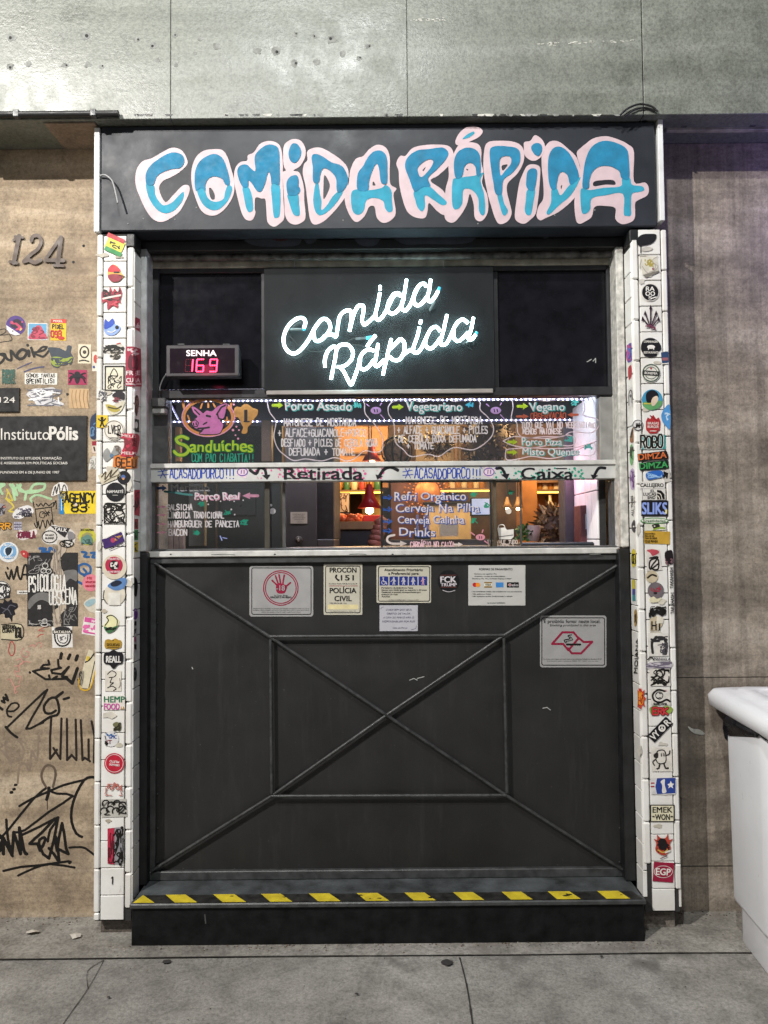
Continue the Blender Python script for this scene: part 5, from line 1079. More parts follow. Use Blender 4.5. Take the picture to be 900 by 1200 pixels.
S('torn white sticker with gold flower, high on right pillar', F0, ('q', [(749, 301), (757, 299), (770, 301), (772, 316), (762, 325), (753, 322)]), '#d6d0c2', [('k', 756, 304, 766, 312, 9, .7, '#a99a4e', 31), ('c', 765.5, 315, 1.4, '#8f3a55'), ('q', [(753, 322), (772, 317), (773, 318.5), (757, 325.5)], '#7c776e'), ('k', 750, 300, 771, 320, 5, .4, '#aaa498', 32)])
S('round black sticker lettered RAOOS on the right pillar', F0, ('c', 762, 342.5, 10.6), '#d8d3cc', [('c', 762, 342.5, 9.6, '#17151a'), ('t', 'RA', 762, 338.3, 5, 10, '#e6e2dc'), ('t', 'OO', 762, 344, 5, 11, '#e6e2dc'), ('t', 'S', 762, 349, 3.6, 4, '#e6e2dc'), ('s', [(764, 349.5), (769, 348)], .6, '#e6e2dc')])
S('fan of maroon arrows drawn on a right pillar tile', F0, None, None, [x for a, L in ((-42, 17), (-22, 21), (0, 26), (22, 21), (42, 17)) for x in (('s', [(762.5 + 3.5 * math.sin(R(a)), 384 - 3 * math.cos(R(a))), (762.5 + L * math.sin(R(a)) * .8, 386 - L * math.cos(R(a)))], .8, '#3a2030'), ('q', [(762.5 + L * math.sin(R(a)) * .8 - 2, 388.5 - L * math.cos(R(a))), (762.5 + L * math.sin(R(a)) * .82, 383 - L * math.cos(R(a))), (762.5 + L * math.sin(R(a)) * .8 + 2, 388.5 - L * math.cos(R(a)))], '#2a1722'))] + [('k', 757, 381, 768, 387, 7, .6, '#6d3a4c', 33)])
S('black domed badge sticker with white pig, right pillar', F0, ('p', [(751, 408), (753, 400), (760, 396), (767, 397), (773, 402), (775, 409), (771, 413), (768, 418), (757, 418), (753, 413)]), '#17151a', [('t', 'COPENHAGEN', 762.5, 400.3, 2.4, 16, '#d8d3cc'), ('e', 763, 406.5, 4.6, 2.3, '#e2ddd8'), ('s', [(760, 408), (760, 409.5)], .6, '#e2ddd8'), ('s', [(766, 408), (766, 409.5)], .6, '#e2ddd8'), ('t', 'RESTAURANTE', 763, 413, 2.6, 17, '#d8d3cc')])
S('round green outline stamp sticker with red star, right pillar', F0, ('c', 763, 437, 11), '#d9d6cd', [('o', 763, 437, 9.8, .7, '#44584a'), ('o', 763, 437, 7, .35, '#44584a'), ('r', 753, 434.5, 773, 440, '#2c2f2c', 4), ('t', 'BOHEMIA', 763, 437.3, 2.6, 15, '#ddd8d2', 4), ('c', 763, 431.7, 1.1, '#a8323c')])
S('round blue sticker of woman with black afro, right pillar', F0, ('c', 764.3, 468.5, 12.2), '#3f8fb4', [('p', [(753, 472), (762, 470), (776, 470), (772, 478), (762, 480.5), (755, 477)], '#5d9a62'), ('p', [(757, 467), (758, 460), (765, 457), (771, 461), (771, 467), (764, 471), (759, 472)], '#15131a'), ('p', [(765, 466), (770, 464), (771.5, 468), (769, 473), (765, 476), (763, 472)], '#d7c2ac'), ('s', [(755, 473), (762, 473)], .7, '#c5b04c')])
S('red cabin shaped badge sticker on the right pillar', F0, ('q', [(757, 494), (759, 489), (762, 491), (765.5, 486), (769, 491), (772, 489), (774, 494), (773.5, 503), (769.5, 508), (761, 508), (757, 503)]), '#a92b2f', [('s', [(762, 487), (770, 493)], .6, '#8a1d24'), ('t', 'BRASAS', 765.5, 496, 3, 13, '#dccac4'), ('t', 'BURGER', 765.5, 500, 3, 13, '#dccac4'), ('s', [(762, 505), (769, 505)], .5, '#dccac4')])
S('teal rectangle sticker with thick black graffiti, right pillar', F0, ('q', [(749.5, 511), (779.5, 510), (779.8, 526), (749.5, 526.5)]), '#2f9492', [('h', 'ROBO', 751, 525, 14, 27, '#d7d8d2', 1.7), ('h', 'ROBO', 751, 525, 14, 27, K, 1.05)])
S('orange block lettering sticker DIMZA on the right pillar', F0, ('q', [(747, 532), (781, 528), (783.5, 535), (783, 538), (748, 541)]), '#1d1713', [('t', 'DIMZA', 764.5, 534.3, 7, 33, '#cf6b3a', -5)])
S('green block lettering sticker DIMZA below the orange one', F0, ('q', [(748.5, 543), (783, 539), (784, 547), (783, 549.5), (750, 551.5)]), '#15201a', [('t', 'DIMZA', 765.8, 545.2, 7, 33, '#3f9a56', -4)])
S('blue scribbled cloud sticker on the right pillar', F0, ('p', [(757, 555), (764, 552), (776, 552), (776.5, 559), (768, 561), (759, 562)]), '#2a62b4', [('k', 759, 554, 775, 560, 9, .5, '#8fb5dd', 34)])
S('small black and white torn sticker beside blue cloud, right pillar', F0, ('p', [(777, 553), (784, 550), (784, 560), (788, 563), (779, 565), (779, 559)]), '#c9c4bc', [('k', 778, 552, 783, 560, 9, .6, K, 35)])
S('black word CALLEJERO on white strip, right pillar', F0, ('r', 749.5, 564.5, 779, 572.5), '#dad6d0', [('t', 'CALLEJERO', 764, 568.5, 4.2, 27, K)])
S('white sticker EL LUCAS END with black quarter dome', F0, ('r', 753, 573, 780, 585.8), '#d8d4ce', [('t', 'EL', 765, 575.3, 3, 5, K), ('t', 'LUCAS', 761.5, 579, 3.4, 15, K), ('t', 'END', 763.5, 583, 3.2, 9, K), ('q', [(770, 574), (775, 575), (778.5, 579), (779, 585), (770, 585)], K), ('s', [(770, 577.5), (774, 579), (776, 585)], .45, W_), ('s', [(770, 581), (772, 582), (773, 585)], .45, W_)])
S('black sticker lettered SLIKS in shaded blue, right pillar', F0, ('r', 751.5, 586.5, 783, 604.8), '#15131a', [('t', 'SLIKS', 767, 595.6, 13.5, 29, '#8ca0e0'), ('r', 779.5, 597, 781.8, 602, '#ddcf8a')])
S('long white oval sticker with green script, right pillar', F0, ('e', 767, 610.3, 16.5, 3.6), '#4b8a44', [('e', 767, 610.3, 15.4, 2.6, '#d8d8cc'), ('t', 'brasilidades', 767, 610.4, 3, 26, '#2d5a30')])
S('green eye sticker just above the mustard card, right pillar', F0, ('q', [(756, 614), (779, 614), (780, 621), (755, 622)]), '#d5d3c2', [('p', [(764, 615), (772, 614), (773, 618), (767, 620)], '#2d2c24'), ('s', [(766, 620.5), (773, 618.5), (779, 619)], .9, '#8ba83c'), ('c', 767, 616.5, .9, '#d8d4ca')])
S('mustard card sticker with heading QUE PENSA, right pillar', F0, ('r', 755, 622.5, 785, 637.3, 2), '#bf9738', [('t', 'ENCONTRE A', 762, 625.5, 2, 12, '#3a2c10'), ('t', 'PAO DE SAL', 761.5, 628.2, 2, 11, '#3a2c10'), ('t', 'CASA DA GENTE', 763, 630.8, 2, 14, '#3a2c10'), ('t', 'QUE PENSA', 763.5, 634.3, 2.6, 15, '#2a1f0a')])
S('white card sticker with black angular symbol and red lips', F0, ('q', [(757, 644), (773, 644), (776, 668), (758, 669)]), '#d3ccc6', [('p', [(758, 645), (764, 643.5), (771, 645), (772, 648), (765, 651.5), (762, 648)], '#b84a55'), ('s', [(761.5, 654), (771, 653), (763, 665), (771, 667), (771, 655), (762, 657), (762, 667), (772, 660)], .85, K)])
S('small round beige sticker with dark smudge, right pillar', F0, ('c', 763.8, 675.8, 7.2), '#c1b398', [('s', [(759, 677), (764, 673.5), (769, 675)], 1.0, '#2a241d')])
S('round grey sticker with small red lettering, right pillar', F0, ('c', 768.5, 692, 9.6), '#6d6468', [('k', 763, 687, 774, 693, 7, .5, '#9c3040', 36), ('e', 768, 695, 2.2, 1.4, '#2a1d20'), ('p', [(761, 702), (766, 699), (770, 702), (775, 700), (772, 705), (763, 706)], '#d8d0b0')])
S('black splatter stencil sticker above a torn beige patch', F0, ('p', [(761, 716), (765, 712), (767, 716), (770, 713), (772, 716), (776, 711), (780, 717), (776, 722), (770, 719), (765, 723)]), '#1a1718', [('k', 761, 711, 780, 723, 12, .6, K, 37)])
S('torn beige paper patch with black strokes, right pillar', F0, ('q', [(761.5, 725), (770, 722), (778, 724), (776, 733), (771, 739), (761.5, 739)]), '#bfb096', [('h', 'HT', 764, 738, 9, 13, K, .8), ('q', [(770, 722), (778, 724), (777, 730), (769, 731)], '#ddd5c4')])
S('ink portrait sticker with long black hair, right pillar', F0, ('q', [(759, 742), (783, 742), (784, 769), (760, 769)]), '#dcd7d0', [('s', [(765, 765), (764, 754), (768, 748), (772, 747)], 1.5, '#2c292b'), ('s', [(772, 747), (778, 748), (781, 756), (780, 766)], 1.7, '#2c292b'), ('k', 763, 746, 782, 752, 11, .7, '#2c292b', 38), ('k', 774, 754, 782, 767, 9, .7, '#4a474c', 39), ('s', [(771, 756), (776, 755)], .4, '#5b4a58')])
S('grey wildstyle lettering sticker below the ink portrait', F0, ('p', [(757, 779), (763, 776), (772, 777), (781, 775), (789, 778), (784, 783), (772, 782), (760, 784)]), '#bdb6bd', [('k', 758, 776, 787, 783, 16, .45, '#6d6574', 40), ('s', [(759, 773), (763, 770), (766, 773)], .7, K), ('t', 'MANDELA', 776, 772.3, 3, 19, '#4a4550', 3)])
S('white sticker of black inked letters and drips, right pillar', F0, ('q', [(761, 784), (785, 783), (786, 804), (762, 804)]), '#d8d2ca', [('k', 763, 785, 784, 803, 18, .65, K, 41), ('s', [(772, 786), (778, 784), (778, 791), (771, 796), (779, 800)], .9, K)])
S('white sticker with black crescent fish emblem, right pillar', F0, ('q', [(762, 807), (785, 807), (786, 826), (763, 826)]), '#d9d4cc', [('s', [(779, 810), (771, 808.5), (765, 814), (767, 821), (774, 823), (781, 820), (785, 822)], 1.1, K), ('o', 772.5, 815, 4.2, .4, K), ('k', 769, 812, 776, 818, 4, .4, K, 42), ('h', 'SARDINHA', 766, 826, 2.2, 16, K, .3), ('c', 780.5, 809.5, .7, '#b3323c')])
S('red green and yellow graffiti letter sticker, right pillar', F0, ('p', [(761, 830), (768, 827), (774, 829), (782, 827), (789, 831), (783, 837), (772, 836), (764, 838)]), '#8aa04a', [('h', 'ERK', 765, 837, 8, 19, '#3b1418', 1.6), ('h', 'ERK', 765, 837, 8, 19, '#c6373a', .9)])
S('black diagonal sticker lettered VYOR in white, right pillar', F0, ('r', 758, 849, 789.5, 861, -46), '#131117', [('h', 'VYR', 0, 0, .1, .1, '#131117', .1), ('t', 'VY', 767.5, 861.5, 7.5, 10.5, '#e3dfd9', -46), ('t', 'R', 782, 846.5, 7.5, 5.5, '#e3dfd9', -46), ('o', 775.8, 853.3, 3.4, .8, '#e3dfd9'), ('s', [(775.8, 850.2), (775.8, 856.5)], .6, '#e3dfd9'), ('s', [(773.5, 855.3), (775.8, 853.3), (778, 855.3)], .5, '#e3dfd9')])
S('ink drawing sticker of a walking cup on right pillar', F0, ('q', [(763, 876), (787, 876), (788, 904), (764, 904)]), '#d9d3ca', [('s', [(769, 884), (771, 880), (777, 879), (780, 883), (780, 893), (773, 895), (769, 891), (769, 884)], .6, K), ('p', [(766, 884), (771, 882), (771, 888), (767, 888)], '#26221f'), ('s', [(780, 885), (784, 884), (785, 880)], .7, K), ('s', [(768, 890), (765, 893), (767, 897)], .7, K), ('s', [(773, 896), (772, 900), (770, 901)], .8, K), ('s', [(778, 895), (780, 900), (783, 900)], .9, K), ('s', [(775, 883), (775, 886)], .5, K), ('s', [(778, 883), (778, 886)], .5, K)])
S('blue red and white emblem sticker with star, right pillar', F0, ('q', [(762, 912), (792, 911), (792, 929), (791, 931), (763, 931)]), '#d6d2d0', [('q', [(770, 912), (791.5, 911.5), (791.5, 929.5), (770, 930.5), (768, 922)], '#27408e'), ('p', [(774, 916), (779, 913), (779, 920), (781, 928), (776, 929), (776, 920)], '#dedad6'), ('q', [(782, 919), (785, 918), (786, 915), (787.5, 918), (790, 918.5), (788, 921), (789, 924), (786, 922), (783, 924), (784, 921)], '#dedad6'), ('r', 762.5, 917, 767, 918.3, '#a83242'), ('r', 762.5, 921, 767, 922.3, '#a83242')])
S('cream sticker with black rope border lettered EMEK WON', F0, ('r', 762, 943, 790.5, 963.3), '#17151a', [('r', 763.2, 944.2, 789.2, 962.2, '#dcd5b8'), ('t', 'EMEK', 776.4, 949, 6.5, 23, K), ('t', 'WON', 776.4, 957.5, 6.5, 17, K), ('s', [(765, 957), (766.5, 957)], .8, K), ('s', [(786.5, 957), (788, 957)], .8, K)])
S('red and black horned beast sticker, low on right pillar', F0, ('p', [(766, 983), (770, 984), (770, 978), (774, 982), (780, 982), (783, 977), (784, 984), (789, 983), (785, 988), (786, 995), (780, 1002), (773, 1001), (768, 996), (769, 988)]), '#b0402f', [('p', [(772, 984), (779, 983), (782, 990), (778, 996), (772, 994)], '#1c1517'), ('k', 770, 985, 784, 1000, 9, .6, '#1c1517', 43), ('s', [(771, 996), (777, 999), (782, 996)], .7, '#c9a34a'), ('s', [(780, 999), (785, 997)], 1, '#d9d2cc')])
S('dark red square sticker with white outlined letters EGP', F0, ('r', 765.5, 1010.5, 789.5, 1033.5, 4), '#96183a', [('e', 777.3, 1021.6, 11, 7.2, '#e6e0da'), ('e', 777.3, 1021.6, 10.4, 6.6, '#96183a'), ('t', 'EGP', 777.3, 1021.6, 7.6, 17, '#e6e0da', 3), ('s', [(774, 1006), (782, 1003)], .5, '#5a2030')])
S('blue and red photo sticker on outer edge of right pillar', F0, ('q', [(774.5, 413), (783.5, 412), (784, 426), (776, 427)]), '#2f4468', [('r', 776, 419, 783, 422.5, '#8f5b62'), ('s', [(775.5, 426.4), (783.5, 425.6)], .5, W_)])
S('pale blue half disc sticker on outer edge, right pillar', F0, ('p', [(775, 486), (779, 478), (785, 475), (785.5, 502), (780, 499), (776, 493)]), '#4f8fc9', [('k', 778, 484, 785, 492, 5, .6, '#b7cfe4', 44)])
S('black shaggy figure sticker on outer edge, right pillar', F0, ('p', [(779, 648), (783, 645), (788, 646), (789, 660), (784, 661), (780, 657)]), '#1d1418', [('k', 780, 655, 788, 662, 5, .6, '#7c5a60', 45)])
S('vertical black handwriting TAKAHASHI on edge strip, right pillar', F0, None, None, [('t', 'TAKAHASHI', 787, 677, 4, 25, K, -90), ('t', 'TAKAHASHI', 788, 707, 4, 25, K, -90)])
# ---- right pillar, inner strip and reveal
S('round white sticker with black script on inner strip, right pillar', F0, ('c', 747.5, 498.2, 6.4), '#d8d4d2', [('o', 747.5, 498.2, 5.9, .35, '#2a2830'), ('h', 'JAH', 743.5, 501, 5, 9, K, .6)])
S('blue and purple blob sticker inside the right pillar', RVR, ('p', [(736, 404), (741, 402), (742.5, 410), (741, 421), (736, 425), (733.5, 416)]), '#6a4fa0', [('k', 735, 405, 742, 422, 8, .7, '#b04a8c', 46), ('k', 735, 405, 742, 422, 5, .6, '#3f6fc0', 47)])
S('small red splash sticker inside the right pillar', RVR, ('p', [(736, 432), (739.5, 428), (740, 440), (737, 445)]), '#b3323c')
S('arched doodle card sticker inside the right pillar', RVR, ('q', [(735.5, 456), (741.5, 453), (742, 476), (736, 479)]), '#d0ccc8', [('s', [(737, 475), (737, 462), (739, 457), (740.5, 461), (740.5, 472)], .4, K), ('e', 738.8, 464, 1, 2, '#55505a')])
S('brown flame shaped sticker inside the right pillar', RVR, ('p', [(738, 516), (740, 504), (743, 500), (743, 514), (741, 519)]), '#8a5a38', [('s', [(739, 512), (741, 504)], .9, '#2d2420')])
S('tall green lettered sticker inside the right pillar', RVR, ('e', 740, 533, 2.3, 12.5), '#69a86c', [('k', 738.6, 524, 741.6, 542, 7, .5, '#1d2d20', 48)])
S('purple scribble sticker inside the right pillar', RVR, ('p', [(738, 552), (743, 550), (744, 570), (740, 574), (738, 564)]), '#b9a5c0', [('k', 738.5, 552, 743.5, 571, 9, .5, '#6a3a7c', 49)])
S('vertical black column of text inside the right pillar', RVR, None, None, [('t', 'ALL TIMES', 740.8, 593, 2.3, 24, K, -92), ('t', 'KEBABS', 744.3, 592, 2, 19, K, -92)])
S('small black figure sticker inside the right pillar', RVR, ('p', [(740, 615), (743, 609), (745, 615), (744, 624), (741, 622)]), '#3a3740', [('c', 742.6, 617, 1, '#d5d0cc')])
S('yellow oval lettered sticker inside the right pillar', RVR, ('e', 742.5, 654, 3, 11), '#d6c33a', [('h', 'CEI', 740.8, 660, 11, 5, K, .5)])
S('yellow to purple gradient strip sticker inside right pillar', RVR, ('q', [(740.5, 680), (744, 679), (744.5, 704), (741, 704)]), '#c9b83c', [('q', [(740.8, 690), (744.2, 690), (744.3, 697), (741, 697)], '#4a4f9a'), ('q', [(741, 697), (744.3, 697), (744.5, 704), (741, 704)], '#3f8f9a')])
S('gold ring sticker inside the right pillar', RVR, ('p', [(743, 718), (745.5, 714), (747, 722), (746, 732), (743.5, 733)]), '#a5854c', [('k', 743.6, 719, 746, 730, 4, .5, '#4a3a20', 50)])
S('tall vertical black script inside the right pillar', RVR, None, None, [('t', 'MOJANA', 746, 769, 4, 40, K, -86)])
S('orange and red starburst sticker, inner strip right pillar', fold(YP - .0045, XR, -1, 750.5), ('q', [(747, 808), (749.5, 812), (751, 805), (752.5, 811), (755.5, 808), (754.5, 815), (757, 819), (754.5, 822), (756, 829), (752.5, 826), (751, 832), (749, 827), (747, 829), (747.5, 820)]), '#c23a24', [('p', [(748.5, 812), (752, 811), (754, 818), (753, 825), (749.5, 826), (748.5, 818)], '#dc8a2c'), ('k', 749, 813, 753, 824, 4, .5, '#7c1d14', 51)])
# ------------------------------------------------------------------ left wall: numbers, plaques, stickers, tags
WL = plane(YW)
hn = thing('house_number', 'brown raised house number 124 above the stickers', 'house number', tuple(at(43, 313, YW)))
BR = mat('number_brown', (.09, .06, .045), .55, var=.2); BRD = mat('number_side', (.04, .03, .025), .6)
def digit(shapes):
    b = MB()
    for k in range(5): b.fill(shapes, lambda u, v, off=0, k=k: at(u - .0, v, YW - .001 - k * .0016), BR if k == 4 else BRD, 0, .4)
    b.build('digit', hn)
zz = lambda q: Z(0, 250, 5.294, q)
digit([('s', zz([(118, 140), (85, 305)]), 2.6), ('s', zz([(85, 165), (112, 150)]), 1.6), ('s', zz([(62, 300), (105, 308)]), 1.9), ('s', zz([(92, 143), (143, 150)]), 1.4)])
digit([('s', smooth(zz([(195, 165), (205, 142), (240, 140), (255, 175), (235, 220), (190, 255), (150, 295)]), 4), 2.1), ('s', smooth(zz([(148, 298), (180, 290), (215, 305), (250, 290)]), 3), 2.3), ('p', circ(36.8, 282, 2))])
digit([('s', zz([(375, 150), (285, 280)]), 1.9), ('s', zz([(285, 290), (395, 292)]), 2.2), ('s', zz([(378, 150), (358, 320)]), 2.5), ('s', zz([(335, 322), (392, 325)]), 1.7)])
PLQ = mat('plaque_black', (.016, .015, .015), .4, var=.2)
def plaque(label, x1, y0, y1, texts):
    t_ = thing('plaque', label, 'plaque', tuple(at(x1 / 2, y1, YW - .008)))
    b = MB(); a, c = at(-32, (y0 + y1) / 2, YW - .008), at(x1, (y0 + y1) / 2, YW - .008); b.box(a.x, c.x, YW - .008, YW - .0005, at(x1 / 2, y1, YW - .008).z, at(x1 / 2, y0, YW - .008).z, PLQ, .001); b.build('plate', t_)
    for s, u, v, h, wd, bo in texts: b = MB(); b.text(s, u, v, h, plane(YW - .008), ink('#d2cdc6'), wd, .0008, align='l', bold=bo); b.build('lettering', t_)
plaque('small black plaque numbered 124 at the left edge', 22.5, 454.5, 482.5, [('124', -.5, 468.5, 6.5, 18, .01)])
plaque('large black plaque lettered InstitutoPólis', 101.5, 487.5, 563.5, [('Instituto', 1, 508.5, 13.5, 57, 0), ('Pólis', 58, 507.6, 15.5, 33, .035), ('INSTITUTO DE ESTUDOS, FORMAÇÃO', 1, 537, 2.8, 71, .02), ('E ASSESSORIA EM POLÍTICAS SOCIAIS', 1, 542.6, 2.8, 78, .02), ('FUNDADO EM 6 DE JUNHO DE 1987', 0.5, 553.4, 2.8, 69, .02)])
S('round purple and white sticker at the top of left wall', WL, ('c', 18.5, 381.5, 11.6), '#4a3278', [('p', [(12, 382), (16, 375), (22, 374), (27, 380), (25, 386), (18, 385)], '#2a2030'), ('k', 13, 377, 26, 386, 7, .8, '#b8405e', 52), ('p', [(24, 384), (26, 386), (23, 388)], '#c9a56a'), ('q', [(7.2, 381), (8, 386), (12, 391), (18, 393.2), (24, 392)], '#dcd8d6'), ('c', 15, 388, .9, '#4a4450')])
S('square sticker of red mound on blue, near round purple one', WL, ('r', 32.5, 378.5, 55.5, 398.5, 1), '#d8d2cc', [('r', 33.5, 379.5, 54.5, 397.5, '#5f9cc0', 1), ('p', [(34, 397), (36, 391), (40, 385), (43, 381.5), (48, 382), (51, 388), (54, 393), (54, 397)], '#b8455a'), ('k', 37, 384, 52, 396, 9, .6, '#7c2438', 53)])
S('yellow price card sticker with red figures 093', WL, ('r', 59.3, 374, 77.5, 399, 1), '#dfb41e', [('r', 59.5, 374, 77.7, 378.5, '#c23a2a', 1), ('t', 'PIXEL', 68, 376.3, 2.4, 11, '#e8dcd0', 1), ('h', 'PIXEL', 61.5, 385, 4.6, 14, K, .5), ('h', '093', 59.8, 395, 7, 13, '#b02a24', .8), ('e', 71.5, 396, 4, 2, '#b8342a')])
S('black and olive blob sticker right of the marker tag', WL, ('p', [(56, 408), (62, 407), (70, 408), (77, 411), (79, 405), (84, 406), (83, 413), (86, 419), (84, 425), (78, 426), (74, 423), (70, 430), (65, 431), (60, 427), (60, 418)]), '#39414a', [('p', [(60, 419), (68, 418), (76, 420), (85, 418), (82, 425), (75, 424), (70, 429), (64, 429), (60, 425)], '#8c9a3c'), ('k', 61, 420, 84, 428, 7, .8, '#39414a', 54)])
S('cream card sticker with oval ink emblem near the pillar', WL, ('r', 91.5, 403.5, 106.5, 426, 1), '#d6cbb2', [('s', circ(98.8, 412.5, 5, 6.5, 20) + [(103.8, 412.5)], .8, K), ('c', 99, 412.5, 2.2, '#3a342c'), ('s', [(93, 423), (98, 422), (104, 423.5)], .7, K)])
S('white card with red disc half hidden by left pillar', WL, ('r', 108, 412, 117, 435), '#d0c8ba', [('e', 112, 420.5, 2.5, 5, '#b0453a'), ('c', 110, 430, 1.5, '#2f4a86')])
S('small block of green lettering stuck above the 124 plaque', WL, None, None, [('h', s, 3, 438 + k * 5.5, 4.8, 15, '#3a5a50', .75) for k, s in enumerate(('PARAR', 'DEAR', 'FROTA'))])
S('white label sticker with rows of letters on left wall', WL, ('r', 29, 437, 67, 450.5, 1), '#dcd8d0', [('h', 'SOMOS TANTAS', 31, 442, 4, 34, '#4a4640', .4), ('h', 'SPEINTILISI', 31, 449, 5, 34, '#2a2724', .5)])
S('magenta square sticker with black spider on left wall', WL, ('r', 79.5, 433.5, 102, 451), '#9c2850', [('p', [(88, 436), (93, 436), (94, 442), (92, 449), (89, 449), (87, 442)], '#17121a')] + [('s', [(90.5, 442), (90.5 + a, 440 + b_), (90.5 + a * 1.5, 442 + b_ * 2.4)], .8, '#17121a') for a in (-6, 6) for b_ in (-2, 0.5, 2.5)])
S('torn silver sticker with white scribbles under the label', WL, ('p', [(31, 462), (38, 456), (50, 455), (62, 454), (66, 458), (58, 463), (64, 468), (75, 473), (70, 476), (56, 474), (44, 476), (40, 470), (35, 466)]), '#c9c7c9', [('k', 32, 456, 72, 475, 22, .5, '#6b6a72', 55), ('k', 34, 457, 70, 474, 9, .7, '#e2e0e0', 56)])
S('wood toned square paper sticker on the left wall', WL, ('r', 81, 455.5, 104, 478.5, 1), '#bf9f78', [('s', [(85 + k * 4.5, 457), (84 + k * 4.5, 466), (86 + k * 4.5, 478)], .3, '#94764f') for k in range(5)])
S('dark blue bottle shaped sticker beside the large plaque', WL, ('p', [(106, 491), (110, 486), (113, 486), (113, 513), (105.5, 512)]), '#26344e', [('k', 106, 492, 112, 511, 6, .5, '#5a7a9c', 57)])
S('small red and white sticker beside the pillar edge', WL, ('r', 107.8, 517, 116, 531), '#cbb9ac', [('r', 107.8, 517, 116, 522, '#8e2030'), ('s', [(110, 524), (111, 528)], .8, K)])
S('torn white scribble sticker beside large plaque corner', WL, ('p', [(105, 540), (108, 535), (113, 536), (113, 550), (108, 548), (104, 551)]), '#cac7c0', [('k', 105, 537, 112, 549, 6, .4, '#8c8980', 58)])
S('yellow rectangle sticker with thick black graffiti handstyle', WL, ('q', [(69, 575.5), (116, 575), (116, 602), (76, 602)]), '#d9bd2a', [('h', 'AGENCY', 76, 589, 11, 36, K, 1.0), ('h', '83', 84, 599, 10, 20, K, 1.1), ('c', 89, 591.5, 1.8, '#d8c4b8'), ('c', 104, 594.5, .8, K)])
S('narrow blue strip sticker left of the yellow rectangle', WL, ('r', 69.5, 578, 75, 602.5), '#2a78b0', [('s', [(72, 585), (72, 598)], .4, '#c9dbe8')])
S('white outlined zigzag letter sticker under the large plaque', WL, ('p', [(60, 581), (63, 570), (67, 567), (71, 565), (77, 567), (80, 574), (77, 582), (72, 578), (66, 580)]), '#d6d2cc', [('s', [(62, 580), (65, 570), (66, 578), (69, 567), (71, 579), (75, 568), (78, 576), (74, 579)], .6, '#3a3634')])
S('white cut out script sticker left of the ink drawing', WL, ('p', [(15, 602), (20, 596), (32, 592), (38, 595), (39, 601), (31, 604), (24, 608), (16, 607)]), '#d8d4d4', [('k', 19, 596, 36, 601, 8, .5, '#4a4654', 59), ('h', 'MOON', 26, 605, 4, 11, '#2d2a34', .7), ('k', 16, 602, 25, 607, 5, .4, '#4a4654', 60)])
S('grey face sticker cut by the left edge of view', WL, ('p', [(-8, 592), (2, 590), (7, 594), (5, 600), (2, 604), (-8, 604)]), '#8c888c', [('k', -5, 592, 5, 602, 8, .6, '#3a363c', 61), ('c', 5, 594, 1.4, '#b06a5a')])
S('orange and black letter sticker at left edge of wall', WL, None, None, [('h', 'FRR', -9, 620, 7, 23, K, 1.5), ('h', 'FRR', -9, 620, 7, 23, '#c98c2c', .8)])
S('small lilac grid sticker beside the orange letters', WL, ('r', 16, 611.5, 25, 621), '#8f8a9c', [('s', [(17.5 + k * 2.4, 612), (17.5 + k * 2.4, 620.5)], .4, '#c9c4d0') for k in range(4)] + [('s', [(16.4, 614.5 + k * 3), (24.6, 614.5 + k * 3)], .4, '#4f4a5c') for k in range(2)])
S('maroon and white script sticker on the left wall', WL, ('p', [(19, 628), (23, 621), (30, 623), (42, 620), (43, 626), (36, 630), (28, 633), (23, 632)]), '#d0c6c0', [('h', 'KAMILA', 21.5, 630, 6.5, 20, '#6d1f38', .95)])
S('white speech bubbles and black patch collage sticker', WL, ('p', [(49, 628), (54, 621), (62, 615), (70, 617), (80, 619), (87, 624), (88, 633), (84, 640), (74, 642), (66, 638), (56, 638), (50, 634)]), '#cbc6c0', [('q', [(59, 616), (70, 617.5), (82, 619), (76, 630), (70, 626)], '#2a272a'), ('t', 'TALK', 71, 620.5, 4, 15, '#d8d4d0', 8), ('s', circ(58, 629, 8.6, 7, 16) + [(66.6, 629)], .5, K), ('t', "I'M NOT", 58, 627, 2, 10, K), ('t', 'BURRE!', 58, 630.5, 2, 10, K), ('p', [(80, 623), (87, 625), (87, 631), (80, 632)], '#7d7a7c'), ('s', circ(78, 637, 8, 4, 14) + [(86, 637)], .5, K), ('k', 72, 632, 84, 640, 5, .5, K, 62)])
S('round yellow and green sticker with seated animal, left wall', WL, ('c', 102.3, 629, 10), '#b7b23c', [('t', 'NOT HALFMAN', 102, 621, 2.6, 15, K), ('p', [(95, 630), (101, 626), (108, 630), (108, 637), (96, 637)], '#5f8078'), ('s', [(97, 628), (102, 625), (107, 627)], 1.3, '#8f8a5a'), ('k', 96, 630, 108, 638, 6, .5, '#33504a', 63)])
S('round white sticker with blue ring and leaping figure', WL, ('c', 9.7, 647, 12), '#d3d2d0', [('c', 9.7, 646, 9.5, '#6f9ac0'), ('c', 9.7, 646, 5.6, '#c9d4dc'), ('p', [(6, 644), (10, 641), (14, 643), (12, 649), (8, 651)], '#26303c'), ('t', 'CERVEJARIA', 9.7, 639, 2.2, 13, '#dfe4e8'), ('t', 'ALBATROZ', 9.7, 653, 2.2, 13, '#dfe4e8')])
S('red leaf shaped sticker beside the big dark poster', WL, ('p', [(24, 646), (29, 645), (34, 649), (33, 654), (28, 653), (25, 650)]), '#b03a3a', [('c', 28, 649, 1, '#d8b8a8')])
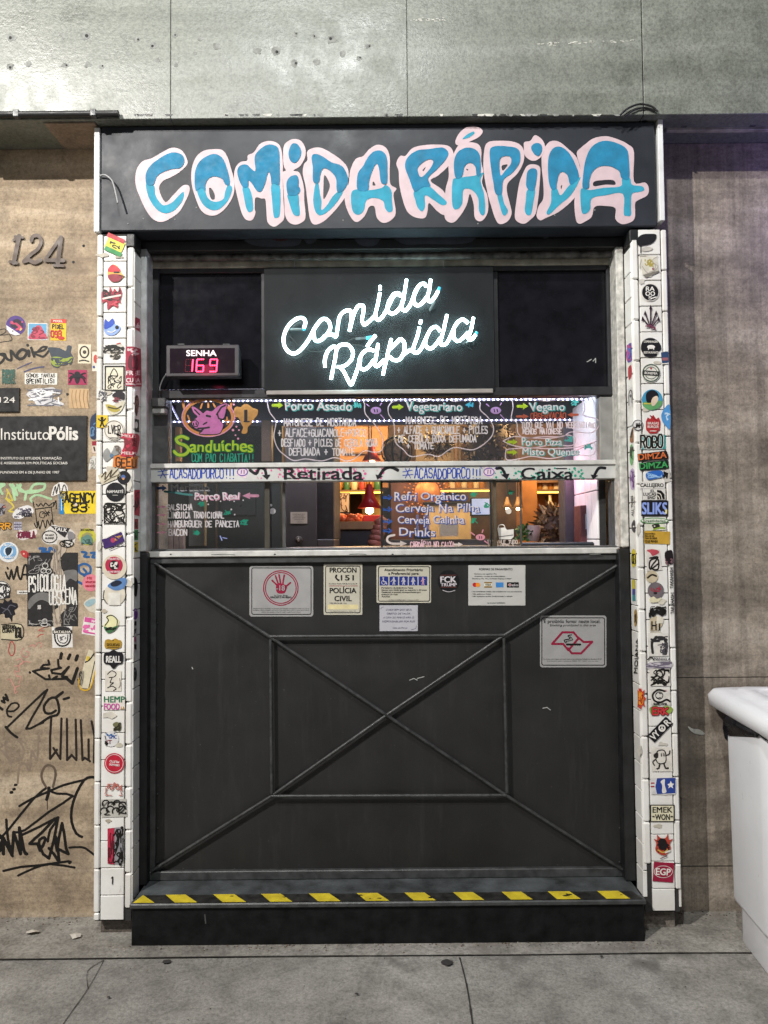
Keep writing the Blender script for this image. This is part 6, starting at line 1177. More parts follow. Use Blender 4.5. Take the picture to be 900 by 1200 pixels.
# the big dark poster with its torn strip
po = MB(); po.fill([('p', rect(32, 647.5, 91.5, 734))], WL, ink('#2a2828'), .0008, .6)
po.fill([('p', smooth([(33, 705), (40, 697), (50, 694), (62, 698), (62, 708), (50, 703), (42, 706), (34, 714)], 4, True)), ('p', smooth([(70, 672), (80, 668), (90, 669), (90, 681), (82, 678), (76, 684), (70, 682)], 4, True))], WL, ink('#6f6c6a'), .0012, .4)
po.fill([('s', smooth([(70, 636), (73, 644), (66, 653), (64, 663), (70, 672), (69, 684), (66, 694), (70, 704), (73, 712), (66, 720), (67, 732)], 5), [3.2 + (k % 5) * .35 for k in range(60)])], WL, ink('#b3a493'), .0016, .4)
ops_draw(po, WL, [('k', 34, 652, 60, 672, 10, .35, '#8b8886', 64), ('k', 75, 705, 90, 732, 10, .35, '#7d7a78', 65), ('k', 62, 640, 73, 730, 16, .4, '#8c7f72', 66), ('h', 'PSICOLOGIA', 34, 693, 18, 44, '#d6d2cc', .85), ('h', 'OBSCENA', 58, 708, 17, 33, '#d6d2cc', .8), ('s', circ(53, 663, 3.2), .45, '#c9c5bf'), ('s', circ(51, 669, 3, 2.5), .45, '#c9c5bf'), ('s', circ(57, 669.5, 3, 2.5), .45, '#c9c5bf'), ('r', 44, 709, 48, 714, '#b5b1ac'), ('s', circ(52.5, 728, 2.6), .5, '#c9c5bf'), ('s', circ(52, 732, 4, 2), .5, '#c9c5bf'), ('k', 34, 727, 62, 733, 7, .35, '#9d9a96', 67)], .002)
po.build('poster', None, 'dark torn poster PSICOLOGIA OBSCENA on the left wall', 'poster')
S('round white sketch sticker cut by the left edge', WL, ('c', 1.5, 691.5, 11), '#d6d3ce', [('s', [(-3, 686), (4, 685), (10, 688)], .9, K), ('k', -6, 684, 11, 700, 12, .6, '#2d2a2c', 68), ('o', 1.5, 691.5, 10.4, .4, '#2d2a2c')])
S('white paper strip with tiny letters beside the poster', WL, ('r', 20, 692, 34, 696.3), '#d8d4cc', [('t', 'vocêuma', 28, 694, 2, 12, '#4a4640')])
S('black flower shaped sticker with grey veins', WL, ('p', [(-6, 706), (3, 707), (5, 702), (9, 705), (13, 702), (15, 706), (20, 707), (21, 712), (17, 715), (18, 720), (15, 722), (14, 729), (11, 724), (6, 724), (4, 719), (-6, 721)]), '#1c1a20', [('s', [(2, 712), (8, 714), (12, 709), (18, 711)], .5, '#5a5862'), ('s', [(3, 718), (9, 714), (13, 720)], .5, '#5a5862')])
S('cream card with black frame and stacked letters', WL, ('r', 1, 731.5, 25.5, 750), '#bfb598', [('s', [(1.5, 732), (25, 732), (25, 749), (1.5, 749)], .5, K), ('h', 'QUESTAO', 3, 736.5, 3.5, 15, K, .55), ('h', 'CURA?', 3, 741, 3.5, 14, K, .5), ('h', 'BESTA', 18, 747, 12, 7, K, .5)])
S('white square sticker with black shield badge', WL, ('r', 61, 734, 85, 759, -2), '#d9d5d0', [('s', [(64, 743), (65, 751), (69, 756), (74, 757), (79, 755), (82, 750), (82.5, 743)], .9, K), ('s', [(67, 744), (68, 750), (71, 753), (76, 753.5), (79, 750), (79.5, 744)], .5, K), ('r', 61.5, 738.5, 84.5, 742.5, K, -1), ('t', 'BATALHA', 73, 740.5, 2.8, 20, W_, -1), ('p', [(64, 738), (68, 734.5), (78, 734.5), (82, 738)], '#2a2729'), ('k', 70, 745, 77, 751, 5, .4, '#6d6a6c', 69)])
S('round pink sticker with red lettering beside the pillar', WL, ('c', 106.5, 683, 10), '#d27a88', [('t', 'ME', 105, 677.5, 2.8, 6, '#a5283c'), ('t', 'APAIXONEI', 106.5, 682, 2.8, 13, '#a5283c'), ('t', 'NADANDO', 106.5, 686.5, 2.8, 13, '#a5283c')])
S('peeling pale blue and cream scrap beside the pillar', WL, ('p', [(98, 708), (103, 702), (112, 700), (114, 720), (110, 718), (104, 716)]), '#c6bfb0', [('p', [(99, 708), (104, 703), (112, 702), (111, 707), (104, 711)], '#8fa9b0')])
S('pink and white tilted card sticker beside the pillar', WL, ('r', 97, 724, 118, 744.5, 9), '#d9d2d0', [('r', 99, 724.5, 118, 730, '#c24f8c', 9), ('t', 'NA', 110, 728, 3, 5, '#e6d8de', 9), ('k', 98, 733, 113, 740, 9, .9, '#d0679c', 70), ('r', 98, 741, 116, 742.6, '#c24f8c', 9)])
S('torn cream poster edge with yellow outline by the pillar', WL, ('q', [(104, 761), (109, 763), (110, 770), (112, 770), (112, 788), (105, 807), (94, 806), (93, 795), (97, 784), (99, 776)]), '#c9bfa6', [('s', [(111.5, 786), (105, 807), (94.5, 807), (92.5, 795)], .8, '#d0a52a'), ('s', [(110, 766), (105, 773), (100, 776)], .7, K), ('s', [(111, 775), (104, 806)], .4, K), ('p', [(93, 793), (96, 786), (98.5, 788), (97, 800), (95, 804)], '#8c8474'), ('k', 93, 787, 98, 802, 5, .4, K, 71), ('p', [(102, 769), (105, 770), (103, 774), (101, 774)], '#cdb02c')])
# ---- graffiti painted on the wall itself (parts of the wall)
def tagp(label, strokes, col, mp=WL, off=.0006, res=.4, par=None, sm=4):
    m = MB(); m.fill([('s', smooth(p, sm) if sm else p, r) for p, r in strokes], mp, ink(col), off, res); return m.build('graffiti', par or lw_, label)
q75 = lambda oy, pts: Z(0, oy, 7.5, pts)
tagp('black cursive marker tag across the upper wall', [(q75(355, p), r) for p, r in (([(-40, 440), (0, 450), (38, 470), (30, 500), (0, 530), (-30, 540)], 1.5), ([(0, 450), (40, 450), (60, 490), (100, 500), (95, 420), (140, 475), (170, 495)], 1.5), ([(230, 420), (190, 410), (150, 455), (165, 490), (210, 480), (250, 420), (255, 465)], 1.7), ([(275, 395), (290, 440), (300, 470)], 1.6), ([(330, 430), (370, 390), (410, 388), (385, 415), (330, 430), (290, 440), (340, 460), (385, 470), (430, 420)], 1.3), ([(243, 370), (244, 372)], 1.7))], K)
tagp('thin black outlined cloud at the left edge', [(q75(355, p), .45) for p in ([(-20, 240), (40, 228), (52, 250), (30, 270), (-10, 285), (50, 280), (80, 275), (105, 325), (40, 340), (-20, 348)],)], K)
tagp('thin blue pencil strokes', [(q75(355, [(150, 580), (200, 555), (250, 535), (280, 520)]), .6), (q75(355, [(215, 605), (280, 580), (350, 565), (385, 562)]), .9), (q75(355, [(190, 560), (250, 530)]), .4)], '#4a4a66')
tagp('mint green sprayed tag below the large plaque', [(q75(560, p), r) for p, r in (([(-30, 60), (10, 55), (40, 60), (0, 90), (20, 140)], 1.5), ([(90, 60), (150, 150), (110, 60), (130, 190)], 1.6), ([(130, 100), (180, 60), (170, 110), (250, 120), (300, 60), (390, 55), (380, 100), (320, 115), (240, 120), (220, 190)], 1.5), ([(150, 60), (230, 130), (340, 120)], 1.2), ([(280, 210), (270, 180), (330, 150), (430, 180), (450, 185)], 1.3))], '#9fc096', off=.0004)
tagp('faded yellow sprayed zigzag', [(q75(560, [(60, 100), (110, 200), (50, 180), (120, 250), (80, 290), (120, 300)]), .9), (q75(560, [(70, 120), (60, 190), (110, 230)]), .7)], '#c2b046', off=.0003)
tagp('black ink boxed drawing with scrawled heading', [(q75(560, p), r) for p, r in (([(290, 210), (300, 260)], .6), ([(320, 230), (335, 250), (360, 225), (380, 250), (400, 220), (430, 245), (470, 215), (470, 250), (490, 200), (495, 270)], .6), ([(310, 275), (460, 255)], .6), ([(310, 270), (325, 420)], .5), ([(450, 260), (468, 410)], .5), ([(300, 400), (325, 440), (335, 380), (350, 450), (375, 370), (400, 440), (415, 370), (440, 420), (450, 370), (470, 410)], .6), ([(390, 300), (355, 300), (350, 340), (385, 350), (395, 310), (370, 315)], .5), ([(400, 290), (430, 330)], .6), ([(430, 290), (405, 335)], .6), ([(400, 312), (440, 305)], .5))], K)
tagp('blue brushed zigzag above the dark poster', [(q75(640, [(350, 20), (400, 25), (370, 45), (430, 50), (440, 15), (500, 55)]), 1.6)], '#27568c')
tagp('blue brushed letters beside the pillar', [(q75(640, p), 1.4) for p in ([(720, 50), (760, 60), (740, 90), (780, 95)], [(800, 60), (840, 60), (810, 95), (850, 100)], [(690, 175), (700, 230), (740, 250), (790, 235), (790, 180), (740, 155), (690, 175)], [(735, 200), (760, 235), (740, 260)], [(680, 310), (720, 330)])], '#27568c')
tagp('black zigzag marker tag left of the poster', [(q75(640, p), 1.1) for p in ([(50, 230), (80, 290), (100, 210), (120, 290), (150, 180), (160, 250), (185, 290), (210, 180), (235, 175), (240, 290)], [(65, 190), (70, 200)], [(200, 250), (240, 250)])], K)
tagp('thin red drawn loop', [(q75(640, [(80, 890), (90, 850), (110, 840), (130, 890), (120, 950), (95, 960), (75, 920), (80, 890)]), .55)], '#a8423c')
tagp('thin pink scrawled writing running up the wall', [(q75(750, p), .5) for p in ([(210, 70), (190, 100), (200, 140), (240, 150), (255, 110), (230, 100)], [(255, 60), (290, 40), (300, 60), (340, 20), (370, 40), (350, 70)], [(140, 180), (180, 165), (200, 200), (170, 220), (210, 190), (265, 195)], [(130, 230), (170, 230), (165, 280), (130, 270), (150, 320), (180, 320), (170, 380)], [(65, 350), (90, 345), (120, 400), (140, 440)], [(175, 400), (130, 420), (135, 470), (150, 450)])], '#c2877c')
tagp('faint red crayon mark', [(q75(640, [(330, 800), (350, 780), (380, 775)]), .5), (q75(640, [(390, 745), (340, 740), (420, 700)]), .4)], '#b5564c')
tagp('thick black marker tag with three dots above', [(q75(750, p), r) for p, r in (([(262, 285), (263, 286)], 1.5), ([(425, 180), (435, 215), (380, 220), (360, 245), (430, 250), (340, 262), (290, 275), (400, 345), (440, 345), (430, 310)], 1.3), ([(510, 175), (515, 235), (535, 245), (450, 265), (460, 290), (540, 300), (605, 235), (545, 320), (590, 325), (575, 340), (460, 345), (500, 320)], 1.4), ([(590, 340), (635, 380), (680, 250)], 1.9), ([(540, 120), (532, 160)], 1.9), ([(615, 130), (600, 165)], 1.8), ([(680, 140), (668, 175)], 2.0), ([(690, 350), (692, 352)], 1.4))], K, sm=0)
tagp('long black arrow tag in the middle of the wall', [(q75(800, p), r) for p, r in (([(60, 395), (385, 85), (400, 90), (350, 190), (230, 405), (330, 370), (380, 350)], 1.3), ([(50, 390), (100, 445), (150, 480)], 1.5), ([(350, 360), (440, 300), (500, 285), (520, 240), (505, 160), (480, 130), (430, 145), (385, 210), (400, 265), (450, 270), (490, 245)], 1.5), ([(490, 130), (550, 85)], 1.7), ([(560, 145), (605, 132)], 1.5), ([(70, 250), (120, 250), (165, 210), (150, 180), (100, 185), (60, 240), (70, 290), (100, 300)], 1.1), ([(15, 160), (40, 175), (30, 130), (70, 155), (50, 105)], 1.4), ([(0, 220), (20, 235)], 1.6))], K, sm=2)
tagp('row of tall black marker letters by the pillar', [(q75(800, p), 1.35) for p in ([(450, 310), (440, 480), (440, 665)], [(440, 670), (500, 590)], [(470, 575), (530, 670)], [(540, 315), (530, 660)], [(588, 320), (590, 680), (630, 635), (670, 680)], [(665, 325), (672, 670)], [(710, 330), (725, 680), (745, 660), (790, 690)], [(778, 500), (780, 670)], [(805, 340), (830, 470), (825, 700)])], '#221a16', sm=0)
tagp('faded grey sprayed strokes', [(q75(800, p), 1.2) for p in ([(360, 440), (340, 470), (325, 680), (280, 600), (260, 770), (220, 710), (170, 740), (155, 880)], [(60, 560), (140, 620), (190, 670), (200, 560), (100, 460), (50, 520), (60, 640), (130, 690), (185, 660)], [(-20, 580), (40, 620), (100, 720)], [(0, 530), (20, 550), (0, 570)], [(160, 490), (220, 530)])], '#857565', off=.0004)
tagp('grey looped ring drawn above the biggest tag', [(q75(890, [(410, 250), (375, 190), (365, 130), (390, 70), (430, 50), (475, 75), (488, 140), (465, 240)]), 1.4)], '#5d5044', off=.0005)
tagp('biggest black marker tag low on the wall', [(q75(890, p), r) for p, r in (([(170, 410), (280, 345), (420, 285), (560, 225), (740, 180)], 1.4), ([(0, 690), (80, 610), (290, 350), (400, 255)], 1.4), ([(430, 250), (425, 300), (410, 350)], 1.9), ([(416, 350), (416, 440)], .4), ([(450, 280), (500, 300), (640, 320), (430, 460), (220, 620), (130, 640)], 1.4), ([(840, 160), (800, 155), (740, 180), (670, 300), (630, 430), (630, 550), (670, 650), (720, 680)], 1.6), ([(-30, 660), (20, 690), (30, 830)], 2), ([(55, 530), (70, 700), (110, 850)], 1.6), ([(0, 800), (30, 690), (105, 840), (120, 640), (180, 830), (170, 600), (210, 800), (235, 830)], 1.9), ([(200, 660), (350, 590), (510, 510), (440, 620), (420, 720)], 1.5), ([(480, 520), (370, 640), (260, 740), (330, 740), (350, 800), (400, 700), (370, 690), (340, 740), (430, 870), (510, 510)], 1.7), ([(430, 780), (480, 840), (520, 890), (490, 680), (500, 800), (545, 560), (580, 780), (600, 830), (520, 790)], 1.7), ([(610, 775), (680, 770), (750, 780), (840, 850)], 1.3), ([(840, 740), (838, 850)], 1.3), ([(30, 980), (180, 945), (350, 930), (600, 895), (610, 910)], 1.4), ([(160, 1020), (290, 960), (440, 920), (655, 950)], 1.3), ([(95, 290), (105, 288)], 1.7), ([(118, 262), (128, 260)], 1.5), ([(130, 225), (145, 222)], 1.3))], '#120f0d', sm=2)
# ------------------------------------------------------------------ inside of the shop
DW = mat('interior_dark_wall', (.07, .045, .035), .7, var=.3, scale=6)
ORW = mat('orange_wood', (.33, .14, .04), .55, var=.3, scale=5, bump=.1)
BRW = mat('brown_wood', (.16, .085, .045), .6, var=.35, scale=7)
FLR = mat('interior_floor', (.12, .09, .07), .6)
CEI = mat('interior_ceiling', (.016, .013, .018), .6, var=.3, scale=9)
sh = MB()
sh.box(-1.6, 1.9, 2.6, 2.7, .0, 2.7, BRW); sh.box(-1.65, -1.6, .22, 2.6, 0, 2.7, DW); sh.box(1.9, 1.95, .22, 2.6, 0, 2.7, BRW)
sh.box(-1.6, 1.9, .22, 2.6, .02, .155, FLR); sh.box(-1.65, 1.95, .95, 2.7, 2.62, 2.7, CEI)
sh.box(-1.65, 1.95, .22, .98, 2.15, 2.2, CEI); sh.box(-1.65, 1.95, .955, .98, 2.04, 2.149, mat('fascia_purple', (.035, .028, .045), .5))
sh.box(-1.65, -.985, .2, .22, 0, 2.7, DW); sh.box(.985, 1.95, .2, .22, 0, 2.7, DW); sh.box(-.985, .985, .205, .22, 2.15, 2.7, DW); sh.box(-.985, .985, .205, .22, 0, PZ(656, .2), DW)
rm = sh.build('shop_room', None, 'warm lit shop interior with brown back wall behind the hatch', 'room')
# back wall bands
def ib(m, u0, v0, u1, v1, Y0, Y1, mt, ch=.003): m.pbox(u0, v0, u1, v1, Y0, Y1, mt, ch); return m
def it(name, label, cat, boxes, group=None):
    m = MB()
    for b_ in boxes: ib(m, *b_)
    return m.build(name, None, label, cat, group)
LEDW = mat('led_white', (.70, .74, 1.0), .5, emit=17); STRIP = mat('led_tape', (.42, .40, .75), .5, emit=.7)
YELL = mat('led_yellow', (1.0, .62, .10), .5, emit=3.2); WARM = mat('bulb_warm', (1.0, .72, .38), .5, emit=14)
def ledrow(label, pts, n):
    m = MB()
    for a, b_ in zip(pts, pts[1:]):
        m.tube([a, b_], .004, STRIP, 6)
    tot = sum((Vector(b_) - Vector(a)).length for a, b_ in zip(pts, pts[1:]))
    for a, b_ in zip(pts, pts[1:]):
        a, b_ = Vector(a), Vector(b_); k = max(2, int(n * (b_ - a).length / tot))
        for i in range(k):
            p = a + (b_ - a) * ((i + .5) / k); r = .0048
            r = .0038; m.lathe((p.x, p.y - .003, p.z), [(.001, -r), (r, -r * .4), (r, r * .4), (.001, r)], LEDW, 6, 'Z')
    return m.build('led_strip', None, label, 'led strip')
y1_, y2_ = .27, .94
ledrow('row of white led dots along the top of the transom', [at(201, 470, y1_), at(700, 468, y1_)], 92)
ledrow('second row of white led dots deeper inside the shop', [at(196, 494.5, y2_), at(676, 492, y2_)], 84)
ledrow('short slanting row of led dots at right inside the shop', [at(700, 472, .3), at(676, 491, .93)], 14)
ledrow('slanting row of led dots at left inside the shop', [at(199, 472, .3), at(209, 491, .93)], 12)
lamp('led_light', 'AREA', (0, .33, 2.1), 13, (.72, .78, 1), 1.6, (0, 0, 0), .1)
# right hand white tiled reveal
m = MB()
for i in range(4):
    for j in range(7):
        m.box(.868, .88, .235 + i * .092, .235 + i * .092 + .089, 2.05 - j * .2, 2.05 - j * .2 - .196, TILE, .0015)
m.box(.874, .9, .23, .61, .16, 2.1, GROUT)
m.build('tiled_reveal', None, 'white tiled inner wall at the right end of the window', 'wall')
it('column', 'dark column at the right of the shop interior', 'column', [(662, 500, 677, 645, .62, .75, mat('dark_column', (.06, .06, .07), .5), .004)])
it('cabinet', 'dark red cabinet with paper against the tiled inner wall', 'cabinet', [(681, 592, 697, 644, .4, .52, mat('dark_red', (.10, .025, .03), .5)), (686, 602, 692, 620, .397, .399, mat('paper_grey', (.4, .38, .4), .6), 0)])
# left interior
m = MB(); ib(m, 221, 562, 240, 640, 1.2, 1.35, mat('pale_column', (.36, .34, .30), .6)); m.build('column', None, 'pale column behind the Porco Real pane', 'column')
m = MB()
for k in range(3): ib(m, 196.5 + k * 6.5, 614, 202.6 + k * 6.5, 644, .6, .63, mat('pink_plank', (.42, .28, .22), .6, var=.3))
m.build('plank_crate', None, 'pinkish plank crate standing behind the left pane', 'crate')
it('partition', 'dark brown partition behind the sliding panes at left', 'partition', [(120, 494, 331, 648, 1.4, 1.45, mat('partition_dark', (.013, .011, .013), .5)), (242, 560, 330, 648, 1.0, 1.05, mat('partition_brown', (.028, .026, .023), .5)), (258, 572, 300, 604, .985, .998, mat('partition_panel', (.045, .043, .04), .35)), (252, 560, 255, 648, .99, .999, BRW)])
it('wood_frame', 'tan slanted wooden frame behind the pig drawing', 'frame', [(205, 500, 211, 541, .7, .74, ORW), (306, 492, 318, 541, .8, .86, BRW)])
# fridge block with notice
fg = thing('cabinet', 'tall dark brown cabinet with small notice inside the open hatch', 'cabinet', tuple(at(362, 640, .5)))
b = MB(); ib(b, 334, 500, 371, 646, .5, 1.0, mat('cabinet_brown', (.055, .042, .036), .45)); b.build('body', fg)
b = MB()
for k in range(16): ib(b, 371.6 + k * 1.22, 505, 372.3 + k * 1.22, 632, .515, .55, mat('slat_dark', (.04, .032, .028), .45), .001)
ib(b, 371.3, 500, 391.5, 632, .53, .98, mat('slat_back', (.018, .015, .014), .6)); ib(b, 371.3, 632, 391.5, 641, .5, .9, mat('cabinet_brown', (.05, .04, .03)))
b.build('slatted_door', fg)
b = MB(); ib(b, 340.5, 600, 360, 613.5, .497, .499, mat('notice_tan', (.46, .36, .26), .5), 0)
for k in range(4): b.text('CUIDE BEM DOS SEUS OBJETOS', 350.2, 602.6 + k * 2.1, 1.1, plane(.497), INKN, 15 - (k % 2) * 3, .0008)
b.text('Casa do Porco', 352, 611.6, 1.1, plane(.497), INKN, 7, .0008); b.build('notice', fg)
b = MB(); q = at(350, 632.5, .49); b.lathe((q.x, .5, q.z), [(.016, 0), (.016, -.012), (.006, -.03), (.009, -.04), (.004, -.046)], mat('knob_steel', (.5, .42, .33), .3, metal=.9), 18, 'Y'); b.build('knob', fg)
it('counter_ledge', 'brown serving ledge along the bottom of the open hatch', 'ledge', [(334, 640.5, 612, 644, .21, .6, mat('ledge_brown', (.14, .095, .065), .4))])
it('tray', 'long black tray at the till end of the hatch', 'tray', [(611, 635.5, 697, 643.5, .23, .40, mat('tray_black', (.012, .016, .018), .4), .006)])
# back shelves
for lab, u0, u1, v, Y in (('yellow glowing led shelf seen through the open hatch', 392, 449, 575, 2.0), ('yellow glowing led shelf behind the beer list', 516, 574, 573, 2.1), ('yellow glowing led shelf above the till', 626, 664, 574.5, 1.8)):
    t_ = thing('shelf', lab, 'shelf', tuple(at((u0 + u1) / 2, v + 3, Y)))
    b = MB(); ib(b, u0, v - 1, u1, v + 1.2, Y, Y + .3, BRW); b.build('board', t_)
    b = MB(); ib(b, u0 + .5, v + 1.3, u1 - .5, v + 3.2, Y + .005, Y + .03, YELL, .001); b.build('led_bar', t_)
it('cupboard', 'orange wooden cupboard wall behind the hatch', 'cupboard', [(392, 499, 455, 572, 2.2, 2.4, ORW), (391, 496, 456, 499, 2.18, 2.4, BRW), (404, 530, 447, 532, 2.17, 2.2, BRW), (424, 577, 447, 604, 2.2, 2.4, mat('ochre_panel', (.42, .27, .08), .55))])
it('wall_panel', 'pale plank panel behind the vegetarian menu', 'panel', [(487, 496, 540, 548, 2.3, 2.35, mat('tan_panel', (.15, .105, .07), .6)), (533, 500, 537, 642, 2.25, 2.3, BRW), (458, 540, 535, 645, 2.32, 2.36, mat('maroon_wall', (.13, .045, .04), .6))])
it('wall_panel', 'cream lit wall panel above the order counter', 'panel', [(498, 590, 552, 640, 1.9, 1.95, mat('cream_panel', (.55, .42, .24), .55)), (496, 588, 553, 590.5, 1.88, 1.95, BLACKP)])
it('screen', 'pale blue lit screen behind the beer list', 'screen', [(553, 584.5, 574, 603, 1.5, 1.52, mat('screen_blue', (.45, .55, .85), .4, emit=.55), .001), (551.5, 583, 575.5, 604.5, 1.505, 1.55, BLACKP)])
for lab, u0, v0, u1, v1, Y in (('framed drawing hanging behind the open hatch', 396, 578, 409, 600, 1.85), ('second smaller framed print under the framed drawing', 397, 600.5, 409, 606, 1.86)):
    t_ = thing('picture', lab, 'picture', tuple(at((u0 + u1) / 2, v1, Y)))
    b = MB(); ib(b, u0 - 1, v0 - 1, u1 + 1, v1 + 1, Y + .002, Y + .03, BLACKP, .001); b.build('frame', t_)
    b = MB(); ib(b, u0, v0, u1, v1, Y, Y + .004, mat('print_cream', (.7, .55, .4), .5), 0)
    ops_draw(b, plane(Y), [('k', u0 + 1, v0 + 1, u1 - 1, v1 - 1, 9, .5, '#5a3a2a', int(u0))]); b.build('print', t_)
# counter with orange things, red lamp and red box
it('prep_counter', 'wooden prep counter with dark front inside the hatch', 'counter', [(392, 611, 438, 620.5, 1.2, 1.7, mat('counter_wood', (.36, .2, .09), .5)), (396, 620.6, 446, 640, 1.22, 1.7, mat('counter_front_dark', (.03, .027, .027), .5))])
m = MB(); rr = random.Random(5)
for k in range(26):
    c = at(393 + rr.random() * 28, 610 - rr.random() * 5, 1.25 + rr.random() * .2); m.lathe(tuple(c), [(.002, -.018), (.024, -.006), (.022, .01), (.002, .018)], mat('orange_food', (.75, .16, .05), .5), 7, 'Z')
m.build('food_heap', None, 'heap of orange wrapped portions on the prep counter', 'food')
it('red_box', 'red box on the back counter behind the hatch', 'box', [(425, 603.5, 449, 611.5, 1.75, 1.9, mat('red_box_paint', (.42, .02, .03), .45))])
def pend(label, u, v, s, Y, col):
    c = at(u, v, Y); t_ = thing('pendant_lamp', label, 'lamp', tuple(c))
    b = MB(); b.lathe(tuple(c), [(.012 * s, .12 * s), (.02 * s, .09 * s), (.03 * s, .05 * s), (.06 * s, 0), (.057 * s, 0)], mat(col[0], col[1], .4), 20); b.build('shade', t_)
    b = MB(); b.lathe((c.x, c.y, c.z - .012 * s), [(.002, -.02 * s), (.02 * s, -.008 * s), (.02 * s, .008 * s), (.002, .02 * s)], WARM, 12); b.build('bulb', t_)
    b = MB(); b.cyl((c.x, c.y, c.z + .12 * s), (c.x, c.y, 2.6), .004, CABLE, 6); b.build('cord', t_)
REDL = ('lamp_red', (.5, .02, .025))
pend('red pendant lamp hanging over the prep counter', 433, 595.5, 1.1, 1.3, REDL)
pend('dark red pendant lamp seen through the roast pork menu', 435.5, 540, .9, 1.45, REDL)
pend('bare warm bulb hanging left behind the narrow pane', 594.5, 595, .55, 1.7, ('lamp_brass', (.4, .22, .08)))
pend('bare warm bulb hanging right behind the narrow pane', 607, 595, .55, 1.7, ('lamp_brass', (.4, .22, .08)))
# round lattice lamp and sunburst
m = MB(); c = at(465, 529, 1.3)
m.lathe(tuple(c), [(.01, -.075), (.05, -.06), (.075, -.02), (.078, .02), (.05, .06), (.01, .075)], mat('lattice_gold', (.32, .2, .11), .6, var=.5, scale=60), 18)
for k in range(5): m.tube([(c.x + .084 * math.cos(a) * math.cos(k * .628), c.y + .084 * math.cos(a) * math.sin(k * .628), c.z + .084 * math.sin(a)) for a in [j * .35 for j in range(19)]], .005, BLACKP, 6)
m.build('lattice_lantern', None, 'round dark lattice lantern hanging behind the transom', 'lantern')
m = MB(); c = at(500.5, 577, 2.1); SUN = mat('sunburst_brass', (.55, .22, .09), .45, metal=.3)
for k in range(28):
    a = 2 * math.pi * k / 28
    for rr_ in (.095, .125, .15): m.lathe((c.x + rr_ * math.cos(a), c.y, c.z + rr_ * math.sin(a)), [(.008, 0), (.006, -.01), (.001, -.012)], SUN, 6, 'Y')
m.lathe(tuple(c), [(.085, 0), (.06, -.02), (.001, -.03)], SUN, 24, 'Y')
m.build('sunburst_ornament', None, 'round copper sunburst ornament on the back wall', 'ornament')
# shaggy brown boar-like roasts / sacks
def sack(label, u, v, rx, rz, Y, cols, n=700, seed=1):
    c = at(u, v, Y); rr = random.Random(seed); m = MB()
    core = mat('sack_core', (.08, .05, .03), .8); rings = []
    for i in range(9):
        a = -math.pi / 2 + math.pi * (i + .5) / 9
        rings.append([(c.x + rx * .9 * math.cos(a) * math.cos(q) * (1 + .06 * math.sin(3 * q + i)), c.y + rx * .9 * math.cos(a) * math.sin(q), c.z + rz * .92 * math.sin(a)) for q in [j * .4488 for j in range(14)]])
    m.loft(rings, core)
    ms = [mat('sack_%d_%d' % (seed, k), q, .6) for k, q in enumerate(cols)]
    for _ in range(n):
        a, q = math.asin(rr.uniform(-1, 1)), rr.uniform(0, 6.283); d = Vector((math.cos(a) * math.cos(q), math.cos(a) * math.sin(q), math.sin(a)))
        p = Vector((c.x + d.x * rx * .93, c.y + d.y * rx * .93, c.z + d.z * rz * .95)); t1 = Vector((rr.uniform(-1, 1), rr.uniform(-1, 1), rr.uniform(-1, 1))).normalized() * .022; t2 = d.cross(t1).normalized() * .008
        e = d * rr.uniform(.004, .03); m.add([p - t2, p + t2, p + t1 + e + t2 * .3, p + t1 + e - t2 * .3], [(0, 1, 2, 3)], rr.choice(ms))
    return m.build('straw_bundle', None, label, 'bundle')
sack('bushy golden brown bundle standing beside the till', 651, 620, .105, .125, 1.0, [(.16, .09, .035), (.3, .19, .08), (.07, .04, .02), (.42, .28, .13)], seed=1)
sack('large dark textured bundle behind the vegetarian menu', 572, 518, .13, .17, 1.3, [(.05, .035, .035), (.13, .09, .08), (.03, .02, .025), (.2, .14, .11)], seed=2)
sack('pale straw bundle behind the vegetarian menu', 511, 521, .085, .06, 1.5, [(.3, .24, .16), (.42, .35, .24), (.16, .12, .08)], n=400, seed=3)
# till side shelves and small goods
it('bookcase', 'orange wooden bookcase behind the till', 'bookcase', [(612, 562, 630, 640, 1.7, 1.9, ORW), (630, 580, 664, 646, 2.0, 2.1, mat('deep_orange_wall', (.30, .1, .03), .6)), (640, 581, 644, 603, 1.98, 2.0, BRW), (612, 560, 664, 566, 1.85, 2.0, BRW), (604, 500, 664, 560, 2.2, 2.25, mat('rust_wall', (.09, .04, .025), .6))])
GB = [mat('bottle_amber', (.35, .15, .03), .2), mat('bottle_green', (.05, .14, .06), .2), mat('bottle_cream', (.6, .48, .3), .4), mat('bottle_red', (.35, .05, .04), .3)]
def bottle(u, v, Y, h, mt, label, group):
    c = at(u, v, Y); m = MB(); m.lathe(tuple(c), [(.02, 0), (.022, .01), (.022, h * .55), (.009, h * .72), (.008, h * .95), (.01, h)], mt, 12); m.build('bottle', None, label, 'bottle', group)
for k in range(7): bottle(523 + k * 7, 572, 2.2, .13, GB[k % 2 * 2], 'small bottle on the glowing shelf behind the beer list', 'bottles on the glowing shelf by the beer list')
for k in range(5): bottle(632 + k * 6.5, 573.5, 1.9, .11, GB[(k * 2) % 4], 'small bottle on the glowing shelf above the till', 'bottles on the glowing shelf above the till')
for k in range(6): bottle(397 + k * 9, 574, 2.1, .12, GB[k % 4], 'small bottle on the glowing shelf over the prep counter', 'bottles on the glowing shelf over the prep counter')
bottle(645, 604, 1.6, .12, GB[2], 'cream bottle standing behind the bushy bundle', None); bottle(657, 605, 1.6, .11, GB[0], 'amber bottle standing behind the bushy bundle', None)
pp = thing('potted_plant', 'small green plant in grey pot by the till', 'plant', tuple(at(617, 636, .8)))
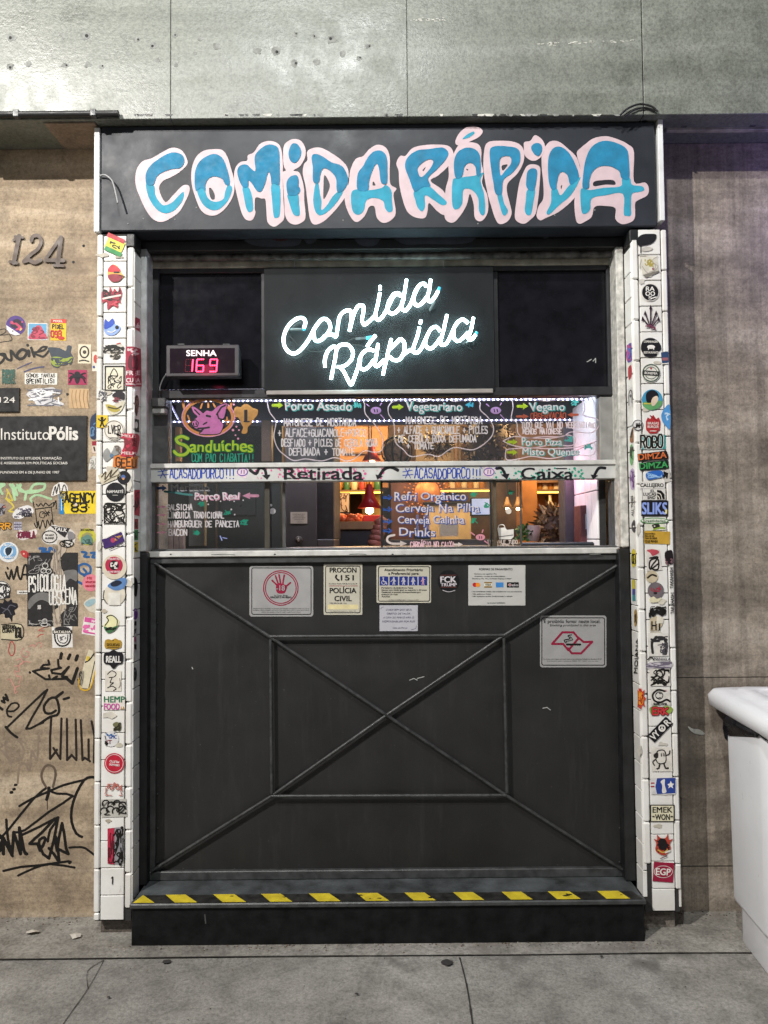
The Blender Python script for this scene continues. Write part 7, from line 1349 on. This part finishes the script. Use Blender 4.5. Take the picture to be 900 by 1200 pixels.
b = MB(); c = at(624, 634, .8); b.lathe(tuple(c), [(.03, 0), (.042, .075), (.038, .075)], mat('pot_grey', (.22, .18, .14), .6), 16); b.build('pot', pp)
b = MB(); rr = random.Random(9); c = at(614, 634, .8); LG = mat('leaf_green', (.06, .16, .03), .5)
for _ in range(80):
    p = c + Vector((rr.uniform(-.035, .035), rr.uniform(-.03, .03), rr.uniform(.0, .07))); d = Vector((rr.uniform(-1, 1), rr.uniform(-1, 1), rr.uniform(.2, 1))).normalized() * .025; s_ = d.cross(Vector((0, 1, 0))).normalized() * .008
    b.add([p, p + d * .5 + s_, p + d, p + d * .5 - s_], [(0, 1, 2, 3)], LG)
b.build('leaves', pp)
it('order_paper', 'cream paper notice on the order counter', 'paper', [(515, 614, 537, 628.5, 1.0, 1.003, mat('paper_cream', (.62, .5, .33), .5), 0)])
it('work_counter', 'dark work counter behind the beer list', 'counter', [(449, 632, 580, 645, 1.05, 1.6, mat('counter_grey', (.08, .07, .065), .45))])
it('machine', 'small lilac lit machine standing behind the drinks list', 'machine', [(488, 603, 491, 622, 1.2, 1.25, mat('lilac_body', (.35, .33, .6), .4)), (497, 603, 503, 622, 1.2, 1.27, mat('lilac_body2', (.42, .34, .55), .4)), (486, 621, 505, 633, 1.19, 1.3, BLACKP)])
m = MB(); 
for k in range(5): 
    q = at(447 - k * 2, 612 + k * 6, .9); m.lathe(tuple(q), [(.004, -.03), (.035, -.012), (.034, .012), (.004, .03)], mat('rust_cloth', (.3, .09, .06), .7), 10)
m.build('cloth_bundle', None, 'rust coloured cloth bundle at the edge of the hatch', 'cloth')
# warm lights of the shop
lamp('shop_light', 'POINT', (.25, 1.5, 2.35), 48, (1, .66, .32), .15)
lamp('shop_light', 'POINT', (-.2, 1.75, 2.2), 20, (1, .62, .25), .1)
lamp('shop_light', 'POINT', (.95, 1.3, 2.2), 40, (1, .64, .3), .1)
lamp('shop_light', 'POINT', (-.6, .5, 1.95), .5, (.9, .85, .9), .1)
lamp('till_glow', 'POINT', (.80, .5, 1.75), 1.4, (1, .35, .55), .05)
# ------------------------------------------------------------------ white bin
def bin_mat():
    m, t, b = nodes('bin_white'); p = geo(t)
    c = ramp(t, noise(t, p, 4, 4), [(.35, (.76, .76, .785)), (.65, (.83, .83, .85))])
    c = mix(t, c, (.42, .40, .37), ramp(t, noise(t, p, 9, 7, (3, 3, .8), .75), [(.63, 0.0), (.8, .45)]))
    c = mix(t, c, (.3, .28, .26), ramp(t, noise(t, p, 75, 3, (1, 1, .3), .6), [(.70, 0.0), (.76, .55)]))
    t.links.new(c, b.inputs['Base Color']); t.links.new(ramp(t, noise(t, p, 14, 4), [(.3, .28), (.7, .5)]), b.inputs['Roughness'])
    bp = t.nodes.new('ShaderNodeBump'); bp.inputs['Strength'].default_value = .05; t.links.new(noise(t, p, 60), bp.inputs['Height']); t.links.new(bp.outputs[0], b.inputs['Normal'])
    return m
WB = bin_mat()
def rr4(x0, x1, y0, y1, rf, z, n=7, rb=None):
    out = []
    rb = rf if rb is None else rb
    for cx, cy, a0, r in ((x1 - rb, y1 - rb, 0, rb), (x0 + rb, y1 - rb, 90, rb), (x0 + rf, y0 + rf, 180, rf), (x1 - rf, y0 + rf, 270, rf)):
        for k in range(n): a = R(a0 + 90 * k / (n - 1)); out.append((cx + r * math.cos(a), cy + r * math.sin(a), z))
    return out
bn = thing('waste_bin', 'large white plastic bin with domed lid beside the right pillar', 'bin', (1.6, -.2, 0))
b = MB()
prof = [(0, .02, .04, .075), (.012, .014, .034, .08), (.125, .014, .034, .08), (.134, .012, .03, .08), (.139, .002, .006, .09), (.150, .0, .0, .09), (.6, -.004, -.004, .09), (.785, -.006, -.006, .09), (.80, -.004, -.004, .09)]
X0, X1, Y0_, Y1_ = 1.250, 1.95, -.385, -.02
b.loft([rr4(X0 + dx, X1 - dx, Y0_ + dy, Y1_ - dy, r, z, rb=.04) for z, dx, dy, r in prof], WB); b.build('body', bn)
b = MB()
lp_ = [(.800, .015, .05), (.803, -.008, .06), (.815, -.022, .07), (.850, -.026, .075), (.872, -.012, .07), (.880, .02, .065), (.881, .05, .06), (.890, .058, .055), (.892, .10, .05), (.886, .108, .05)]
b.loft([rr4(X0 + dx, X1 - dx, -.47 + dx, .10 - dx, max(.03, r), z, rb=.05) for z, dx, r in lp_], WB); b.build('lid', bn)
b = MB(); BAG = mat('bag_plastic', (.010, .010, .012), .2, bump=.3, bscale=45); rr = random.Random(4)
ring = rr4(X0 - .004, X1 + .004, Y0_ - .004, Y1_ + .004, .09, 0, 14, rb=.045); rings = []
for k, (z, o) in enumerate(((.812, -.01), (.80, .006), (.785, .014), (.765, .016), (.742, .010), (.728, .004))):
    row = []
    for i, q in enumerate(ring):
        d = (Vector((q[0], q[1], 0)) - Vector((1.6, -.2, 0))).normalized()
        j = rr.uniform(-.005, .005); sag = .022 * math.sin(i * .45 + 1) + .012 * math.sin(i * 1.3)
        g_ = min(1, max(.25, (q[1] + .36) / .2)); z_ = .812 - (.812 - z) * g_; sag *= g_
        row.append((q[0] + d.x * (o + j), q[1] + d.y * (o + j), z_ + (sag * k / 5 if k else 0) + (rr.uniform(-.005, .005) if k > 1 else 0)))
    rings.append(row)
b.loft(rings, BAG, cap=False); bg_ = b.build('bin_bag', None, 'black bin bag folded out under the lid of the white bin', 'bag', origin=(1.6, -.2, 0))
bn.rotation_euler[2] = bg_.rotation_euler[2] = R(-3.5)
lamp('violet_neon_light', 'POINT', (1.86, -.16, 2.68), 6, (.30, .24, 1), .05)
# ------------------------------------------------------------------ litter
m = MB(); 
for u, v, s in ((38, 1092, .035), (88, 1097, .03)):
    c = atz(u, v, .012); rr = random.Random(u); pts = [(c.x + s * rr.uniform(.5, 1) * math.cos(a), c.y + s * .5 * math.sin(a), .008 + rr.uniform(0, .012)) for a in [k * .9 for k in range(7)]]
    m = MB(); m.add(pts + [(c.x, c.y, .02)], [(k, (k + 1) % 7, 7) for k in range(7)], mat('litter_paper', (.5, .46, .4), .7)); m.build('paper_scrap', None, 'crumpled pale paper scrap on the pavement, %s' % ('nearer the left edge' if u == 38 else 'nearer the left pillar'), 'litter')
for o in bpy.data.objects:
    if '_o' in o: del o['_o']
